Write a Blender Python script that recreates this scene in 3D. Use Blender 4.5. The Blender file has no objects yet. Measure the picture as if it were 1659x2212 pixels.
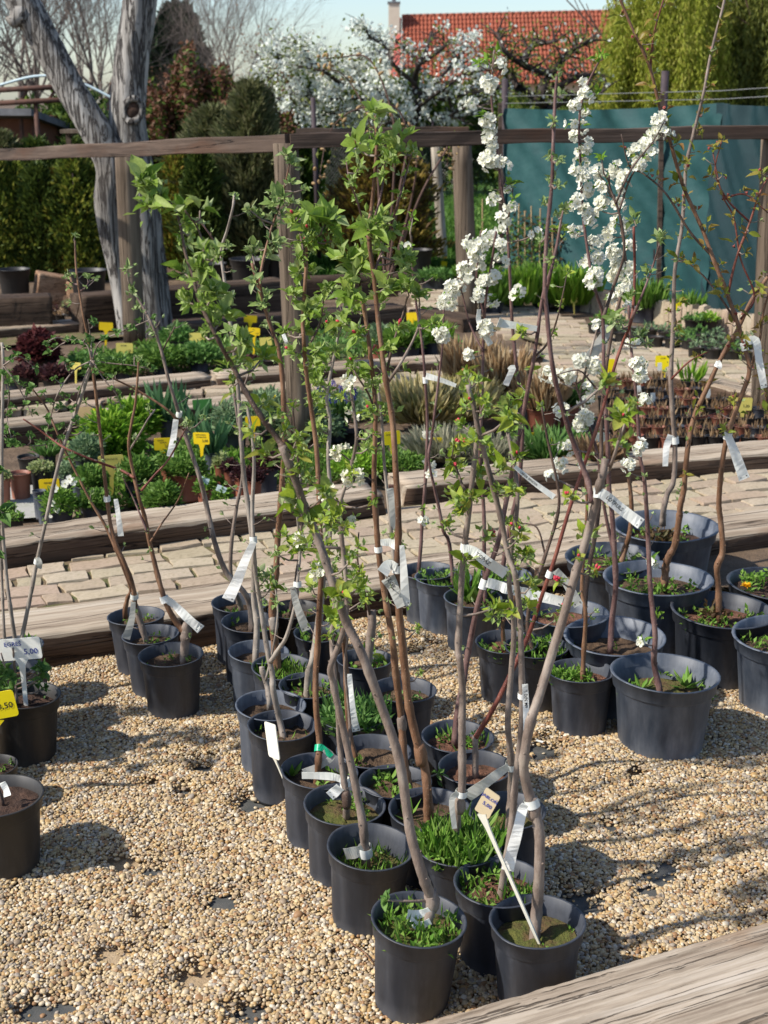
import bpy, math, random
import numpy as np
from mathutils import Vector, Matrix, Quaternion
from math import sin, cos, pi, radians, atan2, sqrt

random.seed(7)
RNG = np.random.default_rng(7)
U = random.uniform
SC = bpy.context.scene
COL = SC.collection

# ------------------------------------------------------------------ camera, sky, sun, exposure
# photo measured on a 1659 x 2212 grid; horizon at y=215, focal length 2950 of those pixels
FPX, CX, CY, HC = 2950.0, 829.5, 1106.0, 1.9
PITCH = math.atan((CY - 215.0) / FPX)
CP, SP = cos(PITCH), sin(PITCH)
cam = bpy.data.cameras.new('camera')
camo = bpy.data.objects.new('camera', cam)
COL.objects.link(camo)
camo.location = (0, 0, HC)
camo.rotation_euler = (pi / 2 - PITCH, 0, 0)
cam.sensor_fit = 'VERTICAL'
cam.sensor_height = 24.0
cam.lens = 24.0 * FPX / 2212.0
cam.clip_start = 0.05
cam.clip_end = 3000
cam.dof.use_dof = True
cam.dof.focus_distance = 3.5
cam.dof.aperture_fstop = 4.8
SC.camera = camo

SUN_EL, SUN_PHI = radians(44), radians(20)
SUNV = Vector((-cos(SUN_EL) * cos(SUN_PHI), -cos(SUN_EL) * sin(SUN_PHI), sin(SUN_EL)))
world = bpy.data.worlds.new('World')
SC.world = world
world.use_nodes = True
wn = world.node_tree
bg = wn.nodes['Background']
sky = wn.nodes.new('ShaderNodeTexSky')
sky.sky_type = 'NISHITA'
sky.sun_disc = False
sky.sun_elevation = SUN_EL
sky.sun_rotation = atan2(SUNV.x, SUNV.y)
sky.air_density = 0.95
sky.dust_density = 0.8
sky.ozone_density = 2.6
wn.links.new(sky.outputs[0], bg.inputs[0])
bg.inputs[1].default_value = 0.12
sun = bpy.data.lights.new('sun', 'SUN')
sun.energy = 4.2
sun.angle = radians(1.2)
sun.color = (1.0, 0.95, 0.87)
suno = bpy.data.objects.new('sun', sun)
COL.objects.link(suno)
suno.rotation_mode = 'QUATERNION'
suno.rotation_quaternion = SUNV.to_track_quat('Z', 'Y')
suno.location = (-6, -2, 8)
SC.view_settings.view_transform = 'Standard'
SC.view_settings.look = 'None'
SC.view_settings.exposure = 0.6
SC.view_settings.gamma = 1.0
SC.cycles.use_denoising = True
SC.cycles.max_bounces = 5
SC.cycles.transparent_max_bounces = 8

# ------------------------------------------------------------------ pixel <-> place
def ray(x, y):
    u = (x - CX) / FPX
    v = (CY - y) / FPX
    return u, CP + v * SP, -SP + v * CP

def at_z(x, y, z):
    d = ray(x, y)
    t = (z - HC) / d[2]
    return Vector((d[0] * t, d[1] * t, z))

def at_Y(x, y, Y):
    d = ray(x, y)
    t = Y / d[1]
    return Vector((d[0] * t, Y, HC + d[2] * t))

def depth(P):
    return P[1] * CP + (HC - P[2]) * SP

def mpp(P):           # metres per photo pixel at P
    return depth(P) / FPX

def proj(P):
    dz = depth(P)
    up = P[1] * SP - (HC - P[2]) * CP
    return CX + P[0] / dz * FPX, CY - up / dz * FPX

# ------------------------------------------------------------------ objects
ORG = {}

def tag(o, label=None, cat=None, group=None, kind=None):
    if label: o['label'] = label
    if cat: o['category'] = cat
    if group: o['group'] = group
    if kind: o['kind'] = kind
    return o

def empty(name, loc):
    o = bpy.data.objects.new(name, None)
    COL.objects.link(o)
    o.location = loc
    o.empty_display_size = 0.05
    ORG[o.name] = Vector(loc)
    return o

def mesh_obj(name, V, F, mats, parent=None, smooth=False, midx=None, rnd=None, me=None):
    V = np.asarray(V, dtype=float).reshape(-1, 3)
    if parent is not None:
        org = ORG[parent.name]
    else:
        org = Vector(((V[:, 0].min() + V[:, 0].max()) / 2, (V[:, 1].min() + V[:, 1].max()) / 2, V[:, 2].min()))
    V = V - np.array(org)
    me = bpy.data.meshes.new(name)
    me.from_pydata(V.tolist(), [], F if isinstance(F, list) else F.tolist())
    if not isinstance(mats, (list, tuple)):
        mats = [mats]
    for m in mats:
        me.materials.append(m)
    n = len(me.polygons)
    if smooth:
        me.polygons.foreach_set('use_smooth', np.ones(n, dtype=bool))
    if midx is not None:
        me.polygons.foreach_set('material_index', np.asarray(midx, dtype=np.int32))
    if rnd is not None:
        a = me.attributes.new('rnd', 'FLOAT', 'POINT')
        a.data.foreach_set('value', np.asarray(rnd, dtype=np.float32))
    me.update()
    o = bpy.data.objects.new(name, me)
    COL.objects.link(o)
    if parent is not None:
        o.parent = parent
    else:
        o.location = org
    ORG[o.name] = org
    return o

def inst(name, me, P, q, s, parent):
    o = bpy.data.objects.new(name, me)
    COL.objects.link(o)
    org = ORG[parent.name]
    o.parent = parent
    o.location = Vector(P) - org
    o.rotation_mode = 'QUATERNION'
    o.rotation_quaternion = q
    o.scale = s if isinstance(s, (tuple, list, Vector)) else (s, s, s)
    return o

class MB:
    def __init__(s):
        s.v, s.f, s.m = [], [], []

    def add(s, V, F, m=0):
        b = len(s.v)
        s.v.extend([tuple(p) for p in V])
        for f in F:
            s.f.append([i + b for i in f])
            s.m.append(m)

    def box(s, c, h, rot=None, m=0):
        P = [Vector((sx * h[0], sy * h[1], sz * h[2])) for sx in (-1, 1) for sy in (-1, 1) for sz in (-1, 1)]
        if rot is not None:
            P = [rot @ p for p in P]
        P = [p + Vector(c) for p in P]
        s.add(P, [(0, 1, 3, 2), (4, 6, 7, 5), (0, 4, 5, 1), (2, 3, 7, 6), (0, 2, 6, 4), (1, 5, 7, 3)], m)

    def tube(s, pts, rad, n=8, m=0, wob=0.0, cap=True):
        pts = [Vector(p) for p in pts]
        k = len(pts)
        if not hasattr(rad, '__len__'):
            rad = [rad] * k
        V = []
        t = (pts[1] - pts[0]).normalized()
        a = t.orthogonal().normalized()
        for i in range(k):
            t = (pts[min(i + 1, k - 1)] - pts[max(i - 1, 0)])
            if t.length < 1e-9: t = Vector((0, 0, 1))
            t.normalize()
            a = (a - t * a.dot(t))
            if a.length < 1e-6: a = t.orthogonal()
            a.normalize()
            b = t.cross(a)
            for j in range(n):
                r = rad[i] * (1 + (U(-wob, wob) if wob else 0))
                V.append(pts[i] + (a * cos(2 * pi * j / n) + b * sin(2 * pi * j / n)) * r)
        F = []
        for i in range(k - 1):
            for j in range(n):
                F.append((i * n + j, i * n + (j + 1) % n, (i + 1) * n + (j + 1) % n, (i + 1) * n + j))
        if cap:
            F.append(tuple(reversed(range(n))))
            F.append(tuple((k - 1) * n + j for j in range(n)))
        s.add(V, F, m)

    def lathe(s, prof, n=32, c=(0, 0, 0), m=0, rot=None, wob=None):
        V = []
        for (r, z) in prof:
            for j in range(n):
                a = 2 * pi * j / n
                rr = r * (1 + (wob(a, z) if wob else 0))
                p = Vector((rr * cos(a), rr * sin(a), z))
                if rot is not None: p = rot @ p
                V.append(p + Vector(c))
        F = []
        for i in range(len(prof) - 1):
            for j in range(n):
                F.append((i * n + j, i * n + (j + 1) % n, (i + 1) * n + (j + 1) % n, (i + 1) * n + j))
        s.add(V, F, m)

    def build(s, name, mats, parent=None, smooth=False):
        return mesh_obj(name, s.v, s.f, mats, parent, smooth, s.m)

def cat(pts, per=6):                         # Catmull-Rom through tuples
    P = [np.array(p, dtype=float) for p in pts]
    if len(P) < 3:
        return [P[0] + (P[1] - P[0]) * i / per for i in range(per + 1)]
    P = [2 * P[0] - P[1]] + P + [2 * P[-1] - P[-2]]
    out = []
    for i in range(1, len(P) - 2):
        for k in range(per):
            t = k / per
            out.append(0.5 * ((2 * P[i]) + (-P[i - 1] + P[i + 1]) * t + (2 * P[i - 1] - 5 * P[i] + 4 * P[i + 1] - P[i + 2]) * t * t + (-P[i - 1] + 3 * P[i] - 3 * P[i + 1] + P[i + 2]) * t ** 3))
    out.append(P[-2])
    return out

def leaf_arrays(C, D, N, L, Wd, fold=0.15, rows=1):
    """many leaves as folded quads pairs: C base points, D directions, N normals, L lengths, Wd widths"""
    C, D, N = (np.asarray(a, dtype=float) for a in (C, D, N))
    n = len(C)
    D = D / np.maximum(np.linalg.norm(D, axis=1, keepdims=True), 1e-9)
    S = np.cross(D, N)
    S /= np.maximum(np.linalg.norm(S, axis=1, keepdims=True), 1e-9)
    N = np.cross(S, D)
    L = np.broadcast_to(np.asarray(L, dtype=float), (n,))[:, None]
    Wd = np.broadcast_to(np.asarray(Wd, dtype=float), (n,))[:, None]
    v0 = C
    v1 = C + D * L * 0.5 + S * Wd * 0.5 + N * L * fold
    v2 = C + D * L
    v3 = C + D * L * 0.5 - S * Wd * 0.5 + N * L * fold
    V = np.stack([v0, v1, v2, v3], axis=1).reshape(-1, 3)
    b = np.arange(n)[:, None] * 4
    F = np.concatenate([b + np.array([[0, 1, 2]]), b + np.array([[0, 2, 3]])], axis=1).reshape(-1, 3)
    r = np.repeat(RNG.random(n), 4)
    return V, F, r

def leafcloud(name, C, D, N, L, Wd, mat, parent=None, fold=0.15, kind='stuff'):
    V, F, r = leaf_arrays(C, D, N, L, Wd, fold)
    o = mesh_obj(name, V, F, mat, parent, False, None, r)
    if kind: o['kind'] = kind
    return o

def rdir(n, up=0.0):
    d = RNG.normal(size=(n, 3))
    d /= np.linalg.norm(d, axis=1, keepdims=True)
    d[:, 2] += up
    return d / np.linalg.norm(d, axis=1, keepdims=True)

# ------------------------------------------------------------------ materials
def newmat(name):
    m = bpy.data.materials.new(name)
    m.use_nodes = True
    nt = m.node_tree
    return m, nt, nt.nodes['Principled BSDF']

def ramp(nt, cols, pos=None):
    r = nt.nodes.new('ShaderNodeValToRGB')
    e = r.color_ramp.elements
    n = len(cols)
    while len(e) < n: e.new(0.5)
    for i, c in enumerate(cols):
        e[i].position = pos[i] if pos else i / max(1, n - 1)
        e[i].color = (*c, 1)
    return r

def noise_src(nt, scale, detail=5, rough=0.6, coord='Object', stretch=None, dist=0.0):
    tc = nt.nodes.new('ShaderNodeTexCoord')
    no = nt.nodes.new('ShaderNodeTexNoise')
    no.inputs['Scale'].default_value = scale
    no.inputs['Detail'].default_value = detail
    no.inputs['Roughness'].default_value = rough
    no.inputs['Distortion'].default_value = dist
    src = tc.outputs[coord]
    if stretch:
        mp = nt.nodes.new('ShaderNodeMapping')
        mp.inputs['Scale'].default_value = stretch
        nt.links.new(src, mp.inputs['Vector'])
        src = mp.outputs[0]
    nt.links.new(src, no.inputs['Vector'])
    return no

def bump(nt, bs, src, strength=0.3, dist=0.01):
    b = nt.nodes.new('ShaderNodeBump')
    b.inputs['Strength'].default_value = strength
    b.inputs['Distance'].default_value = dist
    nt.links.new(src, b.inputs['Height'])
    nt.links.new(b.outputs[0], bs.inputs['Normal'])
    return b

def mat_noise(name, cols, scale=6, rough=0.8, bstr=0.3, bdist=0.01, bscale=None, pos=None, stretch=None, detail=5, dist=0.0, spec=0.3):
    m, nt, bs = newmat(name)
    no = noise_src(nt, scale, detail, 0.62, 'Object', stretch, dist)
    r = ramp(nt, cols, pos or [0.3 + 0.4 * i / max(1, len(cols) - 1) for i in range(len(cols))])
    nt.links.new(no.outputs[0], r.inputs[0])
    nt.links.new(r.outputs[0], bs.inputs['Base Color'])
    bs.inputs['Roughness'].default_value = rough
    bs.inputs['Specular IOR Level'].default_value = spec
    if bstr:
        n2 = noise_src(nt, bscale or scale * 3, 6, 0.65, 'Object', stretch, dist)
        bump(nt, bs, n2.outputs[0], bstr, bdist)
    return m

def mat_leaf(name, cols, trans=0.35, rough=0.5, use='rnd', nscale=3.0):
    """leaf colour by a random value per leaf (or per object), slightly translucent"""
    m, nt, bs = newmat(name)
    if use == 'obj':
        src = nt.nodes.new('ShaderNodeObjectInfo').outputs['Random']
    else:
        a = nt.nodes.new('ShaderNodeAttribute')
        a.attribute_name = 'rnd'
        src = a.outputs['Fac']
    r = ramp(nt, cols)
    nt.links.new(src, r.inputs[0])
    col = r.outputs[0]
    if use == 'obj':
        no = noise_src(nt, nscale, 3)
        mx = nt.nodes.new('ShaderNodeMix'); mx.data_type = 'RGBA'; mx.blend_type = 'MULTIPLY'
        mx.inputs[0].default_value = 0.5
        r2 = ramp(nt, [(0.6, 0.65, 0.5), (1.25, 1.2, 1.1)], [0.35, 0.65])
        nt.links.new(no.outputs[0], r2.inputs[0])
        nt.links.new(col, mx.inputs[6]); nt.links.new(r2.outputs[0], mx.inputs[7])
        col = mx.outputs[2]
    nt.links.new(col, bs.inputs['Base Color'])
    bs.inputs['Roughness'].default_value = rough
    bs.inputs['Specular IOR Level'].default_value = 0.2
    tr = nt.nodes.new('ShaderNodeBsdfTranslucent')
    nt.links.new(col, tr.inputs[0])
    mix = nt.nodes.new('ShaderNodeMixShader')
    mix.inputs[0].default_value = trans
    nt.links.new(bs.outputs[0], mix.inputs[1])
    nt.links.new(tr.outputs[0], mix.inputs[2])
    nt.links.new(mix.outputs[0], nt.nodes['Material Output'].inputs[0])
    return m

def mat_flat(name, col, rough=0.5, spec=0.3, metal=0.0, var=0.12, scale=8):
    c2 = tuple(min(1, c * (1 + var)) for c in col)
    c1 = tuple(c * (1 - var) for c in col)
    m = mat_noise(name, [c1, c2], scale, rough, 0.0, spec=spec)
    m.node_tree.nodes['Principled BSDF'].inputs['Metallic'].default_value = metal
    return m

M = {}
# --- plastic of the nursery pots: charcoal with dust and scuffs
def mat_pot(name, base, dust, amt):
    m, nt, bs = newmat(name)
    n1 = noise_src(nt, 5, 6, 0.6)
    n2 = noise_src(nt, 26, 4, 0.6, 'Object', (1, 1, 0.25))
    mul = nt.nodes.new('ShaderNodeMath'); mul.operation = 'MULTIPLY'
    nt.links.new(n1.outputs[0], mul.inputs[0]); nt.links.new(n2.outputs[0], mul.inputs[1])
    r = ramp(nt, [base, tuple(b + (d - b) * amt for b, d in zip(base, dust)), dust], [0.13, 0.28, 0.52])
    nt.links.new(mul.outputs[0], r.inputs[0])
    oi = nt.nodes.new('ShaderNodeObjectInfo')
    mm = nt.nodes.new('ShaderNodeMapRange'); mm.inputs[3].default_value = 0.75; mm.inputs[4].default_value = 1.3
    nt.links.new(oi.outputs['Random'], mm.inputs[0])
    mx = nt.nodes.new('ShaderNodeMix'); mx.data_type = 'RGBA'; mx.blend_type = 'MULTIPLY'; mx.inputs[0].default_value = 1
    nt.links.new(r.outputs[0], mx.inputs[6]); nt.links.new(mm.outputs[0], mx.inputs[7])
    tc = nt.nodes.new('ShaderNodeTexCoord'); sx = nt.nodes.new('ShaderNodeSeparateXYZ'); nt.links.new(tc.outputs['Object'], sx.inputs[0])
    ft = nt.nodes.new('ShaderNodeMapRange'); ft.inputs[1].default_value = 0.0; ft.inputs[2].default_value = 0.06; ft.inputs[3].default_value = 0.9; ft.inputs[4].default_value = 0.0
    nt.links.new(sx.outputs[2], ft.inputs[0])
    n3 = noise_src(nt, 11, 5, 0.7, 'Object', (1, 1, 0.12))
    r3 = ramp(nt, [(0, 0, 0), (1, 1, 1)], [0.45, 0.75]); nt.links.new(n3.outputs[0], r3.inputs[0])
    m1 = nt.nodes.new('ShaderNodeMath'); m1.operation = 'MULTIPLY'; nt.links.new(ft.outputs[0], m1.inputs[0]); nt.links.new(n1.outputs[0], m1.inputs[1])
    m2 = nt.nodes.new('ShaderNodeMath'); m2.operation = 'MULTIPLY_ADD'; m2.inputs[1].default_value = 0.28; nt.links.new(r3.outputs[0], m2.inputs[0]); nt.links.new(m1.outputs[0], m2.inputs[2]); m2.use_clamp = True
    md = nt.nodes.new('ShaderNodeMix'); md.data_type = 'RGBA'; nt.links.new(m2.outputs[0], md.inputs[0]); nt.links.new(mx.outputs[2], md.inputs[6]); md.inputs[7].default_value = (dust[0] * 1.1, dust[1] * 1.02, dust[2] * .92, 1)
    nt.links.new(md.outputs[2], bs.inputs['Base Color'])
    rr = nt.nodes.new('ShaderNodeMapRange'); rr.inputs[3].default_value = 0.38; rr.inputs[4].default_value = 0.72
    nt.links.new(n1.outputs[0], rr.inputs[0]); nt.links.new(rr.outputs[0], bs.inputs['Roughness'])
    bump(nt, bs, n2.outputs[0], 0.06, 0.004)
    return m
M['pot'] = mat_pot('pot_charcoal', (0.011, 0.0145, 0.023), (0.125, 0.135, 0.16), 0.17)
M['pot_blue'] = mat_pot('pot_blue_grey', (0.024, 0.034, 0.052), (0.20, 0.215, 0.245), 0.28)
M['pot_black'] = mat_pot('pot_black', (0.012, 0.011, 0.011), (0.06, 0.055, 0.05), 0.14)
M['terracotta'] = mat_pot('pot_terracotta', (0.22, 0.062, 0.034), (0.38, 0.18, 0.12), 0.3)
M['soil'] = mat_noise('soil', [(0.035, 0.022, 0.014), (0.11, 0.068, 0.04), (0.19, 0.125, 0.075)], 14, 0.95, 0.9, 0.02, 60)
M['soil_dark'] = mat_noise('soil_dark', [(0.02, 0.012, 0.009), (0.06, 0.034, 0.024), (0.11, 0.06, 0.04)], 16, 0.95, 0.9, 0.02, 60)
M['soil_red'] = mat_noise('soil_bark', [(0.05, 0.028, 0.018), (0.16, 0.075, 0.045), (0.27, 0.13, 0.085)], 30, 0.95, 0.9, 0.02, 80)
M['moss_soil'] = mat_noise('soil_moss', [(0.045, 0.03, 0.016), (0.12, 0.075, 0.035), (0.10, 0.11, 0.025), (0.17, 0.16, 0.04)], 12, 0.95, 0.9, 0.02, 60)
def mat_bark(name, cols, sc=30):
    m, nt, bs = newmat(name)
    no = noise_src(nt, sc, 5, 0.6, 'Object', (1, 1, 0.35))
    r = ramp(nt, cols, [0.3 + 0.4 * i / (len(cols) - 1) for i in range(len(cols))])
    nt.links.new(no.outputs[0], r.inputs[0])
    vo = nt.nodes.new('ShaderNodeTexVoronoi'); vo.inputs['Scale'].default_value = 170
    tc = nt.nodes.new('ShaderNodeTexCoord'); nt.links.new(tc.outputs['Object'], vo.inputs['Vector'])
    lt = nt.nodes.new('ShaderNodeMath'); lt.operation = 'LESS_THAN'; lt.inputs[1].default_value = 0.16
    nt.links.new(vo.outputs['Distance'], lt.inputs[0])
    ml = nt.nodes.new('ShaderNodeMath'); ml.operation = 'MULTIPLY'; ml.inputs[1].default_value = 0.5
    nt.links.new(lt.outputs[0], ml.inputs[0])
    mx = nt.nodes.new('ShaderNodeMix'); mx.data_type = 'RGBA'
    nt.links.new(ml.outputs[0], mx.inputs[0])
    nt.links.new(r.outputs[0], mx.inputs[6]); mx.inputs[7].default_value = (0.36, 0.30, 0.24, 1)
    nt.links.new(mx.outputs[2], bs.inputs['Base Color'])
    bs.inputs['Roughness'].default_value = 0.6
    bs.inputs['Specular IOR Level'].default_value = 0.3
    n2 = noise_src(nt, 90, 5, 0.6, 'Object', (1, 1, 0.5))
    bump(nt, bs, n2.outputs[0], 0.5, 0.004)
    return m
M['bk_grey'] = mat_bark('bark_grey_brown', [(0.085, 0.062, 0.048), (0.20, 0.15, 0.12), (0.33, 0.27, 0.22)])
M['bk_brown'] = mat_bark('bark_warm_brown', [(0.07, 0.036, 0.02), (0.17, 0.085, 0.045), (0.27, 0.155, 0.09)])
M['bk_dark'] = mat_bark('bark_dark_brown', [(0.038, 0.024, 0.018), (0.095, 0.06, 0.044), (0.17, 0.115, 0.085)])
M['bk_purple'] = mat_bark('bark_purple_brown', [(0.055, 0.028, 0.026), (0.125, 0.066, 0.058), (0.22, 0.14, 0.12)])
M['bk_red'] = mat_bark('bark_red_brown', [(0.07, 0.018, 0.014), (0.16, 0.045, 0.03), (0.25, 0.10, 0.065)])
M['bk_pale'] = mat_bark('bark_pale_grey', [(0.13, 0.105, 0.085), (0.27, 0.225, 0.185), (0.40, 0.35, 0.29)])
# leaves of the saplings (per object)
M['apple'] = mat_leaf('apple_leaf', [(0.14, 0.24, 0.03), (0.21, 0.33, 0.045), (0.28, 0.39, 0.075), (0.37, 0.45, 0.18), (0.34, 0.43, 0.07)], 0.45, 0.45, 'obj', 14)
M['apple_bright'] = mat_leaf('apple_leaf_bright', [(0.20, 0.29, 0.025), (0.29, 0.39, 0.035), (0.38, 0.46, 0.06), (0.34, 0.41, 0.10), (0.44, 0.42, 0.08)], 0.45, 0.45, 'obj', 14)
M['apple_grey'] = mat_leaf('apple_leaf_downy', [(0.16, 0.24, 0.06), (0.24, 0.33, 0.10), (0.32, 0.41, 0.16), (0.40, 0.46, 0.25)], 0.36, 0.6, 'obj', 14)
M['cherry'] = mat_leaf('cherry_leaf', [(0.15, 0.20, 0.025), (0.23, 0.27, 0.035), (0.27, 0.21, 0.045), (0.22, 0.11, 0.04)], 0.38, 0.4, 'obj', 14)
M['plum_leaf'] = mat_leaf('plum_leaf', [(0.10, 0.21, 0.02), (0.17, 0.32, 0.03), (0.24, 0.38, 0.05)], 0.4, 0.45, 'obj', 14)
M['currant'] = mat_leaf('currant_leaf', [(0.06, 0.14, 0.03), (0.11, 0.21, 0.05), (0.16, 0.28, 0.07)], 0.33, 0.5, 'obj', 14)
M['petal'] = mat_leaf('white_petal', [(0.80, 0.785, 0.70), (0.86, 0.85, 0.79)], 0.35, 0.6, 'obj', 14)
M['cream'] = mat_leaf('cream_petal', [(0.76, 0.73, 0.60), (0.82, 0.80, 0.70)], 0.28, 0.6, 'obj', 14)
M['stamen'] = mat_flat('stamen', (0.42, 0.40, 0.10))
M['bud'] = mat_flat('red_bud', (0.50, 0.045, 0.07), 0.45, var=0.3)
M['spent'] = mat_flat('spent_bloom', (0.27, 0.065, 0.05), 0.6, var=0.3)
def lf(name, cols, t=0.3, rough=0.55): M[name] = mat_leaf(name, cols, t, rough)
lf('weed', [(0.07, 0.16, 0.018), (0.13, 0.27, 0.03), (0.21, 0.34, 0.06), (0.16, 0.25, 0.06)])
lf('weed_soft', [(0.08, 0.18, 0.04), (0.13, 0.26, 0.06), (0.20, 0.33, 0.10)], 0.35)
lf('mound', [(0.07, 0.15, 0.025), (0.13, 0.24, 0.04), (0.20, 0.32, 0.07)], 0.35)
lf('lime', [(0.12, 0.26, 0.02), (0.20, 0.36, 0.03), (0.29, 0.43, 0.05)])
lf('sage', [(0.12, 0.19, 0.09), (0.19, 0.28, 0.14), (0.28, 0.36, 0.20)])
lf('sedum', [(0.20, 0.26, 0.08), (0.29, 0.34, 0.13), (0.38, 0.40, 0.20)])
lf('iris', [(0.08, 0.17, 0.07), (0.12, 0.24, 0.10), (0.18, 0.31, 0.15)])
lf('purple_leaf', [(0.035, 0.018, 0.02), (0.075, 0.028, 0.03), (0.12, 0.05, 0.045)])
lf('heuchera', [(0.05, 0.014, 0.016), (0.10, 0.025, 0.028), (0.16, 0.05, 0.045)])
lf('straw', [(0.34, 0.29, 0.11), (0.50, 0.42, 0.19), (0.58, 0.50, 0.28), (0.34, 0.35, 0.13)], 0.4)
lf('bluegrass', [(0.26, 0.27, 0.17), (0.38, 0.37, 0.25), (0.46, 0.43, 0.31)], 0.4)
lf('rust', [(0.34, 0.20, 0.10), (0.46, 0.32, 0.17), (0.52, 0.42, 0.26)], 0.4)
lf('dry', [(0.16, 0.095, 0.05), (0.27, 0.17, 0.09), (0.36, 0.25, 0.14)])
lf('muscari', [(0.035, 0.03, 0.20), (0.06, 0.055, 0.33), (0.12, 0.11, 0.42)])
lf('whiteflower', [(0.72, 0.72, 0.72), (0.82, 0.82, 0.80)])
lf('thuja', [(0.08, 0.12, 0.02), (0.16, 0.21, 0.03), (0.27, 0.31, 0.05), (0.36, 0.33, 0.06)], 0.3)
lf('thuja_dark', [(0.035, 0.06, 0.014), (0.065, 0.10, 0.02), (0.12, 0.16, 0.03)], 0.25)
lf('juniper', [(0.09, 0.11, 0.04), (0.16, 0.17, 0.07), (0.23, 0.22, 0.11)], 0.25)
lf('golden', [(0.11, 0.10, 0.02), (0.21, 0.155, 0.03), (0.30, 0.20, 0.04)], 0.25)
lf('browning', [(0.075, 0.045, 0.022), (0.12, 0.07, 0.03), (0.08, 0.075, 0.02)], 0.2)
lf('hedge_dry', [(0.10, 0.04, 0.022), (0.17, 0.075, 0.04), (0.22, 0.12, 0.075)], 0.25)
lf('hedge_green', [(0.03, 0.065, 0.013), (0.07, 0.12, 0.018), (0.13, 0.18, 0.025)], 0.25)
lf('spruce', [(0.010, 0.026, 0.015), (0.022, 0.045, 0.022), (0.04, 0.065, 0.03)], 0.1)
lf('willow', [(0.22, 0.26, 0.03), (0.33, 0.37, 0.045), (0.42, 0.45, 0.07), (0.44, 0.40, 0.09)], 0.45)
lf('cedar', [(0.10, 0.12, 0.025), (0.17, 0.19, 0.035), (0.25, 0.26, 0.055)], 0.35)
lf('cedar_brown', [(0.06, 0.048, 0.018), (0.11, 0.085, 0.03), (0.18, 0.15, 0.05)], 0.25)
lf('youngleaf', [(0.12, 0.15, 0.03), (0.19, 0.23, 0.04), (0.27, 0.30, 0.08)], 0.35)
lf('blossom', [(0.68, 0.70, 0.62), (0.80, 0.82, 0.75), (0.74, 0.78, 0.64)], 0.3)
lf('lawn_blade', [(0.055, 0.14, 0.02), (0.09, 0.20, 0.03), (0.13, 0.25, 0.045)], 0.3)
lf('redbud_twig', [(0.24, 0.11, 0.07), (0.33, 0.17, 0.10), (0.40, 0.24, 0.16)], 0.2)
lf('pod', [(0.40, 0.27, 0.13), (0.52, 0.38, 0.20)], 0.25)
M['tw_grey'] = mat_flat('twig_grey', (0.17, 0.14, 0.12), 0.8)
M['tw_brown'] = mat_flat('twig_brown', (0.10, 0.058, 0.045), 0.8)
M['tw_dark'] = mat_flat('twig_dark', (0.045, 0.033, 0.027), 0.8)
# timber
def mat_timber(name, c_lo, c_mid, c_hi, stain, sc=1.0, bs_=0.7, vert=False, crack=0.010):
    def st(k, w): return (w, w, k) if vert else (k, w, w)
    m, nt, bs = newmat(name)
    n1 = noise_src(nt, 9 * sc, 8, 0.68, 'Object', st(0.10, 1.6), 0.4)
    r1 = ramp(nt, [c_lo, c_mid, c_hi], [0.33, 0.52, 0.70])
    nt.links.new(n1.outputs[0], r1.inputs[0])
    n2 = noise_src(nt, 2.6 * sc, 5, 0.6, 'Object', st(0.5, 1.4), 0.6)
    r2 = ramp(nt, [(0, 0, 0), (1, 1, 1)], [0.54, 0.68])
    nt.links.new(n2.outputs[0], r2.inputs[0])
    mx = nt.nodes.new('ShaderNodeMix'); mx.data_type = 'RGBA'
    mul = nt.nodes.new('ShaderNodeMath'); mul.operation = 'MULTIPLY'; mul.inputs[1].default_value = 0.7
    nt.links.new(r2.outputs[0], mul.inputs[0]); nt.links.new(mul.outputs[0], mx.inputs[0])
    nt.links.new(r1.outputs[0], mx.inputs[6]); mx.inputs[7].default_value = (*stain, 1)
    # long drying cracks
    n3 = noise_src(nt, 5 * sc, 5, 0.55, 'Object', st(0.06, 2.3), 0.25)
    ab = nt.nodes.new('ShaderNodeMath'); ab.operation = 'SUBTRACT'; ab.inputs[1].default_value = 0.5
    nt.links.new(n3.outputs[0], ab.inputs[0])
    a2 = nt.nodes.new('ShaderNodeMath'); a2.operation = 'ABSOLUTE'; nt.links.new(ab.outputs[0], a2.inputs[0])
    cr = ramp(nt, [(0, 0, 0), (1, 1, 1)], [0.0, crack])
    nt.links.new(a2.outputs[0], cr.inputs[0])
    mc = nt.nodes.new('ShaderNodeMix'); mc.data_type = 'RGBA'
    nt.links.new(cr.outputs[0], mc.inputs[0])
    mc.inputs[6].default_value = (c_lo[0] * 0.6, c_lo[1] * 0.58, c_lo[2] * 0.55, 1)
    nt.links.new(mx.outputs[2], mc.inputs[7])
    n5 = noise_src(nt, 46 * sc, 6, 0.6, 'Object', st(0.035, 1.5), 0.15)
    r5 = ramp(nt, [(0.55, 0.53, 0.50), (1.0, 1.0, 1.0), (1.12, 1.12, 1.12)], [0.34, 0.52, 0.68])
    nt.links.new(n5.outputs[0], r5.inputs[0])
    mg = nt.nodes.new('ShaderNodeMix'); mg.data_type = 'RGBA'; mg.blend_type = 'MULTIPLY'; mg.inputs[0].default_value = 0.75
    nt.links.new(mc.outputs[2], mg.inputs[6]); nt.links.new(r5.outputs[0], mg.inputs[7])
    nt.links.new(mg.outputs[2], bs.inputs['Base Color'])
    bs.inputs['Roughness'].default_value = 0.85
    bs.inputs['Specular IOR Level'].default_value = 0.2
    ad = nt.nodes.new('ShaderNodeMath'); ad.operation = 'MULTIPLY_ADD'; ad.inputs[1].default_value = 0.45
    nt.links.new(n5.outputs[0], ad.inputs[0]); nt.links.new(cr.outputs[0], ad.inputs[2])
    bump(nt, bs, ad.outputs[0], bs_, 0.012)
    return m
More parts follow.
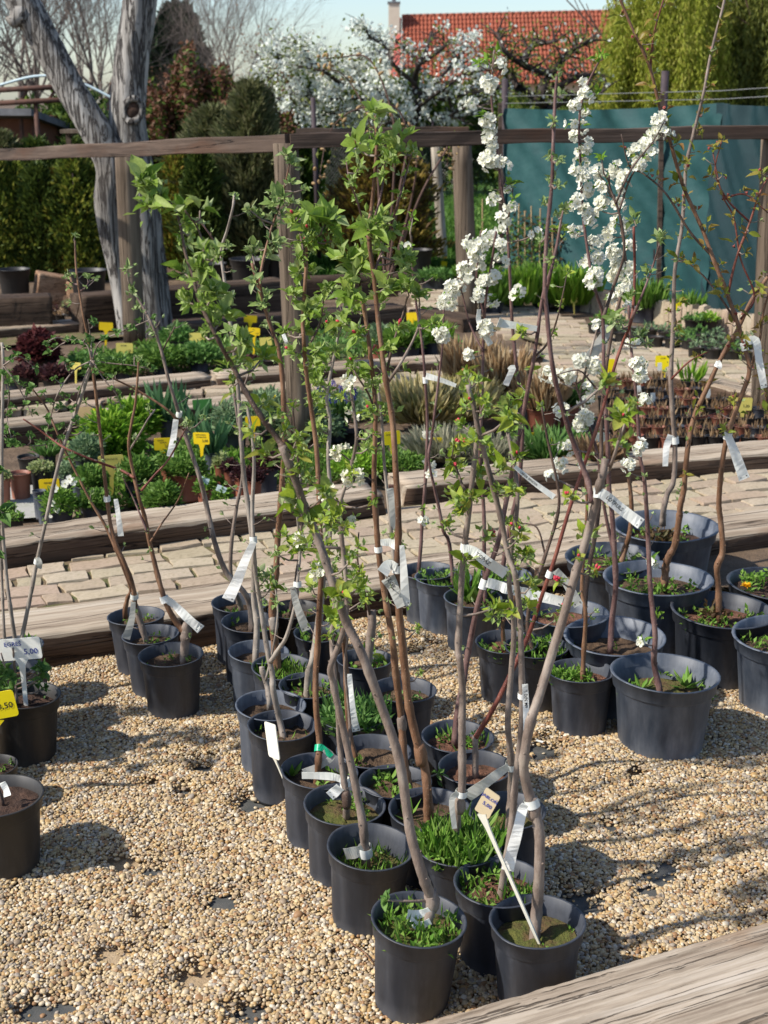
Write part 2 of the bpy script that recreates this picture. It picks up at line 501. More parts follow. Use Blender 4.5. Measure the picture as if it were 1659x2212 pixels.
M['sleeper'] = mat_timber('weathered_sleeper', (0.20, 0.145, 0.10), (0.40, 0.32, 0.235), (0.52, 0.45, 0.355), (0.23, 0.14, 0.085))
M['sleeper_side'] = mat_timber('shaded_sleeper_side', (0.035, 0.022, 0.015), (0.095, 0.06, 0.04), (0.18, 0.125, 0.088), (0.06, 0.033, 0.022))  # dark brown wood with the shade of the front faces put into the colour
M['sleeper_brown_shade'] = mat_timber('brown_shaded_sleeper', (0.035, 0.022, 0.015), (0.085, 0.056, 0.038), (0.16, 0.115, 0.08), (0.05, 0.03, 0.02))  # brown timber; conifer shade on the low walls is painted into this tone
M['sleeper_front'] = mat_timber('pale_sleeper', (0.19, 0.14, 0.10), (0.40, 0.325, 0.245), (0.52, 0.45, 0.37), (0.27, 0.17, 0.10), 1.6, 0.7, False, 0.011)
M['rail'] = mat_timber('rail_timber', (0.05, 0.036, 0.028), (0.095, 0.066, 0.05), (0.15, 0.11, 0.085), (0.085, 0.045, 0.028))
M['post'] = mat_timber('post_timber', (0.075, 0.055, 0.04), (0.145, 0.108, 0.076), (0.23, 0.18, 0.13), (0.08, 0.062, 0.05), 1.0, 0.6, True)
M['post_pale'] = mat_timber('stake_timber', (0.25, 0.21, 0.16), (0.38, 0.33, 0.26), (0.50, 0.45, 0.37), (0.22, 0.19, 0.15), 1.0, 0.5, True)
# walnut bark
def mat_walnut():
    m, nt, bs = newmat('walnut_bark')
    n1 = noise_src(nt, 7, 7, 0.65, 'Object', (1.5, 1.5, 0.22), 0.5)
    r1 = ramp(nt, [(0.13, 0.115, 0.10), (0.27, 0.25, 0.225), (0.42, 0.395, 0.36)], [0.34, 0.5, 0.66])
    nt.links.new(n1.outputs[0], r1.inputs[0])
    n2 = noise_src(nt, 13, 5, 0.6, 'Object', (1.6, 1.6, 0.14), 0.5)
    ab = nt.nodes.new('ShaderNodeMath'); ab.operation = 'SUBTRACT'; ab.inputs[1].default_value = 0.5
    nt.links.new(n2.outputs[0], ab.inputs[0])
    a2 = nt.nodes.new('ShaderNodeMath'); a2.operation = 'ABSOLUTE'; nt.links.new(ab.outputs[0], a2.inputs[0])
    cr = ramp(nt, [(0, 0, 0), (1, 1, 1)], [0.008, 0.05])
    nt.links.new(a2.outputs[0], cr.inputs[0])
    mx = nt.nodes.new('ShaderNodeMix'); mx.data_type = 'RGBA'
    nt.links.new(cr.outputs[0], mx.inputs[0]); mx.inputs[6].default_value = (0.055, 0.044, 0.038, 1)
    nt.links.new(r1.outputs[0], mx.inputs[7])
    nt.links.new(mx.outputs[2], bs.inputs['Base Color'])
    bs.inputs['Roughness'].default_value = 0.9
    ad = nt.nodes.new('ShaderNodeMath'); ad.operation = 'MULTIPLY_ADD'; ad.inputs[1].default_value = 0.6
    nt.links.new(n1.outputs[0], ad.inputs[0]); nt.links.new(cr.outputs[0], ad.inputs[2])
    bump(nt, bs, ad.outputs[0], 0.9, 0.03)
    return m
M['walnut'] = mat_walnut()
def mat_pebble():
    m, nt, bs = newmat('pebbles')
    oi = nt.nodes.new('ShaderNodeObjectInfo')
    r = ramp(nt, [(0.45, 0.32, 0.155), (0.40, 0.245, 0.095), (0.50, 0.385, 0.225), (0.27, 0.20, 0.13), (0.52, 0.42, 0.275), (0.37, 0.26, 0.145), (0.53, 0.395, 0.21), (0.31, 0.255, 0.195), (0.44, 0.315, 0.17), (0.30, 0.165, 0.075), (0.58, 0.50, 0.375), (0.47, 0.35, 0.195)])
    r.color_ramp.interpolation = 'CONSTANT'
    nt.links.new(oi.outputs['Random'], r.inputs[0])
    no = noise_src(nt, 1.3, 3)
    mx = nt.nodes.new('ShaderNodeMix'); mx.data_type = 'RGBA'; mx.blend_type = 'MULTIPLY'; mx.inputs[0].default_value = 0.6
    r2 = ramp(nt, [(0.74, 0.73, 0.72), (1.10, 1.12, 1.18)], [0.3, 0.7])
    nt.links.new(no.outputs[0], r2.inputs[0])
    nt.links.new(r.outputs[0], mx.inputs[6]); nt.links.new(r2.outputs[0], mx.inputs[7])
    nt.links.new(mx.outputs[2], bs.inputs['Base Color'])
    bs.inputs['Roughness'].default_value = 0.6
    bs.inputs['Specular IOR Level'].default_value = 0.4
    return m
M['pebble'] = mat_pebble()
M['bed_base'] = mat_noise('trodden_sand', [(0.27, 0.19, 0.11), (0.36, 0.26, 0.155), (0.42, 0.315, 0.20)], 9, 0.95, 0.6, 0.01, 90)
M['weed_mat'] = mat_noise('weed_mat', [(0.05, 0.055, 0.055), (0.10, 0.095, 0.085)], 30, 0.8, 0.4, 0.004, 220)
M['earth'] = mat_noise('earth', [(0.06, 0.04, 0.026), (0.13, 0.088, 0.056), (0.19, 0.135, 0.09)], 3, 0.95, 0.7, 0.03, 25)
M['grassground'] = mat_noise('lawn_ground', [(0.035, 0.085, 0.015), (0.06, 0.13, 0.022), (0.10, 0.17, 0.035)], 2, 0.9, 0.6, 0.03, 30)
M['concrete'] = mat_noise('concrete', [(0.26, 0.25, 0.23), (0.36, 0.345, 0.31), (0.25, 0.26, 0.19)], 8, 0.85, 0.3, 0.01, 40)
M['joint'] = mat_noise('sandy_joint', [(0.10, 0.075, 0.045), (0.17, 0.12, 0.07), (0.09, 0.10, 0.03), (0.20, 0.15, 0.10)], 12, 0.95, 0.7, 0.01, 60)
def mat_brick(name='path_brick'):
    m, nt, bs = newmat(name)
    oi = nt.nodes.new('ShaderNodeObjectInfo')
    r = ramp(nt, [(0.38, 0.30, 0.21), (0.34, 0.255, 0.19), (0.42, 0.345, 0.245), (0.35, 0.29, 0.195), (0.37, 0.26, 0.195), (0.43, 0.36, 0.265)])
    nt.links.new(oi.outputs['Random'], r.inputs[0])
    no = noise_src(nt, 9, 6, 0.65)
    r2 = ramp(nt, [(0.62, 0.60, 0.50), (1.0, 1.0, 0.95), (1.15, 1.13, 1.1)], [0.3, 0.5, 0.7])
    nt.links.new(no.outputs[0], r2.inputs[0])
    mx = nt.nodes.new('ShaderNodeMix'); mx.data_type = 'RGBA'; mx.blend_type = 'MULTIPLY'; mx.inputs[0].default_value = 0.85
    nt.links.new(r.outputs[0], mx.inputs[6]); nt.links.new(r2.outputs[0], mx.inputs[7])
    n3 = noise_src(nt, 5, 4, 0.6)
    r3 = ramp(nt, [(0, 0, 0), (1, 1, 1)], [0.60, 0.74])
    nt.links.new(n3.outputs[0], r3.inputs[0])
    m2 = nt.nodes.new('ShaderNodeMix'); m2.data_type = 'RGBA'
    ml = nt.nodes.new('ShaderNodeMath'); ml.operation = 'MULTIPLY'; ml.inputs[1].default_value = 0.5
    nt.links.new(r3.outputs[0], ml.inputs[0]); nt.links.new(ml.outputs[0], m2.inputs[0])
    nt.links.new(mx.outputs[2], m2.inputs[6]); m2.inputs[7].default_value = (0.20, 0.19, 0.06, 1)
    nt.links.new(m2.outputs[2], bs.inputs['Base Color'])
    bs.inputs['Roughness'].default_value = 0.9
    n4 = noise_src(nt, 45, 6, 0.7)
    bump(nt, bs, n4.outputs[0], 0.45, 0.006)
    return m
M['brick'] = mat_brick()
M['white'] = mat_leaf('white_plastic', [(0.80, 0.80, 0.79), (0.84, 0.84, 0.83)], 0.12, 0.4, 'obj', 5)
M['grey_tag'] = mat_leaf('weathered_tag', [(0.44, 0.44, 0.42), (0.52, 0.52, 0.50)], 0.25, 0.5, 'obj', 5)
M['cream_plastic'] = mat_flat('cream_plastic', (0.74, 0.71, 0.60), 0.45, var=0.05)
M['white_sign'] = mat_flat('white_sign', (0.80, 0.79, 0.72), 0.4, var=0.03)
M['yellow'] = mat_flat('yellow_plastic', (0.72, 0.50, 0.012), 0.4, var=0.08)
M['yellow_bright'] = mat_flat('bright_yellow_plastic', (0.80, 0.64, 0.01), 0.4, var=0.05)
M['yellow_pale'] = mat_flat('faded_yellow_plastic', (0.72, 0.60, 0.14), 0.5, var=0.08)
M['tan'] = mat_flat('tan_plastic', (0.50, 0.35, 0.17), 0.6)
M['beige_sign'] = mat_flat('beige_sign', (0.52, 0.42, 0.27), 0.5, var=0.05)
M['green_sign'] = mat_flat('green_plastic', (0.045, 0.17, 0.04), 0.4)
M['green_tape'] = mat_flat('green_tape', (0.01, 0.34, 0.17), 0.35)
M['ink_blue'] = mat_flat('blue_ink', (0.015, 0.035, 0.26), 0.5)
M['ink_black'] = mat_flat('black_ink', (0.02, 0.02, 0.022), 0.5)
M['teal'] = mat_noise('teal_net', [(0.008, 0.040, 0.042), (0.012, 0.056, 0.056), (0.022, 0.075, 0.073)], 3, 0.7, 0.35, 0.02, 9, spec=0.3)
M['teal_dark'] = mat_noise('teal_net_dense', [(0.006, 0.026, 0.031), (0.008, 0.034, 0.039)], 3, 0.65, 0.3, 0.02, 300)
M['rust_metal'] = mat_noise('rusty_iron', [(0.06, 0.035, 0.028), (0.13, 0.06, 0.04)], 12, 0.8, 0.4, 0.005)
M['dark_metal'] = mat_noise('dark_iron', [(0.035, 0.025, 0.03), (0.07, 0.05, 0.055)], 12, 0.7, 0.3, 0.005)
M['wire'] = mat_flat('wire', (0.22, 0.22, 0.21), 0.5, metal=0.6)
M['pipe'] = mat_flat('pale_pipe', (0.55, 0.66, 0.68), 0.4)
M['render_wall'] = mat_noise('cream_render', [(0.62, 0.52, 0.40), (0.68, 0.58, 0.46)], 3, 0.9, 0.1)
M['rooftile'] = mat_leaf('roof_tile_red', [(0.25, 0.068, 0.040), (0.31, 0.090, 0.055), (0.28, 0.08, 0.048)], 0.0, 0.75, 'obj', 4)
M['fascia'] = mat_flat('red_fascia', (0.42, 0.10, 0.075), 0.7)
M['shed'] = mat_noise('shed_board', [(0.13, 0.05, 0.03), (0.20, 0.085, 0.05)], 6, 0.8, 0.3, 0.01)
M['shed_roof'] = mat_noise('shed_felt', [(0.08, 0.08, 0.085), (0.20, 0.20, 0.205)], 3, 0.8, 0.3, 0.01)
M['cane'] = mat_flat('cane', (0.40, 0.28, 0.15), 0.7)
M['plank_block'] = mat_timber('cut_block', (0.20, 0.11, 0.06), (0.33, 0.20, 0.12), (0.42, 0.29, 0.19), (0.22, 0.09, 0.05))
M['pink'] = mat_flat('lilac_ribbon', (0.55, 0.33, 0.62), 0.5)
M['dandelion'] = mat_flat('dandelion_yellow', (0.80, 0.44, 0.004), 0.6)

def fillmat(k, cols): M['fill_' + k] = mat_leaf('young_' + k, cols, 0.36, 0.5)
fillmat('apple', [(0.17, 0.27, 0.04), (0.26, 0.37, 0.07), (0.34, 0.44, 0.13), (0.41, 0.48, 0.22)])
fillmat('bright', [(0.16, 0.27, 0.04), (0.25, 0.37, 0.06), (0.31, 0.40, 0.13), (0.36, 0.40, 0.20)])
fillmat('grey', [(0.19, 0.28, 0.08), (0.28, 0.37, 0.13), (0.36, 0.44, 0.21)])
fillmat('pear', [(0.18, 0.28, 0.05), (0.27, 0.38, 0.09), (0.34, 0.42, 0.18)])
fillmat('cherry', [(0.20, 0.24, 0.035), (0.28, 0.30, 0.05), (0.29, 0.20, 0.06)])
fillmat('plum', [(0.14, 0.27, 0.03), (0.24, 0.38, 0.05), (0.30, 0.42, 0.09)])
fillmat('currant', [(0.08, 0.18, 0.04), (0.14, 0.26, 0.06), (0.20, 0.32, 0.09)])

# ------------------------------------------------------------------ ground
def sheet(name, pts, mat, kind='structure', label=None):
    o = mesh_obj(name, pts, [list(range(len(pts)))], mat)
    tag(o, label, None, None, kind)
    return o

def polyD(ds, z):
    return [at_z(x, y, z) for x, y in ds]

ZP = 0.12      # level of paths and beds behind the gravel yard
o = sheet('ground', [(-400, 9.2, ZP - 0.03), (400, 9.2, ZP - 0.03), (400, 900, ZP - 0.03), (-400, 900, ZP - 0.03)], M['earth'], label='bare brown earth stretching to the horizon')
o = sheet('bed_soil', [(-9, 5.2, ZP - 0.045), (9, 4.9, ZP - 0.045), (9, 9.3, ZP - 0.045), (-9, 9.3, ZP - 0.045)], M['earth'], label='brown soil under the planting beds')

S1_F = [(-260, 1415), (91, 1369), (449, 1324), (800, 1266), (1564, 1157), (1900, 1112)]     # front top edge of the yard kerb
def lineX(P, Q, x):
    t = (x - P.x) / (Q.x - P.x)
    return P + (Q - P) * t
s1a, s1b = at_z(91, 1369, 0.155), at_z(1564, 1157, 0.155)

# gravel yard: weed mat with sand below, pebbles on top
gv = [(-3.0, 1.2, -0.004), (3.6, 1.2, -0.004)]
e1, e2 = lineX(s1a, s1b, 3.6), lineX(s1a, s1b, -3.0)
gv += [(3.6, e1.y + 0.1, -0.004), (-3.0, e2.y + 0.1, -0.004)]
sheet('sand_base', gv, M['bed_base'], label='trodden sand under the gravel')

BARE = [(480, 1955, 34), (330, 1890, 22), (438, 1672, 24), (540, 1748, 30), (580, 1742, 22), (1250, 1965, 52), (1418, 1900, 34), (1400, 1935, 24), (1440, 1880, 20), (1172, 1632, 34), (1250, 1590, 14),
        (545, 2205, 40), (85, 2200, 42), (140, 2185, 24), (235, 2070, 34), (420, 2125, 38), (270, 1875, 36), (330, 1700, 14), (395, 1720, 16), (300, 1990, 16), (1375, 1690, 14), (1320, 1795, 16), (900, 1420, 20), (940, 1400, 14)]
SAND = {(235, 2070), (420, 2125), (270, 1875), (330, 1700), (300, 1990)}
def mat_patches():
    mb = MB()
    for q_, (bx, by, br) in enumerate(BARE):
        if (bx, by) in SAND: continue
        c = at_z(bx, by, .00025 * q_); k = mpp(c) * br
        V = [c + Vector((0, 0, .0005))] + [c + Vector((k * 1.25 * cos(t) * U(.85, 1.1), k * 1.45 * sin(t) * U(.85, 1.1), .0005)) for t in np.linspace(0, 2 * pi, 14, endpoint=False)]
        mb.add(V, [[0, 1 + j, 1 + (j + 1) % 14] for j in range(14)])
    o = mb.build('weed_mat', M['weed_mat']); tag(o, 'dark weed mat showing through thin spots in the gravel', None, None, 'stuff')
mat_patches()
def gravel():
    xs = np.arange(-2.6, 3.3, 0.0069)
    ys = np.arange(2.1, 6.2, 0.0069)
    X, Y = np.meshgrid(xs, ys)
    X = X.ravel() + RNG.uniform(-.0037, .0037, X.size)
    Y = Y.ravel() + RNG.uniform(-.0037, .0037, Y.size)
    dep = Y * CP + HC * SP
    px = CX + X / dep * FPX
    py = CY - (Y * SP - HC * CP) / dep * FPX
    slope = (s1b.y - s1a.y) / (s1b.x - s1a.x)
    keep = (px > -520) & (px < 2350) & (py < 2330) & (Y < s1a.y + slope * (X - s1a.x) + 0.01)
    X, Y, px, py = X[keep], Y[keep], px[keep], py[keep]
    # uneven surface: low mounds
    h = 0.010 * np.sin(X * 5.1 + 1.3) * np.cos(Y * 4.3) + 0.007 * np.sin(X * 11 + Y * 7) + 0.004 * np.sin(X * 23 - Y * 19)
    h = h - h.min()
    keep = np.ones(len(X), bool)
    prob = np.clip(0.97 - 0.0 * h, 0, 1)
    for (bx, by, br) in BARE:
        d = np.sqrt(((px - bx) / br) ** 2 + ((py - by) / (br * 0.52)) ** 2)
        d += 0.25 * np.sin(px * .11 + bx) * np.cos(py * .19)
        f = np.clip((d - 0.75) * 2.2, 0, 1)
        prob = prob * (0.035 + 0.965 * f)
        h = h * np.clip((d - 0.7) / 1.2, 0.0, 1)
    keep = RNG.random(len(X)) < prob
    X, Y, h = X[keep], Y[keep], h[keep]
    n = len(X)
    Z = 0.0015 + h + RNG.uniform(0, 0.005, n)
    me = bpy.data.meshes.new('gravel')
    me.vertices.add(n)
    me.vertices.foreach_set('co', np.stack([X, Y, Z], 1).ravel())
    sc = np.exp(RNG.normal(-0.03, 0.27, n))
    sv = np.stack([sc * RNG.uniform(.9, 1.35, n), sc * RNG.uniform(.75, 1.1, n), sc * RNG.uniform(.5, .85, n)], 1) * 0.0047
    rt = np.stack([RNG.uniform(-.5, .5, n), RNG.uniform(-.5, .5, n), RNG.uniform(0, 6.28, n)], 1)
    a = me.attributes.new('sc', 'FLOAT_VECTOR', 'POINT'); a.data.foreach_set('vector', sv.ravel().astype(np.float32))
    a = me.attributes.new('rt', 'FLOAT_VECTOR', 'POINT'); a.data.foreach_set('vector', rt.ravel().astype(np.float32))
    o = bpy.data.objects.new('gravel', me)
    COL.objects.link(o)
    ng = bpy.data.node_groups.new('scatter_pebbles', 'GeometryNodeTree')
    ng.interface.new_socket('Geometry', in_out='INPUT', socket_type='NodeSocketGeometry')
    ng.interface.new_socket('Geometry', in_out='OUTPUT', socket_type='NodeSocketGeometry')
    N = ng.nodes
    gi, go = N.new('NodeGroupInput'), N.new('NodeGroupOutput')
    ico = N.new('GeometryNodeMeshIcoSphere'); ico.inputs['Radius'].default_value = 1.0; ico.inputs['Subdivisions'].default_value = 2
    nz = N.new('ShaderNodeTexNoise'); nz.inputs['Scale'].default_value = 0.9
    sub = N.new('ShaderNodeVectorMath'); sub.operation = 'SUBTRACT'; sub.inputs[1].default_value = (.5, .5, .5)
    scl = N.new('ShaderNodeVectorMath'); scl.operation = 'SCALE'; scl.inputs['Scale'].default_value = 0.7
    sp_ = N.new('GeometryNodeSetPosition')
    sm = N.new('GeometryNodeSetShadeSmooth')
    mt = N.new('GeometryNodeSetMaterial'); mt.inputs['Material'].default_value = M['pebble']
    ip = N.new('GeometryNodeInstanceOnPoints')
    at1 = N.new('GeometryNodeInputNamedAttribute'); at1.data_type = 'FLOAT_VECTOR'; at1.inputs['Name'].default_value = 'sc'
    at2 = N.new('GeometryNodeInputNamedAttribute'); at2.data_type = 'FLOAT_VECTOR'; at2.inputs['Name'].default_value = 'rt'
    e2r = N.new('FunctionNodeEulerToRotation')
    L = ng.links.new
    L(ico.outputs['Mesh'], sp_.inputs['Geometry'])
    L(nz.outputs['Color'], sub.inputs[0]); L(sub.outputs[0], scl.inputs[0]); L(scl.outputs[0], sp_.inputs['Offset'])
    L(sp_.outputs[0], sm.inputs[0]); L(sm.outputs[0], mt.inputs[0])
    L(gi.outputs[0], ip.inputs['Points']); L(mt.outputs[0], ip.inputs['Instance'])
    L(at1.outputs[0], ip.inputs['Scale'])
    L(at2.outputs[0], e2r.inputs[0]); L(e2r.outputs[0], ip.inputs['Rotation'])
    L(ip.outputs[0], go.inputs[0])
    md = o.modifiers.new('pebbles', 'NODES'); md.node_group = ng
    tag(o, 'cream and ochre pea gravel covering the yard floor', None, None, 'stuff')
    print('pebbles', n)
gravel()

# ------------------------------------------------------------------ timber sleepers
def sleeper(P, Q, width, height, mat, label, back=True, nx=46, name='timber_sleeper', seed=0, rough=0.006, group=None, jitter=True):
    """P, Q: ends of the front top edge; body extends away from the viewer and down"""
    P, Q = Vector(P), Vector(Q)
    t = (Q - P); L = t.length; t.normalize()
    w = Vector((-t.y, t.x, 0)).normalized()
    if not back: w = -w
    rg = np.random.default_rng(seed + 11)
    prof = []
    b = 0.018
    hx, hz = width, height
    for k in range(4): prof.append((0, -hz + (hz - b) * k / 3))
    prof += [(b * .3, -b * .3)]
    for k in range(8): prof.append((b + (hx - 2 * b) * k / 7, 0))
    prof += [(hx - b * .3, -b * .3), (hx, -b), (hx, -hz)]
    n = len(prof)
    V, F = [], []
    ph = rg.uniform(0, 6, (n, 3))
    am = rg.uniform(.3, 1, n)
    for i in range(nx + 1):
        x = L * i / nx
        ex = 0.0
        if i == 0 or i == nx: ex = 1
        for j, (a, z) in enumerate(prof):
            dz = rough * am[j] * (sin(x * 3.1 + ph[j, 0]) + .6 * sin(x * 9 + ph[j, 1]) + .5 * sin(x * 23 + ph[j, 2])) * .5
            edge = 1.0 if j in (3, 4, 5) else 0.35
            dz -= edge * rough * max(0, rg.normal(0.2, .8)) * .6
            da = -rough * .8 * (sin(x * 4 + ph[j, 2]) * .5 + rg.normal(0, .25)) * (-1 if j < 5 else 0.2)
            if j in (0, n - 1): dz = 0
            xx = x + (rg.normal(0, .006) if ex else 0)
            V.append((xx, a + da, z + dz))
    for i in range(nx):
        for j in range(n - 1):
            F.append([i * n + j, (i + 1) * n + j, (i + 1) * n + j + 1, i * n + j + 1])
    F.append(list(reversed(range(n))) if False else list(range(n)))
    F.append([nx * n + j for j in reversed(range(n))])
    me = bpy.data.meshes.new(name)
    me.from_pydata(V, [], F)
    me.materials.append(mat)
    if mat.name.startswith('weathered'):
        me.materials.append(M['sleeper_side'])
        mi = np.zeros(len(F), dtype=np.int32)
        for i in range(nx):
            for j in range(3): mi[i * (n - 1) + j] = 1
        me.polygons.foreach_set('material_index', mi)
    me.polygons.foreach_set('use_smooth', np.ones(len(F), dtype=bool))
    me.polygons[len(F) - 1].use_smooth = False; me.polygons[len(F) - 2].use_smooth = False
    me.update()
    o = bpy.data.objects.new(name, me)
    COL.objects.link(o)
    Mx = Matrix((( t.x, w.x, 0, P.x), (t.y, w.y, 0, P.y), (t.z, 0, 1, P.z), (0, 0, 0, 1)))
    o.matrix_world = Mx
    tag(o, label, 'sleeper', group)
    return o

def on1(x):   # point on the front top edge of the yard kerb by world x
    return lineX(s1a, s1b, x)
xa = [-2.6, at_z(745, 1275, .155).x, at_z(1150, 1216, .155).x, 3.2]
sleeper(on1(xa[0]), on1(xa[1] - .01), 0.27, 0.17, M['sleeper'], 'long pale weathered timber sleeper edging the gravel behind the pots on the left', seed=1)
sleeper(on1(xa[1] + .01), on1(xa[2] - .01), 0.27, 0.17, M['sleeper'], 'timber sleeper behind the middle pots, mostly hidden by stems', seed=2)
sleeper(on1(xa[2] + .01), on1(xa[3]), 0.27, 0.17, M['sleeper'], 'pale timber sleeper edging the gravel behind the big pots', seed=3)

ZS2 = 0.225
s2a, s2b = at_z(0, 1177, ZS2), at_z(830, 1066, ZS2)
s2c, s2d = at_z(874, 1046, ZS2), at_z(1659, 974, ZS2)
dl = (s2b - s2a)
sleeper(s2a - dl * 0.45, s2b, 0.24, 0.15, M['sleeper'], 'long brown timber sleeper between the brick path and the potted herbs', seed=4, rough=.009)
dr = (s2d - s2c)
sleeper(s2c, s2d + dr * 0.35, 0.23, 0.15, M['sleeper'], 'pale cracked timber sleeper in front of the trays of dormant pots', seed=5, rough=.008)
# iron strap at the joint
mb = MB(); c = at_z(850, 1085, 0.17); mb.box(c + Vector((0, 0.02, 0)), (0.022, 0.012, 0.075), Matrix.Rotation(0.12, 3, 'Z'))
tag(mb.build('iron_strap', M['rust_metal']), 'rusty iron strap between two sleeper ends', 'strap')

def sl(d1, d2, z, w, h, mat, label, seed, ext0=0, ext1=0, rough=.007, nx=36):
    P, Q = at_z(*d1, z), at_z(*d2, z)
    d = Q - P
    return sleeper(P - d * ext0, Q + d * ext1, w, h, mat, label, seed=seed, rough=rough, nx=nx)
ZS = 0.20
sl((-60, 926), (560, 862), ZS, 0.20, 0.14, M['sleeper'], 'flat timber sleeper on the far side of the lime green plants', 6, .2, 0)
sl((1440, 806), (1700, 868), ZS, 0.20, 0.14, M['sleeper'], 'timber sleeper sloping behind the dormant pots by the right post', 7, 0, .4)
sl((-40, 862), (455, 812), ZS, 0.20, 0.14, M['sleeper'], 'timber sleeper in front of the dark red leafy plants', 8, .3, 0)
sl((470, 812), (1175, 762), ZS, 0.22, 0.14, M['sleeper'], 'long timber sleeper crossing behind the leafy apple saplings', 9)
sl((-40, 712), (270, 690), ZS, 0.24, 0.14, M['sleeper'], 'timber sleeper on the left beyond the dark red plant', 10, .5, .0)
sl((395, 700), (880, 662), ZS + .05, 0.26, 0.19, M['sleeper_brown_shade'], 'dark brown sleeper behind the leafy saplings', 11)
sl((885, 668), (1000, 690), ZS, 0.25, 0.14, M['sleeper_brown_shade'], 'short sleeper end at the bend of the brick path', 12, 0, 0, nx=14)
sl((-60, 646), (110, 640), 0.42, 0.24, 0.36, M['sleeper_brown_shade'], 'low dark timber wall beside the sawn blocks', 13, .5, 0)
sl((175, 640), (620, 604), 0.42, 0.24, 0.36, M['sleeper_brown_shade'], 'low dark timber wall behind the walnut trunk', 14)
sl((640, 602), (890, 592), 0.30, 0.24, 0.24, M['sleeper_brown_shade'], 'low timber wall in front of the golden conifer', 15)
# sawn blocks lying on the low wall
for (dx, dy, r, sz, lb) in [(118, 622, .35, (.17, .14, .12), 'large reddish sawn timber block on the low wall'), (170, 630, -.45, (.12, .13, .11), 'smaller tilted timber block leaning on a larger block'), (128, 648, .1, (.13, .12, .06), 'flat timber offcut under the sawn blocks')]:
    c = at_Y(dx, dy, at_z(118, 660, 0.1).y - .05)
    mb = MB(); mb.box(c, sz, Matrix.Rotation(r, 3, 'Z') @ Matrix.Rotation(r * .6, 3, 'Y'))
    o = mb.build('timber_block', M['plank_block'])
    tag(o, lb, 'block')
    bv = o.modifiers.new('edge', 'BEVEL'); bv.width = .012; bv.segments = 2
# foreground sleeper, lower right corner
fa, fb = at_z(868, 2214, .165), at_z(1659, 1984, .165)
d = fb - fa
P, Q = fb + d * .8, fa - d * .9
sleeper(P, Q, 0.5, 0.17, M['sleeper_front'], 'broad pale cracked timber sleeper in the lower right corner', seed=21, nx=120, rough=.004)

# ------------------------------------------------------------------ brick paths
def brick_mesh(seed):
    rg = np.random.default_rng(seed)
    V, F = [], []
    for (sx, sy) in ((-.5, -.5), (.5, -.5), (.5, .5), (-.5, .5)):
        V.append((sx, sy, -1))
    ring = []
    for (sx, sy) in ((-.5, -.5), (0, -.5), (.5, -.5), (.5, 0), (.5, .5), (0, .5), (-.5, .5), (-.5, 0)):
        ring.append((sx + rg.uniform(-.05, .05), sy + rg.uniform(-.07, .07)))
    for (x, y) in ring: V.append((x, y, -.25 + rg.uniform(-.1, .1)))
    for (x, y) in ring: V.append((x * .965, y * .94, rg.uniform(-.08, .03)))
    V.append((0, 0, rg.uniform(-.05, .06)))
    low = [0, 0, 1, 1, 2, 2, 3, 3]
    for i in range(8):
        j = (i + 1) % 8
        F.append([4 + i, 4 + j, 12 + j, 12 + i])
        F.append([12 + i, 12 + j, 20])
        if i % 2 == 0: F.append([i // 2, (i // 2 + 1) % 4, 4 + j, 4 + i][0:4])
        else: F.append([(i // 2 + 1) % 4, 4 + j, 4 + i])
    me = bpy.data.meshes.new('brick')
    me.from_pydata(V, [], F)
    me.materials.append(M['brick'])
    me.update()
    return me
BRICKS = [brick_mesh(i) for i in range(9)]

def inpoly(x, y, poly):
    c = False
    j = len(poly) - 1
    for i in range(len(poly)):
        if (poly[i][1] > y) != (poly[j][1] > y) and x < (poly[j][0] - poly[i][0]) * (y - poly[i][1]) / (poly[j][1] - poly[i][1]) + poly[i][0]:
            c = not c
        j = i
    return c

def path(name, poly, z, ang, bl, bw, label, lim=300, jit=.012):
    base = sheet(name, [(p.x, p.y, z - .012) for p in poly], M['joint'], label=label)
    xy = [(p.x, p.y) for p in poly]
    ca, sa = cos(ang), sin(ang)
    us = [x * ca + y * sa for x, y in xy]; vs = [-x * sa + y * ca for x, y in xy]
    cnt = []
    r = 0
    v = min(vs) + bw * .5
    while v < max(vs):
        wv = bw * U(.85, 1.15)
        u = min(us) + U(0, bl)
        while u < max(us):
            l = bl * random.choice((.62, .85, 1, 1, 1.12, 1.25))
            cx, cy = (u + l / 2), v
            x, y = cx * ca - cy * sa, cx * sa + cy * ca
            if inpoly(x, y, xy):
                cnt.append((x, y, l, wv))
            u += l
        v += wv
    def show(c):
        p = proj(Vector((c[0], c[1], z)))
        return -330 < p[0] < 2050
    cnt = [c for c in cnt if show(c)]
    cnt.sort(key=lambda c: c[1])
    for (x, y, l, wv) in cnt[:lim]:
        q = Quaternion((0, 0, 1), ang + U(-.09, .09)) @ Quaternion((1, 0, 0), U(-.03, .03)) @ Quaternion((0, 1, 0), U(-.02, .02))
        inst('brick', random.choice(BRICKS), (x + U(-jit, jit) * .3, y + U(-jit, jit) * .3, z + U(-.004, .006)), q, (l - U(.006, .018), wv - U(.006, .016), .05), base)
    print(name, len(cnt))
    return base
a1 = atan2(s1b.y - s1a.y, s1b.x - s1a.x)
n1 = Vector((-sin(a1), cos(a1), 0))
pf = [on1(-3.0) + n1 * .265, on1(3.4) + n1 * .265]
pb = [Vector((3.4, lineX(s2c, s2d, 3.4).y + .03, 0)), Vector((s2c.x, s2c.y + .03, 0)), Vector((s2b.x, s2b.y + .03, 0)), Vector((-3.0, lineX(s2a, s2b, -3.0).y + .03, 0))]
path('brick_path', pf + pb, ZP + .012, a1 - .03, 0.175, 0.125, 'worn pale brick path between two timber sleepers')
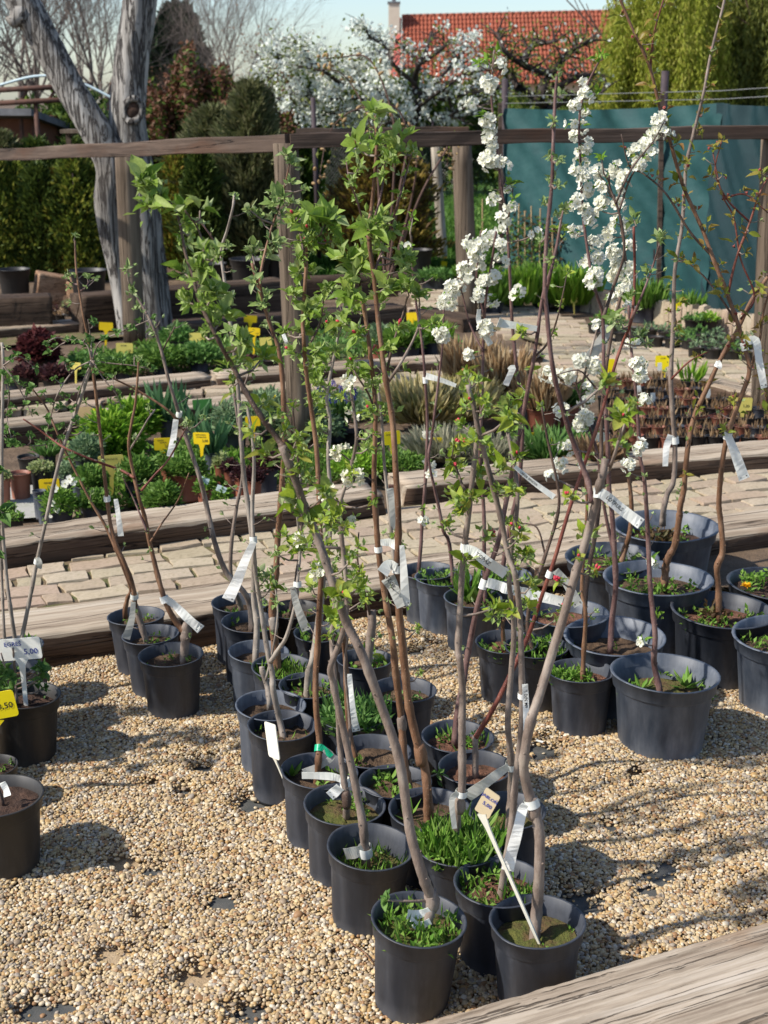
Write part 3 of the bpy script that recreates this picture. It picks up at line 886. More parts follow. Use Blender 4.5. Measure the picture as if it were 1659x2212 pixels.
p2 = polyD([(-120, 900), (560, 842), (1150, 835), (1440, 800), (1700, 862), (1760, 800), (1560, 742), (1280, 705), (1235, 690), (1060, 640), (960, 608), (880, 612), (890, 672), (1010, 694), (1190, 748), (1180, 765), (470, 822), (-120, 872)], ZP)
path('cross_path', p2, ZP + .012, 0.06, 0.20, 0.13, 'wider brick path crossing behind the herb bed')
p3 = polyD([(-150, 722), (300, 702), (300, 690), (-150, 706)], ZP)
sheet('sand_path', [(p.x, p.y, ZP + .004) for p in polyD([(-150, 760), (275, 727), (275, 694), (-150, 712)], ZP)], M['joint'], label='narrow sandy path on the left beyond the dark red plant')
sheet('concrete_slab', [(p.x, p.y, ZP - .02) for p in polyD([(-60, 1128), (112, 1115), (95, 1045), (-60, 1060)], ZP - .02)], M['concrete'], label='grey stained concrete slab among the small pots')
# upright brick edging under the net
eb = empty('brick_edging', at_z(1450, 690, ZP))
e0, e1_ = at_z(1180, 640, ZP + .05), at_z(1700, 722, ZP + .05)
nb = 44
for i in range(nb):
    t = (i + .5) / nb
    P = e0 + (e1_ - e0) * t
    an = atan2(e1_.y - e0.y, e1_.x - e0.x)
    q = Quaternion((0, 0, 1), an) @ Quaternion((0, 1, 0), U(-.1, .1))
    inst('brick', random.choice(BRICKS), P + Vector((0, U(-.01, .01), .11 + U(-.02, .02))), q, ((e1_ - e0).length / nb * .94, .09, .2), eb)
tag(eb, 'row of upright pale bricks edging the bed below the net fence', 'edging')

# ------------------------------------------------------------------ lawn
lp = polyD([(700, 640), (1090, 585), (1150, 560), (1100, 420), (1090, 330), (640, 330), (600, 560)], ZP)
sheet('lawn', [(p.x, p.y, ZP + .002) for p in lp], M['grassground'], label='green lawn behind the posts')
n = 26000
lx = RNG.uniform(640, 1120, n); ly = 340 + 260 * RNG.random(n) ** .55
C = np.array([at_z(a, b, ZP) for a, b in zip(lx, ly)])
ok = np.array([inpoly(c[0], c[1], [(p.x, p.y) for p in lp]) for c in C])
C = C[ok]; n = len(C)
D = rdir(n, 1.3); D[:, 2] = np.abs(D[:, 2])
o = leafcloud('grass', C, D, rdir(n), RNG.uniform(.05, .13, n), .012, M['lawn_blade'])
tag(o, 'short green lawn grass behind the fence posts')

# ------------------------------------------------------------------ post and rail frame
def post(name, d_top, d_bot, z0, r, mat, label, cat_='post', Yt=None):
    B = at_z(*d_bot, z0)
    T = at_Y(*d_top, B.y if Yt is None else Yt)
    mb = MB()
    pts = [B + (T - B) * k / 8 for k in range(9)]
    rr = [r * (1.04 - .06 * k / 8 + U(-.015, .015)) for k in range(9)]
    mb.tube(pts, rr, 14, wob=.02)
    o = mb.build(name, mat, None, True)
    tag(o, label, cat_)
    return B, T
A_B, A_T = post('wooden_post', (271, 322), (291, 738), ZP, .082, M['post'], 'round brown post in front of the walnut tree')
B_B, B_T = post('wooden_post', (617, 309), (651, 958), ZP, .067, M['post'], 'round brown post among the leafy saplings holding the rail joint')
D_B, D_T = post('wooden_post', (997, 305), (1012, 690), ZP, .082, M['post'], 'thick grey post standing in front of the lawn')
E_B, E_T = post('wooden_post', (1672, 285), (1648, 905), ZP, .07, M['post'], 'round post at the right edge beside the dormant pots')
post('wooden_stake', (941, 318), (957, 568), ZP, .055, M['post_pale'], 'thin pale leaning stake on the lawn', 'stake')
def beam(P, Q, hw, hh, mat, label, name='wooden_rail', n=26):
    P, Q = Vector(P), Vector(Q)
    t = (Q - P).normalized(); s = t.cross(Vector((0, 0, 1))).normalized(); u = s.cross(t)
    V, F = [], []
    L = (Q - P).length
    c = .12
    prof = [(-1, -1 + c), (-1 + c, -1), (1 - c, -1), (1, -1 + c), (1, 1 - c), (1 - c, 1), (-1 + c, 1), (-1, 1 - c)]
    for i in range(n + 1):
        for (a, b) in prof:
            V.append((L * i / n, a * hw + U(-.0015, .0015), b * hh + U(-.002, .002) + .004 * sin(i * .7)))
    k = 8
    for i in range(n):
        for j in range(k):
            F.append([i * k + j, i * k + (j + 1) % k, (i + 1) * k + (j + 1) % k, (i + 1) * k + j])
    F.append(list(range(k))[::-1]); F.append([n * k + j for j in range(k)])
    me = bpy.data.meshes.new(name); me.from_pydata(V, [], F); me.materials.append(mat); me.update()
    o = bpy.data.objects.new(name, me); COL.objects.link(o)
    o.matrix_world = Matrix(((t.x, s.x, u.x, P.x), (t.y, s.y, u.y, P.y), (t.z, s.z, u.z, P.z), (0, 0, 0, 1)))
    tag(o, label, 'rail')
    return o
zr = Vector((0, 0, 0))
pL = at_Y(-60, 337, A_T.y + 1.0); pB = at_Y(626, 307, B_B.y - .04)
beam(pL, pB, .028, .043, M['rail'], 'long grey brown wooden rail passing in front of the walnut tree')
beam(at_Y(621, 305, B_B.y - .04) + Vector((.012, 0, 0)), at_Y(1760, 283, E_B.y), .028, .036, M['rail'], 'brown wooden rail crossing in front of the teal net')
beam(at_Y(640, 290, D_B.y), at_Y(1012, 285, D_B.y), .03, .045, M['rail'], 'rear wooden rail behind the blossom twigs')
# rusty thin upright by the lawn
mb = MB(); b = at_z(690, 570, ZP); t = at_Y(676, 210, b.y); mb.tube([b, (b + t) / 2, t], .028, 8)
tag(mb.build('iron_post', M['dark_metal'], None, True), 'thin dark iron post by the lawn left of the golden conifer', 'post')
mb = MB(); b = at_z(781, 560, ZP); t = at_Y(779, 350, b.y); mb.tube([b, t], .018, 8)
tag(mb.build('iron_post', M['wire'], None, True), 'thin grey stake before the golden conifer', 'stake')
# lilac ribbon tied to the rail
mb = MB(); c = at_Y(778, 305, B_B.y - .09)
mb.tube([c + Vector((-.012, 0, .05)), c, c + Vector((.004, 0, -.03)), c + Vector((-.03, 0, -.04))], .006, 5)
mb.tube([c + Vector((0, 0, -.03)), c + Vector((.03, 0, -.045))], .006, 5)
tag(mb.build('ribbon', M['pink'], None, True), 'small lilac ribbon tied around the rail', 'ribbon')

# ------------------------------------------------------------------ teal net fence
nf = empty('net_fence', at_z(1085, 600, ZP))
fl = at_z(1082, 585, ZP); fr = at_z(1420, 640, ZP); fr2 = at_z(1760, 700, ZP)
def net(P, Q, ztop0, ztop1, mat, nx, off, seed):
    V, F = [], []
    ny = 24
    t = (Q - P); nrm = Vector((t.y, -t.x, 0)).normalized()
    for i in range(nx + 1):
        for j in range(ny + 1):
            u, v = i / nx, j / ny
            z = .10 + ((ztop0 + (ztop1 - ztop0) * u) - .10) * v - .035 * sin(pi * u) * v
            w = .03 * sin(u * 7 + seed) * sin(v * 4 + 1) + .022 * sin(u * 19 + v * 9 + seed) + .014 * sin(v * 21 + u * 33) * (0.3 + v) + .010 * sin(u * 53 + v * 41 + seed) + .03 * (max(0, v - .86) / .14) * sin(u * 26 + seed)
            V.append(P + t * u + nrm * (w + off) + Vector((0, 0, z - ZP + ZP)))
    for i in range(nx):
        for j in range(ny):
            a = i * (ny + 1) + j
            F.append([a, a + ny + 1, a + ny + 2, a + 1])
    mesh_obj('net_panel', V, F, mat, nf, True)
fl0 = Vector((fl.x, fl.y, 0)); fr0 = Vector((fr.x, fr.y, 0)); fr20 = Vector((fr2.x, fr2.y, 0))
H0 = at_Y(1085, 234, fl.y).z; H1 = at_Y(1540, 222, (fr.y + fr2.y) / 2 - .0).z
seam = fr0 + (fr20 - fr0) * ((1542 - 1420) / 340.0)
net(fl0, seam, H0, H1, M['teal'], 90, 0, 0.5)
net(seam - (seam - fl0).normalized() * .06, fr20, H1, H1 + .02, M['teal_dark'], 50, .03, 2.2)
for (xt, yt, xb, P0) in [(1080, 222, 1078, fl0), (1430, 205, 1415, fr0)]:
    mb = MB(); b = Vector((P0.x, P0.y - .05, ZP - .02)); t = at_Y(xt, yt, b.y); mb.tube([b, (b + t) / 2, t], .028, 4)
    mb.build('post', M['rail'], nf)
for (x, y0, y1, P0) in [(1091, 170, 260, fl0), (1437, 153, 250, fr0)]:
    b = at_Y(x, y1, P0.y + .1); t = at_Y(x, y0, P0.y + .1)
    mb = MB(); mb.tube([Vector((b.x, b.y, ZP)), t], .035, 8); mb.build('iron_pipe', M['dark_metal'], nf, True)
for dz in (.05, .12):
    mb = MB(); mb.tube([fl0 + Vector((0, .08, H0 + dz)), seam + Vector((0, .08, H1 + dz - .02)), fr20 + Vector((0, .08, H1 + .03 + dz))], .004, 4)
    mb.build('wire', M['wire'], nf)
tag(nf, 'teal green shade net stretched along a post fence', 'fence')
# chain link left of the net
cf = empty('wire_fence', at_z(980, 420, ZP))
w0, w1 = at_z(640, 430, ZP), at_z(1080, 425, ZP)
mb = MB()
hh = 1.35
for k in range(-26, 96):
    for s_ in (1, -1):
        x0 = k / 70.0
        a, b = x0, x0 + s_ * .26
        P0 = w0 + (w1 - w0) * a; P1 = w0 + (w1 - w0) * b + Vector((0, 0, hh))
        if min(a, b) < 0 or max(a, b) > 1: continue
        mb.tube([P0, P1], .0035, 3, cap=False)
o = mb.build('chain_link', M['wire'], cf); o['kind'] = 'stuff'
for a in (0, .33, .66, 1.0):
    mb = MB(); P0 = w0 + (w1 - w0) * a; mb.tube([P0, P0 + Vector((0, 0, hh + .05))], .025, 8); mb.build('post', M['dark_metal'], cf, True)
tag(cf, 'grey chain link fence across the back of the lawn', 'fence')

# ------------------------------------------------------------------ walnut tree
wt = empty('walnut_tree', at_z(300, 728, ZP))
def trunk_tube(pts, name, seed, Y0, parent, mat, n=22, per=8):
    rg = np.random.default_rng(seed)
    P = cat([(x, y, w) for x, y, w in pts], per)
    V, F = [], []
    k = len(P)
    C3 = []
    for (x, y, w) in P:
        p = at_Y(x, y, Y0)
        C3.append((p, w / 2 * mpp(p)))
    ph = rg.uniform(0, 6.28, 5)
    for i, (p, r) in enumerate(C3):
        t = (C3[min(i + 1, k - 1)][0] - C3[max(0, i - 1)][0]).normalized()
        a = Vector((0, 1, 0)); a = (a - t * a.dot(t)).normalized(); b = t.cross(a)
        for j in range(n):
            an = 2 * pi * j / n
            rr = r * (1 + .045 * sin(3 * an + ph[0] + i * .06) + .03 * sin(7 * an + ph[1] - i * .04) + .02 * sin(13 * an + ph[2] + i * .1) + rg.normal(0, .008))
            V.append(p + (a * cos(an) + b * sin(an)) * rr)
    for i in range(k - 1):
        for j in range(n):
            F.append([i * n + j, i * n + (j + 1) % n, (i + 1) * n + (j + 1) % n, (i + 1) * n + j])
    F.append(list(range(n))); F.append([(k - 1) * n + j for j in range(n)][::-1])
    return mesh_obj(name, V, F, mat, parent, True)
Yw = at_z(300, 728, ZP).y + .25
trunk_tube([(338, 745, 74), (328, 640, 76), (312, 540, 86), (297, 440, 96), (285, 340, 86), (276, 260, 80), (280, 190, 76), (287, 110, 74), (297, 40, 74), (306, -60, 70), (314, -200, 64)], 'trunk', 3, Yw, wt, M['walnut'])
trunk_tube([(280, 745, 44), (260, 600, 50), (243, 500, 62), (236, 430, 68), (243, 365, 72), (218, 302, 70), (182, 240, 66), (147, 180, 64), (110, 110, 64), (72, 40, 67), (42, -12, 67), (0, -90, 60)], 'limb', 5, Yw - .10, wt, M['walnut'])
stub = at_Y(30, 36, Yw - .12)
mb = MB(); mb.tube([at_Y(60, 30, Yw - .12), at_Y(38, 34, Yw - .16), at_Y(24, 44, Yw - .18), at_Y(20, 36, Yw - .18)], [.11, .08, .06, .04], 10, wob=.05); mb.build('stub', M['walnut'], wt, True)
# branch collar with dark hollow, on the upright trunk
kc = at_Y(286, 238, Yw - .165)
mb = MB()
ring = []
for j in range(18):
    a = 2 * pi * j / 18
    ring.append(kc + Vector((.066 * cos(a) + .012 * sin(a), .03 * abs(cos(a)), .085 * sin(a))))
for j in range(18):
    mb.tube([ring[j], ring[(j + 1) % 18]], .027, 7, cap=False)
mb.build('branch_collar', M['walnut'], wt, True)
mb = MB(); mb.lathe([(.07, -.02), (.05, .0), (.0, .006)], 16, kc + Vector((0, .012, 0)), rot=Matrix.Rotation(pi / 2, 3, 'X')); mb.build('hollow', M['soil_dark'], wt, True)
tag(wt, 'large grey walnut tree with two thick trunks and a branch scar', 'tree')

# ------------------------------------------------------------------ branching generator for background trees
def grow(mb, P, d, L, r, lev, maxlev, spread, tips, up=.15, seg=4, nk=(2, 3), shrink=.72, sides=5, bend=.18):
    P = Vector(P); d = Vector(d).normalized()
    pts, rad = [P.copy()], [r]
    for i in range(seg):
        d = (d + Vector((U(-1, 1), U(-1, 1), U(-1, 1))) * bend + Vector((0, 0, up * .3))).normalized()
        P = P + d * (L / seg)
        pts.append(P.copy()); rad.append(r * (1 - .45 * (i + 1) / seg))
    mb.tube(pts, rad, sides if lev < 2 else 3, cap=False)
    if lev >= maxlev:
        tips.append((P.copy(), d.copy()))
        tips.append((pts[len(pts) // 2].copy(), d.copy()))
        return
    for k in range(random.randint(*nk)):
        i = random.randint(max(1, seg // 2), seg)
        q = pts[i]
        ax = Vector((U(-1, 1), U(-1, 1), U(-.6, .9))).normalized()
        nd = (d + ax * spread).normalized()
        grow(mb, q, nd, L * shrink * U(.8, 1.15), rad[i] * .68, lev + 1, maxlev, spread, tips, up, max(2, seg - 1), nk, shrink, sides, bend)
    grow(mb, P, d, L * shrink, rad[-1] * .95, lev + 1, maxlev, spread, tips, up, max(2, seg - 1), nk, shrink, sides, bend)

def bare_tree(x, yb, Y, h, label, mat='tw_grey', lv=5, leaf=None, r=None, trunks=1, spread=.75, nleaf=0, ls=.05, nk=(3, 4)):
    base = at_Y(x, yb, Y); base.z = ZP
    t = empty('bare_tree', base)
    mb = MB(); tips = []
    for k in range(trunks):
        grow(mb, base + Vector((U(-.15, .15), U(-.15, .15), 0)), (U(-.25, .25), U(-.2, .2), 1), h * .30, r or h * .0095, 0, lv, spread, tips, .2, 5, nk)
    o = mb.build('branches', M[mat], t, True)
    if leaf:
        T = np.array([p for p, d in tips]); idx = RNG.integers(0, len(T), nleaf)
        C = T[idx] + RNG.normal(0, h * .018, (nleaf, 3))
        leafcloud('leaf_buds', C, rdir(nleaf), rdir(nleaf), ls, ls * .6, M[leaf], t)
    tag(t, label, 'tree', 'bare trees behind the nursery')
    return t
random.seed(21)
bare_tree(-30, 400, 22, 7.0, 'bare grey tree behind the leaning walnut limb at the left edge', trunks=2)
bare_tree(175, 400, 24, 7.0, 'bare grey tree seen between the two walnut trunks', trunks=2)
bare_tree(90, 400, 27, 7.5, 'farther bare tree with fine twigs behind the walnut limb', trunks=2)
bare_tree(490, 400, 27, 5.6, 'bare tree with fine pale twigs right of the dark spruce', trunks=2)
bare_tree(585, 400, 25, 3.6, 'small bare tree with reddish buds beside the blossom tree', 'tw_grey', trunks=2, leaf='redbud_twig', nleaf=700, ls=.05)
bare_tree(372, 400, 23, 2.7, 'small reddish bare tree behind the upright walnut trunk', 'tw_brown', trunks=2, leaf='redbud_twig', nleaf=450, ls=.05)

# ------------------------------------------------------------------ conifers, hedges, shrubs
def conifer(name, x, ybase, Y, ytop, wpx, mat, label, n=5000, shape='oval', ls=.10, lw=.035, group=None, droop=.35, lumps=9, z0=None, trunk=True, seed=0, mat2=None, cat_='conifer'):
    rg = np.random.default_rng(seed + 100)
    base = at_Y(x, ybase, Y)
    if z0 is not None: base.z = z0
    top = at_Y(x, ytop, Y)
    h = top.z - base.z
    R = wpx / 2 * mpp(top)
    t = empty(name, base)
    mb = MB(); mb.tube([base, base + Vector((.01, 0, h * .5)), base + Vector((0, 0, h * .9))], [R * .07 + .012, R * .05 + .008, .006], 6)
    mb.build('trunk', M['tw_dark'], t, True)
    u = rg.random(n)
    if shape == 'cone': prof = lambda s: (1 - s) ** .85 * (.25 + .75 * np.minimum(1, s * 6))
    elif shape == 'column': prof = lambda s: np.minimum(1, s * 5 + .5) * np.minimum(1, (1 - s) * 2.2) ** .6
    elif shape == 'round': prof = lambda s: np.sqrt(np.clip(1 - (2 * s - 1) ** 2, 0, 1))
    else: prof = lambda s: np.minimum(1, s * 4 + .35) * np.clip(1 - s ** 2.6, 0, 1) ** .55
    s = u ** .9
    an = rg.uniform(0, 2 * pi, n)
    lob = 1 + .28 * np.sin(an * 3 + s * 9 + seed) + .20 * np.sin(an * 5 - s * 23 + seed * 2) + .16 * np.sin(an * 9 + s * 47) + .10 * np.sin(an * 13 - s * 80)
    rad = R * prof(s) * lob * (.35 + .75 * rg.random(n) ** .5)
    C = np.stack([base.x + rad * np.cos(an), base.y + rad * np.sin(an), base.z + h * s * .97 + rg.normal(0, h * .01, n)], 1)
    D = np.stack([np.cos(an), np.sin(an), np.full(n, .9)], 1) + rg.normal(0, .35, (n, 3))
    if droop < 0: D[:, 2] = -1.0 + rg.normal(0, .3, n)
    N = rdir(n)
    k = n if mat2 is None else int(n * .62)
    leafcloud('foliage', C[:k], D[:k], N[:k], ls * rg.uniform(.6, 1.3, k), lw * rg.uniform(.7, 1.3, k), M[mat], t)
    if mat2:
        leafcloud('dry_foliage', C[k:], D[k:], N[k:], ls * rg.uniform(.6, 1.3, n - k), lw, M[mat2], t)
    tag(t, label, cat_, group)
    return t
Yh = at_z(100, 600, ZP).y
random.seed(5)
tl = ['thuja at the far left edge behind the bedding pots', 'bushy thuja left of the sawn blocks', 'yellow tipped thuja behind the sawn blocks', 'small rounded thuja with golden tips', 'upright thuja between the sawn blocks and the walnut tree', 'bright green thuja next to the walnut tree']
for i, (x, yt, w, m, n) in enumerate([(-8, 330, 84, 'thuja', 4200), (50, 345, 82, 'thuja', 4200), (98, 355, 64, 'thuja_dark', 3600), (135, 348, 66, 'golden', 3200), (172, 335, 72, 'thuja', 3800), (215, 352, 74, 'thuja', 3800)]):
    conifer('thuja', x, 612, Yh + .1 * (i % 2), yt + (-18, 6, -4, 14, -10, 8)[i], w * 1.35, m, tl[i], n, 'oval', .075, .026, 'potted thujas along the back', seed=i, mat2='thuja_dark' if m != 'thuja_dark' else None)
for i, (x, yt, w) in enumerate([(20, 280, 100), (95, 300, 100), (175, 300, 90), (345, 400, 60), (400, 400, 60)]):
    conifer('juniper_shrub', x, 560, Yh + 1.4, yt, w * 1.2, 'juniper' if i < 1 else 'thuja_dark', ['feathery grey green shrub behind the thujas at the left edge', 'dark evergreen behind the thujas', 'dark evergreen shrub left of the walnut tree', 'low dark evergreen right of the walnut trunk', 'dark evergreen under the feathery juniper'][i], 4000, 'oval', .10, .03, 'evergreens behind the thujas', seed=20 + i)
conifer('juniper_tree', 470, 575, Yh + .6, 235, 150, 'juniper', 'tall feathery olive juniper left of the rail joint', 9000, 'column', .13, .022, seed=41)
conifer('juniper_tree', 552, 575, Yh + .2, 178, 120, 'juniper', 'tallest feathery olive juniper behind the rail joint post', 11000, 'column', .13, .022, seed=42)
conifer('thuja', 395, 580, Yh + .3, 330, 110, 'thuja', 'golden green thuja right of the walnut trunk', 6500, 'oval', .09, .03, seed=43, mat2='golden')
conifer('thuja', 440, 590, Yh - .2, 330, 80, 'thuja_dark', 'dark narrow thuja below the olive juniper', 5000, 'oval', .09, .03, seed=44)
conifer('golden_conifer', 822, 585, Yh + .4, 315, 200, 'golden', 'rounded golden brown conifer behind the tall apple sapling', 13000, 'oval', .085, .03, seed=45, mat2='browning')
conifer('green_thuja', 640, 300, 21, 160, 90, 'hedge_green', 'round green shrub behind the blossom tree on the left', 3500, 'round', .16, .07, seed=46, z0=ZP)
conifer('spruce', 400, 420, 30, 10, 112, 'spruce', 'dark narrow spruce standing behind the brown hedge', 8500, 'oval', .26, .09, seed=47, z0=ZP, cat_='spruce')
# hedges as leafy banks
def hedge(name, x0, x1, ytop, Y, dY, mat, label, n=9000, ls=.11, mat2=None, z0=ZP, lump=.12, share=.5):
    P0, P1 = at_Y(x0, ytop, Y), at_Y(x1, ytop, Y)
    u = RNG.random(n)
    h = P0.z - z0
    hh = h * (1 + lump * np.sin(u * 9 + x0) + lump * .7 * np.sin(u * 23 + 1) + lump * .4 * np.sin(u * 61))
    v = RNG.random(n) ** .6
    C = np.stack([P0.x + (P1.x - P0.x) * u, Y + dY * (RNG.random(n) - .5) + .25 * np.sin(u * 31), z0 + hh * v], 1)
    t = empty(name, ((P0.x + P1.x) / 2, Y, z0))
    k = n if not mat2 else int(n * share)
    leafcloud('foliage', C[:k], rdir(k, .3), rdir(k), ls * RNG.uniform(.6, 1.3, k), ls * .5, M[mat], t)
    if mat2: leafcloud('dry_leaves', C[k:], rdir(n - k, .2), rdir(n - k), ls, ls * .55, M[mat2], t)
    tag(t, label, 'hedge')
    return t
hedge('hedge', 300, 640, 172, 19, 1.0, 'hedge_green', 'russet and green hedge behind the junipers', 17000, .09, 'hedge_dry', share=.32)
hedge('hedge', -60, 330, 232, 19, 1.2, 'hedge_green', 'clipped green hedge behind the shed on the left', 12000, .11)
hedge('hedge', 600, 1110, 178, 27, 1.0, 'hedge_green', 'dark green hedge behind the white blossom', 12000, .15, lump=.05)
hedge('hedge', 1090, 1700, 190, 20, 1.6, 'hedge_green', 'leafy bank behind the teal net', 15000, .10, 'youngleaf', share=.55)
hedge('hedge', 560, 1130, 268, 31, 1.2, 'hedge_green', 'low shrubs behind the chain link fence', 12000, .14, 'hedge_dry', share=.6)
hedge('hedge', -60, 640, 420, Yh + 2.2, 1.2, 'thuja_dark', 'dense dark evergreen bank behind the thujas', 14000, .10)

# ------------------------------------------------------------------ blossom tree, old fruit tree, weeping tree
random.seed(33)
def blossom_tree():
    Y = 16.5
    base = at_Y(915, 330, Y); base.z = ZP
    t = empty('blossom_tree', base)
    mb = MB(); tips = []
    limbs = [[(905, 330), (890, 280), (905, 230), (895, 180), (905, 140), (925, 95), (932, 70)], [(890, 290), (850, 230), (800, 190), (740, 185), (660, 200), (600, 215)], [(895, 180), (850, 140), (830, 100), (800, 80), (785, 55)],
             [(905, 230), (960, 190), (1010, 160), (1050, 150)], [(870, 260), (800, 240), (720, 245), (640, 255)], [(740, 185), (690, 150), (620, 140), (590, 110)], [(800, 190), (770, 150), (700, 130)], [(905, 150), (885, 115), (850, 85)],
             [(960, 190), (980, 240), (1010, 270)], [(905, 230), (830, 270), (740, 280)], [(850, 140), (810, 120), (770, 130)], [(690, 150), (660, 120), (640, 90)], [(600, 215), (575, 190), (570, 160)], [(940, 180), (985, 130), (1000, 100)], [(905, 140), (950, 110), (965, 90)], [(900, 240), (950, 260), (1000, 235), (1060, 225)], [(850, 240), (800, 215), (700, 215), (650, 230)], [(905, 200), (960, 215), (1020, 200), (1070, 205)]]
    spots = []
    for li, l in enumerate(limbs):
        pp = cat([(x, y, U(-.6, .6) if i else 0) for i, (x, y) in enumerate(l)], 6)
        P = [at_Y(x, y, Y + dy) for x, y, dy in pp]
        if li == 0: P = [Vector((base.x, base.y, ZP))] + P
        w = .06 if li == 0 else .026
        mb.tube(P, [w * (1 - .75 * i / len(P)) for i in range(len(P))], 6, cap=False)
        for i, p in enumerate(P[4:]):
            for k in range(3):
                q = p + Vector((U(-.22, .22), U(-.3, .3), U(-.08, .14)))
                mb.tube([p, (p + q) / 2 + Vector((0, 0, .02)), q], [.007, .005, .003], 3, cap=False)
                if (li not in (0, 2, 7) and li not in (3, 8, 13, 14, 15, 17)) or random.random() < (.22 if li in (0, 2, 7) else .3): spots += [(p + q) / 2, q, q]
    mb.build('branches', M['tw_dark'], t, True)
    T = np.array([tuple(s) for s in spots]); n = 6500
    # flowers sit in clumps with gaps between
    cl = RNG.choice(len(T), 330)
    idx = RNG.choice(cl, n)
    C = T[idx] + RNG.normal(0, .05, (n, 3))
    leafcloud('blossom', C, rdir(n), rdir(n), RNG.uniform(.035, .06, n), .042, M['blossom'], t, .25)
    n = 1500; C = T[RNG.integers(0, len(T), n)] + RNG.normal(0, .05, (n, 3))
    leafcloud('young_leaves', C, rdir(n), rdir(n), .06, .03, M['youngleaf'], t)
    tag(t, 'plum tree in white blossom behind the wooden rail', 'tree')
blossom_tree()
def old_tree():
    Y = 17.5
    base = at_Y(1180, 300, Y); base.z = ZP
    t = empty('fruit_tree', base)
    mb = MB()
    limbs = [[(1185, 300), (1180, 250), (1170, 200), (1190, 160)], [(1180, 230), (1120, 190), (1060, 190), (1000, 205)], [(1190, 160), (1130, 140), (1090, 110), (1075, 70)], [(1190, 160), (1225, 120), (1250, 100), (1290, 85)], [(1180, 200), (1240, 170), (1290, 160)], [(1060, 190), (1010, 150), (980, 130)], [(1130, 140), (1150, 100), (1200, 90)], [(1180, 240), (1240, 210), (1300, 200)], [(1120, 190), (1090, 150), (1040, 140)]]
    sp = []
    for li, l in enumerate(limbs):
        P = [at_Y(x, y, Y + dy) for x, y, dy in cat([(x, y, U(-.5, .5) if i else 0) for i, (x, y) in enumerate(l)], 6)]
        if li == 0: P = [Vector((base.x, base.y, ZP))] + P
        w = .09 if li == 0 else .05
        mb.tube(P, [w * (1 - .7 * i / len(P)) * U(.85, 1.15) for i in range(len(P))], 7, cap=False)
        for p in P[3:]:
            for k in range(2):
                q = p + Vector((U(-.25, .25), U(-.3, .3), U(-.12, .25)))
                mb.tube([p, (p + q) / 2 + Vector((U(-.04, .04), 0, .02)), q], [.016, .011, .006], 3, cap=False); sp += [q, (p + q) / 2]
    mb.build('branches', M['tw_dark'], t, True)
    T = np.array([tuple(s) for s in sp]); n = 1500
    C = T[RNG.integers(0, len(T), n)] + RNG.normal(0, .06, (n, 3))
    leafcloud('young_leaves', C, rdir(n), rdir(n), .055, .03, M['youngleaf'], t)
    n = 220; C = T[RNG.integers(0, len(T), n)] + RNG.normal(0, .05, (n, 3))
    leafcloud('blossom', C, rdir(n), rdir(n), .05, .04, M['blossom'], t)
    tag(t, 'old dark branched fruit tree in front of the red roof', 'tree')
old_tree()
def weeping(name, x, ybase, Y, ytop, wpx, mat, label, ns, seed, ls=.13, lw=.03, hang=1.0):
    rg = np.random.default_rng(seed)
    base = at_Y(x, ybase, Y); base.z = ZP
    top = at_Y(x, ytop, Y); h = top.z - ZP; R = wpx / 2 * mpp(top)
    t = empty(name, base)
    mb = MB(); tips = []
    st = random.getstate(); random.seed(seed)
    grow(mb, base, (0, 0, 1), h * .36, h * .03, 0, 3, .8, tips, .3, 4)
    random.setstate(st)
    mb.build('trunk', M['tw_brown'], t, True)
    Cs, Ds = [], []
    for k in range(ns):
        a = rg.uniform(0, 2 * pi); rr = R * sqrt(rg.random()) * (1 + .15 * sin(a * 5 + seed))
        if sin(a * 4 + seed) * cos(rr / R * 7) + .5 * sin(a * 9) < -.35: continue
        zt = ZP + h * (1 - .35 * (rr / R) ** 3) * rg.uniform(.3, 1.0)
        L = h * rg.uniform(.08, .40) * hang
        m = int(L / (ls * .32)) + 2
        x0, y0 = base.x + rr * cos(a), base.y + rr * sin(a)
        for i in range(m):
            u = i / m
            p = (x0 + cos(a) * .10 * sin(u * 1.6) + rg.normal(0, .03), y0 + sin(a) * .10 * u + rg.normal(0, .03), zt - L * u)
            if p[2] < ZP + .3: break
            Cs.append(p); Ds.append((rg.normal(0, .45), rg.normal(0, .45), -1))
    n = len(Cs)
    leafcloud('foliage', np.array(Cs), np.array(Ds), rdir(n), ls * RNG.uniform(.6, 1.2, n), lw, M[mat], t)
    tag(t, label, 'tree')
    print(name, n)
weeping('weeping_willow', 1420, 400, 19, -170, 300, 'willow', 'yellow green weeping willow in front of the roof end', 2300, 1, .08, .022, 1.25)
weeping('weeping_conifer', 1545, 400, 21.5, -190, 230, 'cedar_brown', 'dark brown weeping conifer between two lighter green trees', 1500, 2, .11, .035)
weeping('weeping_conifer', 1675, 400, 19.5, -190, 280, 'cedar', 'olive green drooping conifer at the right edge', 2300, 3, .10, .032)

# ------------------------------------------------------------------ house with tiled roof
Yr = 75.0
hb = at_Y(1100, 215, Yr); hb.z = 0
hs = empty('house', hb)
r0, r1 = at_Y(868, 36, Yr + 2), at_Y(1560, 20, Yr + 2)
sc_ = mpp(r0)
drop = Vector((0, -3.6, -3.4))
roof = MB()
roof.add([r0, r1, r1 + drop, r0 + drop], [[0, 1, 2, 3]])
ro = roof.build('roof', M['fascia'], hs)
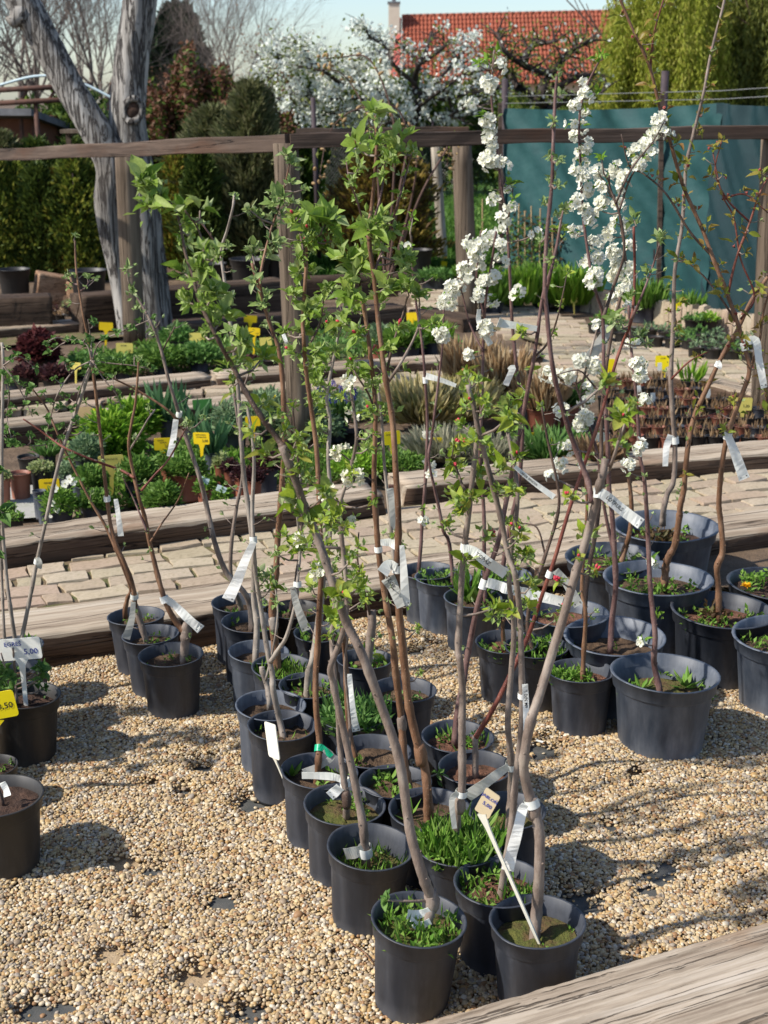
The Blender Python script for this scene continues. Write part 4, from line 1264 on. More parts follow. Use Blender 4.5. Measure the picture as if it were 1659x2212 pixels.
# one S shaped tile, 0.2 x 0.36
tw, tl_ = 0.205, .35
sd = drop.normalized(); xd = (r1 - r0).normalized(); nd = xd.cross(sd).normalized()
if nd.z < 0: nd = -nd
V, F = [], []
for j in range(2):
    for i in range(7):
        u = i / 6
        V.append((tw * 1.04 * u, -tl_ * 1.1 * j, .045 * sin(u * 2 * pi) * .9 + .025 + (.035 if j else .0)))
for i in range(6): F.append([i, i + 7, i + 8, i + 1])
F.append([7, 8, 9, 10, 11, 12, 13])
tme = bpy.data.meshes.new('roof_tile'); tme.from_pydata(V, [], F); tme.materials.append(M['rooftile']); tme.update()
Rm = Matrix(((xd.x, -sd.x, nd.x), (xd.y, -sd.y, nd.y), (xd.z, -sd.z, nd.z)))
q = Rm.to_quaternion()
rows, cols = int(drop.length / tl_) + 1, int((r1 - r0).length / tw)
cells = [(r, c) for c in range(cols) for r in range(rows)]
def tpos(r, c): return r0 + xd * (c * tw) + sd * (r * tl_) + nd * .02
near = [(r, c) for (r, c) in cells if r < 10 and c < 30]
for (r, c) in near:
    inst('roof_tile', tme, tpos(r, c), q, 1.0, ro)
ns = set(near)
V2, F2 = [], []
for (r, c) in cells:
    if (r, c) in ns: continue
    b = len(V2); p = tpos(r, c)
    for v in V: V2.append(p + Rm @ Vector(v))
    for f in F: F2.append([i + b for i in f])
o = mesh_obj('roof_tiles', V2, F2, M['rooftile'], ro); o['kind'] = 'stuff'
mb = MB()
for k in range(int((r1 - r0).length / .35)):
    p = r0 + xd * (k * .35)
    mb.tube([p, p + xd * .37], [.11, .13], 8)
mb.build('ridge', M['rooftile'], ro, True)
# gable wall, bargeboard and chimney on the left end
mb = MB(); gw = r0 + Vector((-.12, 0, -.05))
mb.add([gw + Vector((-.05, 0, 0)), gw + drop + Vector((-.55, 0, 0)), gw + drop + Vector((-.0, 0, 0)), gw + Vector((.1, 0, 0))], [[0, 1, 2, 3]])
mb.add([gw + Vector((-.05, .2, .0)), gw + drop + Vector((-.55, .2, 0)), gw + drop + Vector((-.55, .0, 0)), gw + Vector((-.05, 0, 0))], [[0, 1, 2, 3]])
mb.build('bargeboard', M['fascia'], hs)
mb = MB(); ct = at_Y(851, 8, Yr + 1.4); cbm = at_Y(851, 215, Yr + 1.4)
hwid = 12 * mpp(ct)
mb.box((ct + cbm) / 2, (hwid, .3, (ct.z - cbm.z) / 2)); mb.build('chimney', M['render_wall'], hs)
mb = MB(); mb.box(ct + Vector((0, 0, .04)), (hwid * 1.15, .36, .05)); mb.box(ct + Vector((0, 0, .2)), (hwid * .35, .12, .14)); mb.build('chimney_cap', M['shed_roof'], hs)
mb = MB(); w0_ = r0 + drop; w1_ = r1 + drop
mb.add([w0_ + Vector((0, .5, 0)), w1_ + Vector((0, .5, 0)), Vector((w1_.x, w1_.y + .5, 0)), Vector((w0_.x, w0_.y + .5, 0))], [[0, 1, 2, 3]])
mb.add([w0_ + Vector((0, .5, 0)), Vector((w0_.x, w0_.y + .5, 0)), Vector((w0_.x, w0_.y + 8, 0)), Vector((w0_.x, w0_.y + 8, w0_.z)), r0 + Vector((0, .1, -.05))], [[0, 1, 2, 3, 4]])
mb.build('wall', M['render_wall'], hs)
for (c_, r_) in ((1, 3), (6, 3), (13, 3), (22, 2)):
    mb = MB(); p = r0 + xd * (c_ * 1.1 + .9) + sd * (r_ * .35) + nd * .1; mb.box(p, (.13, .1, .1), Rm); mb.build('roof_vent', M['rooftile'], hs)
tag(hs, 'house with red tiled roof and cream chimney behind the trees', 'house')

# ------------------------------------------------------------------ shed, rusty frame and tunnel hoop on the left
Ysd = 17.0
sb = empty('shed', at_Y(40, 330, Ysd)); 
mb = MB(); c = at_Y(14, 290, Ysd); k = mpp(c); mb.box(Vector((c.x, Ysd + .8, (c.z + ZP) / 2 + .1)), (56 * k, .8, (c.z - ZP) / 2 + .1)); mb.build('wall', M['shed'], sb)
mb = MB(); c2 = at_Y(20, 262, Ysd); mb.box(Vector((c2.x, Ysd + .7, c2.z)), (66 * k, 1.1, .04), Matrix.Rotation(-.10, 3, 'X')); mb.build('roof', M['shed_roof'], sb)
for xx in (-30, 45, 78):
    mb = MB(); p = at_Y(xx, 255, Ysd - .15); mb.tube([Vector((p.x, p.y, ZP)), p], .03, 6); mb.build('post', M['rust_metal'], sb)
tag(sb, 'small red brown shed with grey roof at the left edge', 'shed')
mb = MB()
for zz in (0, .14):
    P, Q = at_Y(-60, 226, 16) + Vector((0, 0, zz)), at_Y(200, 212, 16) + Vector((0, 0, zz)); mb.tube([P, Q], .03, 6)
for xx in (-20, 40, 100, 160):
    p = at_Y(xx, 224, 16); mb.tube([Vector((p.x, 16.02, p.z - .0)), Vector((p.x + .1, 16.02, p.z + .14))], .02, 6)
p = at_Y(75, 224, 16); mb.tube([Vector((p.x, 16.04, ZP)), Vector((p.x, 16.04, p.z))], .03, 6)
tag(mb.build('pergola', M['rust_metal'], None, True), 'rusty iron pergola top behind the leaning walnut limb', 'pergola')
mb = MB()
P = [at_Y(x, y, 15.4) for x, y, _ in cat([(-160, 250, 0), (-60, 205, 0), (20, 178, 0), (85, 164, 0), (150, 170, 0), (220, 200, 0), (270, 235, 0), (300, 300, 0)], 6)]
P.append(Vector((P[-1].x + .05, 15.4, ZP)))
mb.tube(P, .014, 8)
tag(mb.build('tunnel_hoop', M['pipe'], None, True), 'pale curved tunnel hoop passing behind the walnut trunks', 'hoop')
bb = empty('garden_bench', at_Y(200, 300, 14.5))
mb = MB(); p = at_Y(198, 283, 14.5); mb.box(p, (.28, .2, .018)); mb.build('seat', M['post'], bb)
for sx in (-.24, .24):
    mb = MB(); mb.box(Vector((p.x + sx, p.y, (p.z + ZP) / 2)), (.025, .02, (p.z - ZP) / 2)); mb.build('leg', M['rail'], bb)
tag(bb, 'low wooden bench behind the walnut limb', 'bench')

# ------------------------------------------------------------------ leaf, flower and bud shapes shared by the saplings
def leaf_mesh(name, mat, width=.56, fold=.22, curl=.25, tipx=1.0, seg=4, ser=0.0, seed=0):
    rg = np.random.default_rng(seed)
    V, F = [], []
    prof = [(0, .04), (.18, .62), (.42, 1.0), (.68, .78), (.88, .34), (1.0, 0.02)]
    for (t, w) in prof:
        hw = w * width / 2
        z = -curl * t * t + .03 * sin(t * 9 + seed)
        V += [(-hw * (1 + rg.uniform(-.06, .06)), t * (1 - .02), z + fold * hw + rg.uniform(-.012, .012)), (0, t, z - .02), (hw * (1 + rg.uniform(-.06, .06)), t * (1 - .02), z + fold * hw + rg.uniform(-.012, .012))]
    for i in range(len(prof) - 1):
        a = i * 3
        F += [[a, a + 1, a + 4, a + 3], [a + 1, a + 2, a + 5, a + 4]]
    me = bpy.data.meshes.new(name); me.from_pydata(V, [], F)
    me.materials.append(M[mat])
    me.polygons.foreach_set('use_smooth', np.ones(len(F), dtype=bool)); me.update()
    return me
def leafset(mat, width, seed):
    return [leaf_mesh('leaf', mat, width * f, fo, cu, seed=seed + i) for i, (f, fo, cu) in enumerate([(1, .35, .18), (.9, .7, .35), (1.08, .2, -.12), (.75, 1.3, .25), (.95, .5, .55)])]
LEAF = {'apple': leafset('apple', .58, 1), 'bright': leafset('apple_bright', .58, 10), 'grey': leafset('apple_grey', .52, 20), 'pear': leafset('apple_bright', .42, 30), 'cherry': leafset('cherry', .48, 40), 'plum': leafset('plum_leaf', .45, 50), 'currant': leafset('currant', .85, 60)}
def flower_mesh(mat, cup, seed, openness=1.0):
    rg = np.random.default_rng(seed)
    V, F, mi = [], [], []
    for k in range(5):
        a = 2 * pi * k / 5 + rg.uniform(-.12, .12)
        ca, sa = cos(a), sin(a)
        L = rg.uniform(.9, 1.08)
        pts = [(.08, 0, 0), (.40, -.34, cup * .25), (.40, .34, cup * .25), (.62, 0, cup * .22), (.84, -.42, cup * .7), (.84, .42, cup * .7), (1.04, 0, cup * .95)]
        b = len(V)
        for (r, s, z) in pts:
            r *= L
            V.append((r * ca - s * sa, r * sa + s * ca, z + rg.uniform(-.03, .03)))
        F += [[b, b + 1, b + 3], [b, b + 3, b + 2], [b + 1, b + 4, b + 6, b + 3], [b + 3, b + 6, b + 5, b + 2]]; mi += [0] * 4
    b = len(V)
    V.append((0, 0, .22))
    for k in range(5): V.append((.17 * cos(k * 1.2566), .17 * sin(k * 1.2566), .12))
    for k in range(5): F.append([b, b + 1 + k, b + 1 + (k + 1) % 5]); mi.append(1)
    me = bpy.data.meshes.new('flower'); me.from_pydata(V, [], F)
    me.materials.append(M[mat]); me.materials.append(M['stamen'])
    me.polygons.foreach_set('material_index', np.array(mi, dtype=np.int32)); me.update()
    return me
FLOWER = {'plum': [flower_mesh('petal', c, i) for i, c in enumerate((.15, .35, .6))], 'pear': [flower_mesh('cream', c, i + 9) for i, c in enumerate((.4, .8, 1.1))]}
def ell_mesh(name, mat, prof, n=7):
    V, F = [], []
    for (r, z) in prof:
        for j in range(n): V.append((r * cos(2 * pi * j / n), r * sin(2 * pi * j / n), z))
    for i in range(len(prof) - 1):
        for j in range(n): F.append([i * n + j, i * n + (j + 1) % n, (i + 1) * n + (j + 1) % n, (i + 1) * n + j])
    me = bpy.data.meshes.new(name); me.from_pydata(V, [], F); me.materials.append(M[mat])
    me.polygons.foreach_set('use_smooth', np.ones(len(F), dtype=bool)); me.update()
    return me
BUD = ell_mesh('bud', 'bud', [(.05, -1.6), (.12, -.4), (.45, 0), (.5, .5), (.3, .95), (.02, 1.1)])
GBUD = ell_mesh('leaf_bud', 'apple_grey', [(.2, 0), (.42, .4), (.36, .9), (.02, 1.5)], 6)
SPENT = ell_mesh('spent_flower', 'spent', [(.1, -1), (.25, -.2), (.6, .2), (.9, .7), (.3, .5)], 6)

def qdir(d, nrm):
    y = Vector(d).normalized()
    z = Vector(nrm); z = (z - y * z.dot(y))
    if z.length < 1e-5: z = y.orthogonal()
    z.normalize(); x = y.cross(z)
    return Matrix(((x.x, y.x, z.x), (x.y, y.y, z.y), (x.z, y.z, z.z))).to_quaternion()

def rvec():
    v = Vector((random.gauss(0, 1), random.gauss(0, 1), random.gauss(0, 1)))
    return v.normalized()

# ------------------------------------------------------------------ pots
POTS = {}
def pot_profile(R, H):
    t = R * .035
    return [(R * .0, 0.004), (R * .74, .004), (R * .77, .0), (R * .79, .012), (R * .90, H * .80), (R * .925, H * .815), (R * .955, H * .83), (R * .985, H * .985), (R * 1.02, H * .99), (R * 1.02, H), (R * .985, H * 1.002), (R * .955, H * .995), (R * .93, H * .86), (R * .885, H * .83), (R * .80, H * .4)]

class Plant:
    pass

def make_pot(name, cx, cy, w, zr, label, mat='pot', soil='soil', fill=.83, lean=None, cat_='potted tree', group=None, z0=0.0, nseg=36):
    C = at_z(cx, cy, zr)
    R = w / 2 * mpp(C)
    H = zr - z0
    th = empty(name, (C.x, C.y, z0))
    tag(th, label, cat_, group)
    lx, ly = lean if lean else (U(-.025, .025), U(-.03, .03))
    rot = Matrix.Rotation(lx, 3, 'X') @ Matrix.Rotation(ly, 3, 'Y')
    ph = U(0, 6)
    am, dn, da = U(.006, .022), (U(.02, .05) if random.random() < .35 else 0), U(0, 6.28)
    wob = lambda a, z: (am * sin(2 * a + ph) + .006 * sin(3 * a + ph * 2)) * (z / max(H, 1e-3)) - dn * math.exp(-((((a - da + pi) % (2 * pi)) - pi) / .3) ** 2) * (z / max(H, 1e-3)) ** 2
    mb = MB()
    mb.lathe(pot_profile(R, H), nseg, (C.x, C.y, z0 + abs(lx) * R * .5 + abs(ly) * R * .5), rot=rot, wob=wob)
    mb.build('pot', M[mat], th, True)
    # soil: bumpy disc
    V, F = [], []
    n, k = 20, 5
    zs = z0 + H * fill
    off = rot @ Vector((0, 0, H * fill))
    cc = Vector((C.x + off.x, C.y + off.y, zs))
    V.append(cc + Vector((0, 0, .006)))
    for i in range(1, k + 1):
        for j in range(n):
            a = 2 * pi * j / n
            rr = R * (.905 if fill >= .82 else .79 + .1375 * min(fill, .8) - .03) * i / k
            V.append(cc + rot @ Vector((rr * cos(a), rr * sin(a), U(-.006, .008) * (1 if i < k else .3))))
    for j in range(n): F.append([0, 1 + j, 1 + (j + 1) % n])
    for i in range(k - 1):
        for j in range(n):
            F.append([1 + i * n + j, 1 + i * n + (j + 1) % n, 1 + (i + 1) * n + (j + 1) % n, 1 + (i + 1) * n + j])
    # reversed winding keeps normals up
    mesh_obj('soil', V, [f if len(f) == 3 else [f[0], f[3], f[2], f[1]] for f in F], M[soil], th, True)
    p = Plant(); p.th, p.C, p.R, p.H, p.cc, p.Y = th, C, R, H, cc, C.y
    p.samples, p.tw, p.fill = [], MB(), {}; p.bark = 'bk_grey'; p.rot = rot
    return p

def weeds(p, n, L, mat='weed', blades=0, spread=.85, name='weeds', cx=0.0, cy=0.0, up=.7):
    """low plants growing on the soil of a pot"""
    k = max(3, n // 9)
    ca = RNG.uniform(0, 2 * pi, k); cr = p.R * spread * np.sqrt(RNG.random(k))
    i = RNG.integers(0, k, n)
    C = np.stack([p.cc.x + cx * p.R + cr[i] * np.cos(ca[i]), p.cc.y + cy * p.R + cr[i] * np.sin(ca[i]), np.full(n, p.cc.z)], 1)
    h = RNG.random(n)
    C += np.stack([RNG.normal(0, L * .35, n), RNG.normal(0, L * .35, n), h * L * .9], 1)
    rr = np.hypot(C[:, 0] - p.cc.x, C[:, 1] - p.cc.y); f = np.minimum(1, p.R * .88 / np.maximum(rr, 1e-6))
    C[:, 0] = p.cc.x + (C[:, 0] - p.cc.x) * f; C[:, 1] = p.cc.y + (C[:, 1] - p.cc.y) * f
    D = rdir(n, up)
    V, F, r = leaf_arrays(C, D, rdir(n, 1.2), L * RNG.uniform(.4, .9, n), L * RNG.uniform(.22, .42, n), .12)
    if blades:
        a = RNG.uniform(0, 2 * pi, blades); q = p.R * spread * np.sqrt(RNG.random(blades))
        C2 = np.stack([p.cc.x + q * np.cos(a), p.cc.y + q * np.sin(a), np.full(blades, p.cc.z)], 1)
        V2, F2, r2 = leaf_arrays(C2, rdir(blades, 1.8), rdir(blades), L * RNG.uniform(1.1, 2.2, blades), L * .13, .1)
        F = np.concatenate([F, F2 + len(V)]); V = np.concatenate([V, V2]); r = np.concatenate([r, r2])
    o = mesh_obj(name, V, F, M[mat], p.th, False, None, r); o['kind'] = 'stuff'

def rosette(p, x, y, n, L, mat='weed', name='rosette_weed', flat=.5):
    P = at_z(x, y, p.cc.z)
    C = np.tile(np.array(P), (n, 1)) + RNG.normal(0, L * .04, (n, 3)) * [1, 1, .2]
    a = np.linspace(0, 2 * pi, n, endpoint=False) + RNG.normal(0, .2, n)
    D = np.stack([np.cos(a), np.sin(a), RNG.uniform(flat * .3, flat * 1.6, n)], 1)
    V, F, r = leaf_arrays(C, D, np.tile([0, 0, 1.], (n, 1)), L * RNG.uniform(.7, 1.1, n), L * .26, -.05)
    o = mesh_obj(name, V, F, M[mat], p.th, False, None, r); o['kind'] = 'stuff'

# ------------------------------------------------------------------ stems
def stem(p, pts, w0, w1, bark=None, name='stem', knots=.05, dY=0.05, per=5, sides=10, root=False, Y0=None):
    """pts on the photo grid; widths on the same grid; runs in the pot's depth with small drift"""
    bark = bark or p.bark
    k = len(pts)
    drift = [0.0]
    for i in range(k - 1): drift.append(drift[-1] * .8 + U(-dY, dY))
    yb = (Y0 if Y0 is not None else p.Y)
    raw = [(x, y, yb + d) for (x, y), d in zip(pts, drift)]
    sm = cat(raw, per)
    P, Rr = [], []
    n = len(sm)
    for i, (x, y, Y) in enumerate(sm):
        q = at_Y(x, y, Y)
        w = .82 * (w0 + (w1 - w0) * (i / (n - 1)) ** .8)
        P.append(q); Rr.append(max(.0008, w / 2 * mpp(q) * (1 + U(-knots, knots) + (.16 if random.random() < .12 else 0))))
        p.samples.append((x, y, q, i / (n - 1)))
    if root:
        P = [P[0] + Vector((0, 0, -.03))] + P; Rr = [Rr[0] * 1.12] + Rr
    mb = MB(); mb.tube(P, Rr, sides)
    # nodes: little bud scars standing off the bark
    for i in range(2, n - 1, 5):
        if Rr[i] > .0016:
            v = rvec(); v.y = -abs(v.y); t = (P[min(i + 1, len(P) - 1)] - P[i - 1]).normalized(); v = (v - t * v.dot(t)).normalized()
            mb.tube([P[i] + v * Rr[i] * .6, P[i] + v * Rr[i] * (1.12 + .0012 / Rr[i]) + t * Rr[i] * .5], [Rr[i] * .34, Rr[i] * .12], 5)
    mb.build(name, M[bark], p.th, True)
    return P

def graft(p, x, y, w, h=1.5, bark=None):
    q = near(p, x, y)[2]
    r = w / 2 * mpp(q) * .78; h = h * 1.35
    V = []
    mb = MB()
    mb.tube([q + Vector((0, 0, -r * h)), q + Vector((r * .15, 0, -r * h * .5)), q + Vector((r * .1, 0, 0)), q + Vector((-r * .1, 0, r * h * .5)), q + Vector((0, 0, r * h))], [r * .7, r * .98, r * 1.0, r * .92, r * .6], 10, wob=.09)
    mb.build('graft_knob', M[bark or p.bark], p.th, True)

def near(p, x, y):
    return min(p.samples, key=lambda s: (s[0] - x) ** 2 + (s[1] - y) ** 2)

def attach(p, x, y, dd=.045):
    s = near(p, x, y)
    Y = s[2].y + U(-dd, dd)
    P = at_Y(x, y, Y)
    dist = sqrt((s[0] - x) ** 2 + (s[1] - y) ** 2)
    if dist > 7:
        # leave the stem a little lower, as a spur does
        s2 = near(p, s[0] + (s[0] - x) * .1, s[1] + dist * .35)
        a = s2[2]; m_ = (a + P) / 2 + Vector((U(-.006, .006), U(-.006, .006), -.006))
        r = min(.0045, .0016 + dist * mpp(P) * .018)
        p.tw.tube([a, m_, P], [r * 1.2, r, r * .75], 5)
    return P

def cluster(p, x, y, n, Lpx, kind='apple', buds=0, flowers=0, fk='plum', up=.55, spent=0, small=True):
    P = attach(p, x, y)
    k = mpp(P)
    s = near(p, x, y)
    out = Vector((P.x - s[2].x, P.y - s[2].y, 0))
    ax = (Vector((0, 0, up)) + (out.normalized() * .5 if out.length > .004 else Vector((U(-.4, .4), U(-.5, .2), 0))) + rvec() * .15).normalized()
    u = ax.orthogonal().normalized(); v = ax.cross(u)
    ph = U(0, 6.28)
    for i in range(n):
        a = ph + i * 2.39996 + U(-.3, .3)
        tilt = radians(U(38, 92)) * (.45 + .55 * (n - i) / n)
        d = ax * cos(tilt) + (u * cos(a) + v * sin(a)) * sin(tilt)
        nrm = ax * sin(tilt) - (u * cos(a) + v * sin(a)) * cos(tilt) + rvec() * .25
        L = Lpx * k * U(.45, .92) * (1 - .35 * i / max(1, n))
        inst('leaf', random.choice(LEAF[kind]), P + d * L * .12 + ax * (.004 * i / n), qdir(d, nrm), L, p.th)
    if kind in ('apple', 'bright') and small:
        for i in range(2):
            d = (ax + rvec() * .5).normalized(); L = Lpx * k * U(.3, .5)
            inst('leaf', LEAF['grey'][3], P + ax * .004, qdir(d, rvec()), L, p.th)
    if n >= 3:
        m_ = {'apple': 20, 'bright': 16, 'grey': 14, 'pear': 12, 'cherry': 4, 'plum': 5, 'currant': 8}[kind]
        rec = p.fill.setdefault(kind, [])
        for i in range(m_):
            d = (ax * .6 + rvec()).normalized(); L = Lpx * k * U(.25, .55)
            rec.append((P + rvec() * Lpx * k * U(.02, .45), d, rvec() + Vector((0, -.3, .8)), L))
    for i in range(buds):
        d = (ax + rvec() * .45).normalized()
        inst('bud', BUD, P + d * 15 * k, d.to_track_quat('Z', 'Y'), U(4.6, 6.2) * k * 1.25, p.th)
    for i in range(spent):
        d = (ax * .3 + rvec()).normalized()
        inst('spent_flower', SPENT, P + d * 8 * k, d.to_track_quat('Z', 'Y'), 4.5 * k, p.th)
    for i in range(int(flowers * 1.35 + .5)):
        d = (rvec() + ax * .35 + Vector((-.25, -.55, .15))).normalized()
        inst('flower', random.choice(FLOWER[fk]), P + d * U(6, 19) * k * (1 if flowers > 3 else .7), d.to_track_quat('Z', 'Y') @ Quaternion((0, 0, 1), U(0, 6)), U(8.0, 10.5) * k, p.th)

def along(p, pts_t, n, Lpx, kind, nl=(2, 4), jit=9, t0=.3, t1=1.0, spent=0, sub=None):
    S = [s for s in p.samples if t0 <= s[3] <= t1] if sub is None else sub
    for i in range(n):
        s = S[int((i + U(.1, .9)) / n * len(S)) % len(S)]
        sp = 1 if random.random() < spent else 0
        cluster(p, s[0] + U(-jit, jit), s[1] + U(-jit * .6, jit * .4), random.randint(*nl), Lpx * U(.7, 1.2), kind, spent=sp, small=False)

def done(p):
    # thin spurs with a downy bud up the stems
    S = [s for s in p.samples if s[3] > .25 and s[1] < 1400]
    for i in range(min(14, len(S) // 4)):
        s = random.choice(S); k = mpp(s[2]); v = rvec(); v.z = abs(v.z) * .7; v.normalize()
        q = s[2] + v * U(8, 34) * k
        p.tw.tube([s[2], (s[2] + q) / 2 + Vector((0, 0, -2 * k)), q], [1.5 * k, 1.2 * k, .8 * k], 4)
        rec = p.fill.setdefault('grey', [])
        for j in range(4): rec.append((q, (v + rvec() * .7).normalized(), rvec(), U(7, 15) * k))
    if p.tw.v: p.tw.build('twigs', M[p.bark if p.bark != 'bk_pale' else 'bk_grey'], p.th, True)['kind'] = 'stuff'
    for kd, rec in p.fill.items():
        L = np.array([r[3] for r in rec])
        leafcloud('young_leaves', np.array([tuple(r[0]) for r in rec]), np.array([tuple(r[1]) for r in rec]), np.array([tuple(r[2]) for r in rec]), L, L * .5, M['fill_' + kd], p.th, .1)
    POTS[p.th.name] = p

# ------------------------------------------------------------------ tags, bands, signs
def text_mesh(txt, size, mat):
    cu = bpy.data.curves.new('writing', 'FONT')
    cu.body = txt; cu.size = size; cu.align_x = 'CENTER'; cu.align_y = 'CENTER'; cu.resolution_u = 2; cu.offset = size * .012
    ob = bpy.data.objects.new('writing', cu); COL.objects.link(ob)
    bpy.context.view_layer.update()
    me = bpy.data.meshes.new_from_object(ob)
    bpy.data.objects.remove(ob); bpy.data.curves.remove(cu)
    me.materials.clear(); me.materials.append(M[mat])
    return me

def write(parent, txt, P, xdir, ydir, size, mat='ink_black', name='lettering', off=.0012):
    me = text_mesh(txt, size, mat)
    x = Vector(xdir).normalized(); z = x.cross(Vector(ydir)).normalized(); y = z.cross(x)
    q = Matrix(((x.x, y.x, z.x), (x.y, y.y, z.y), (x.z, y.z, z.z))).to_quaternion()
    o = inst(name, me, Vector(P) + z * off, q, 1.0, parent)
    return o

def hang_tag(p, pts, wpx, label, mat='white', band=None, bandw=None, text=None, tsize=.6, flip=False, holes=True, twist=0.0, dY=-.012, textat=.55, cat_='plant tag', ink='ink_black'):
    """plastic loop label: a strip hanging from a stem, with a band round the stem"""
    s = near(p, *(band or pts[0]))
    Y = s[2].y - s[2].y * 0 + dY
    sm = cat([(x, y, Y + (i * U(-.006, .004))) for i, (x, y) in enumerate(pts)], 5)
    C = [at_Y(*q) for q in sm]
    n = len(C)
    k = mpp(C[0])
    w0, w1 = (wpx if hasattr(wpx, '__len__') else (wpx, wpx))
    V, F = [], []
    for i, c in enumerate(C):
        t = (C[min(i + 1, n - 1)] - C[max(0, i - 1)]).normalized()
        sd = t.cross(Vector((0, 1, 0))).normalized()
        a = twist * (1 - i / n) + .15 * sin(i * .9)
        sd = (sd * cos(a) + Vector((0, 1, 0)) * sin(a)).normalized()
        nr = t.cross(sd).normalized()
        hw = (w0 + (w1 - w0) * i / (n - 1)) / 2 * k
        for (a_, b_) in ((-1, -1), (1, -1), (1, 1), (-1, 1)):
            V.append(c + sd * hw * a_ + nr * .0004 * b_)
    for i in range(n - 1):
        for j in range(4):
            F.append([i * 4 + j, i * 4 + (j + 1) % 4, (i + 1) * 4 + (j + 1) % 4, (i + 1) * 4 + j])
    F.append([3, 2, 1, 0]); F.append([(n - 1) * 4 + j for j in range(4)])
    th = empty('plant_tag', C[0])
    tag(th, label, cat_, None)
    mesh_obj('strip', V, F, M[mat], th, False)
    if band:
        r = (bandw or 16) / 2 * mpp(s[2])
        b = s[2]
        S = sorted(p.samples, key=lambda q: (q[0] - s[0]) ** 2 + (q[1] - s[1]) ** 2)[:4]
        S.sort(key=lambda q: -q[1]); ax = (S[-1][2] - S[0][2]).normalized() if len(S) > 1 else Vector((0, 0, 1))
        hw = .5 * max(w0, 12) * k
        mb = MB(); mb.tube([b - ax * hw, b + ax * hw], [r, r * .97], 14, cap=False); mb.tube([b + ax * hw, b - ax * hw], [r * .9, r * .9], 14, cap=False)
        mb.build('band', M['white'] if mat != 'green_tape' else M['green_tape'], th, True)
    i = n - 2
    t = (C[n - 1] - C[n - 2]).normalized(); sd = t.cross(Vector((0, 1, 0))).normalized(); nr = sd.cross(t); nr = nr if nr.y < 0 else -nr
    if holes:
        for e in (-.28, .28):
            c = C[-1] - t * 6 * k + sd * e * w1 * k + nr * .0011
            mb = MB(); V_ = [c] + [c + (sd * cos(q) + t * sin(q)) * 1.7 * k for q in np.linspace(0, 2 * pi, 8, endpoint=False)]
            mb.add(V_, [[0, 1 + j, 1 + (j + 1) % 8] for j in range(8)]); mb.build('hole', M['ink_black'], th)
    if text:
        i = int(n * textat); c = C[i]; t = (C[min(n - 1, i + 2)] - C[max(0, i - 2)]).normalized()
        yd = Vector((0, -1, 0)).cross(t)
        if flip: t = -t; yd = -yd
        # writing faces the viewer
        write(th, text, c, t, yd if t.cross(yd).y < 0 else -yd, (w0 + w1) / 2 * k * tsize, ink, off=.002)
    return th

def sign(x, y, w, h, yb, label, mat='yellow', z0=ZP, tilt=0.0, yaw=0.0, lines=(), stakew=.2, name='price_sign', shape='T', stake_mat=None, Y=None, xb=None, pitch=0.0):
    """plate on a stake pushed into the soil; x,y plate centre and yb the stake foot, on the photo grid"""
    if Y is None: Y = at_z(x, yb, z0).y
    c = at_Y(x, y, Y); k = mpp(c)
    th = empty(name, Vector((c.x, Y, z0)))
    R = Matrix.Rotation(yaw, 3, 'Z') @ Matrix.Rotation(pitch, 3, 'X') @ Matrix.Rotation(-tilt, 3, 'Y')
    hw, hh, tk = w / 2 * k, h / 2 * k, .0012
    rd = min(hw, hh) * .22
    out = []
    for (sx, sy) in ((1, 1), (-1, 1), (-1, -1), (1, -1)):
        for q in range(4):
            a = {(1, 1): 0, (-1, 1): pi / 2, (-1, -1): pi, (1, -1): 1.5 * pi}[(sx, sy)] + q * pi / 6
            out.append((sx * (hw - rd) + rd * cos(a), sy * (hh - rd) + rd * sin(a)))
    V = [c + R @ Vector((a, -tk, b)) for a, b in out] + [c + R @ Vector((a, tk, b)) for a, b in out]
    n = len(out)
    F = [list(range(n))] + [[2 * n - 1 - i for i in range(n)]] + [[i, n + i, n + (i + 1) % n, (i + 1) % n] for i in range(n)]
    mesh_obj('plate', V, F, M[mat], th)
    sw = hw * stakew
    foot = at_Y(xb if xb is not None else x + tilt * 30, yb, Y); foot = Vector((foot.x, Y, z0 - .03))
    top = c + R @ Vector((0, 0, -hh * .98))
    ax = (top - foot).normalized(); sd = R @ Vector((1, 0, 0)); sd = (sd - ax * sd.dot(ax)).normalized(); nr = ax.cross(sd)
    prof = [(foot, .5), (foot + (top - foot) * .2, .9), (foot + (top - foot) * .72, 1.0), (foot + (top - foot) * .90, 1.35), (top, 2.6)]
    V = []
    for (q, f) in prof:
        for (a, b) in ((-1, -1), (1, -1), (1, 1), (-1, 1)): V.append(q + sd * sw * f * a + nr * .0016 * b)
    F = [[i * 4 + j, i * 4 + (j + 1) % 4, i * 4 + 4 + (j + 1) % 4, i * 4 + 4 + j] for i in range(len(prof) - 1) for j in range(4)] + [[3, 2, 1, 0]]
    mesh_obj('stake', V, F, M[stake_mat or mat], th)
    for (txt, u, v, sz, ink) in lines:
        write(th, txt, c + R @ Vector((u * hw, -tk, v * hh)), R @ Vector((1, 0, 0)), R @ Vector((0, 0, 1)), sz * 2 * hh, ink, off=.0012)
    tag(th, label, 'sign')
    return th

# ------------------------------------------------------------------ the potted saplings
random.seed(101)
ZR = 0.22
G1 = 'potted fruit saplings in the middle block'
G2 = 'potted fruit saplings in the big tubs'
N = 'potted_sapling'
K = lambda l: [(x, y) for x, y in l]

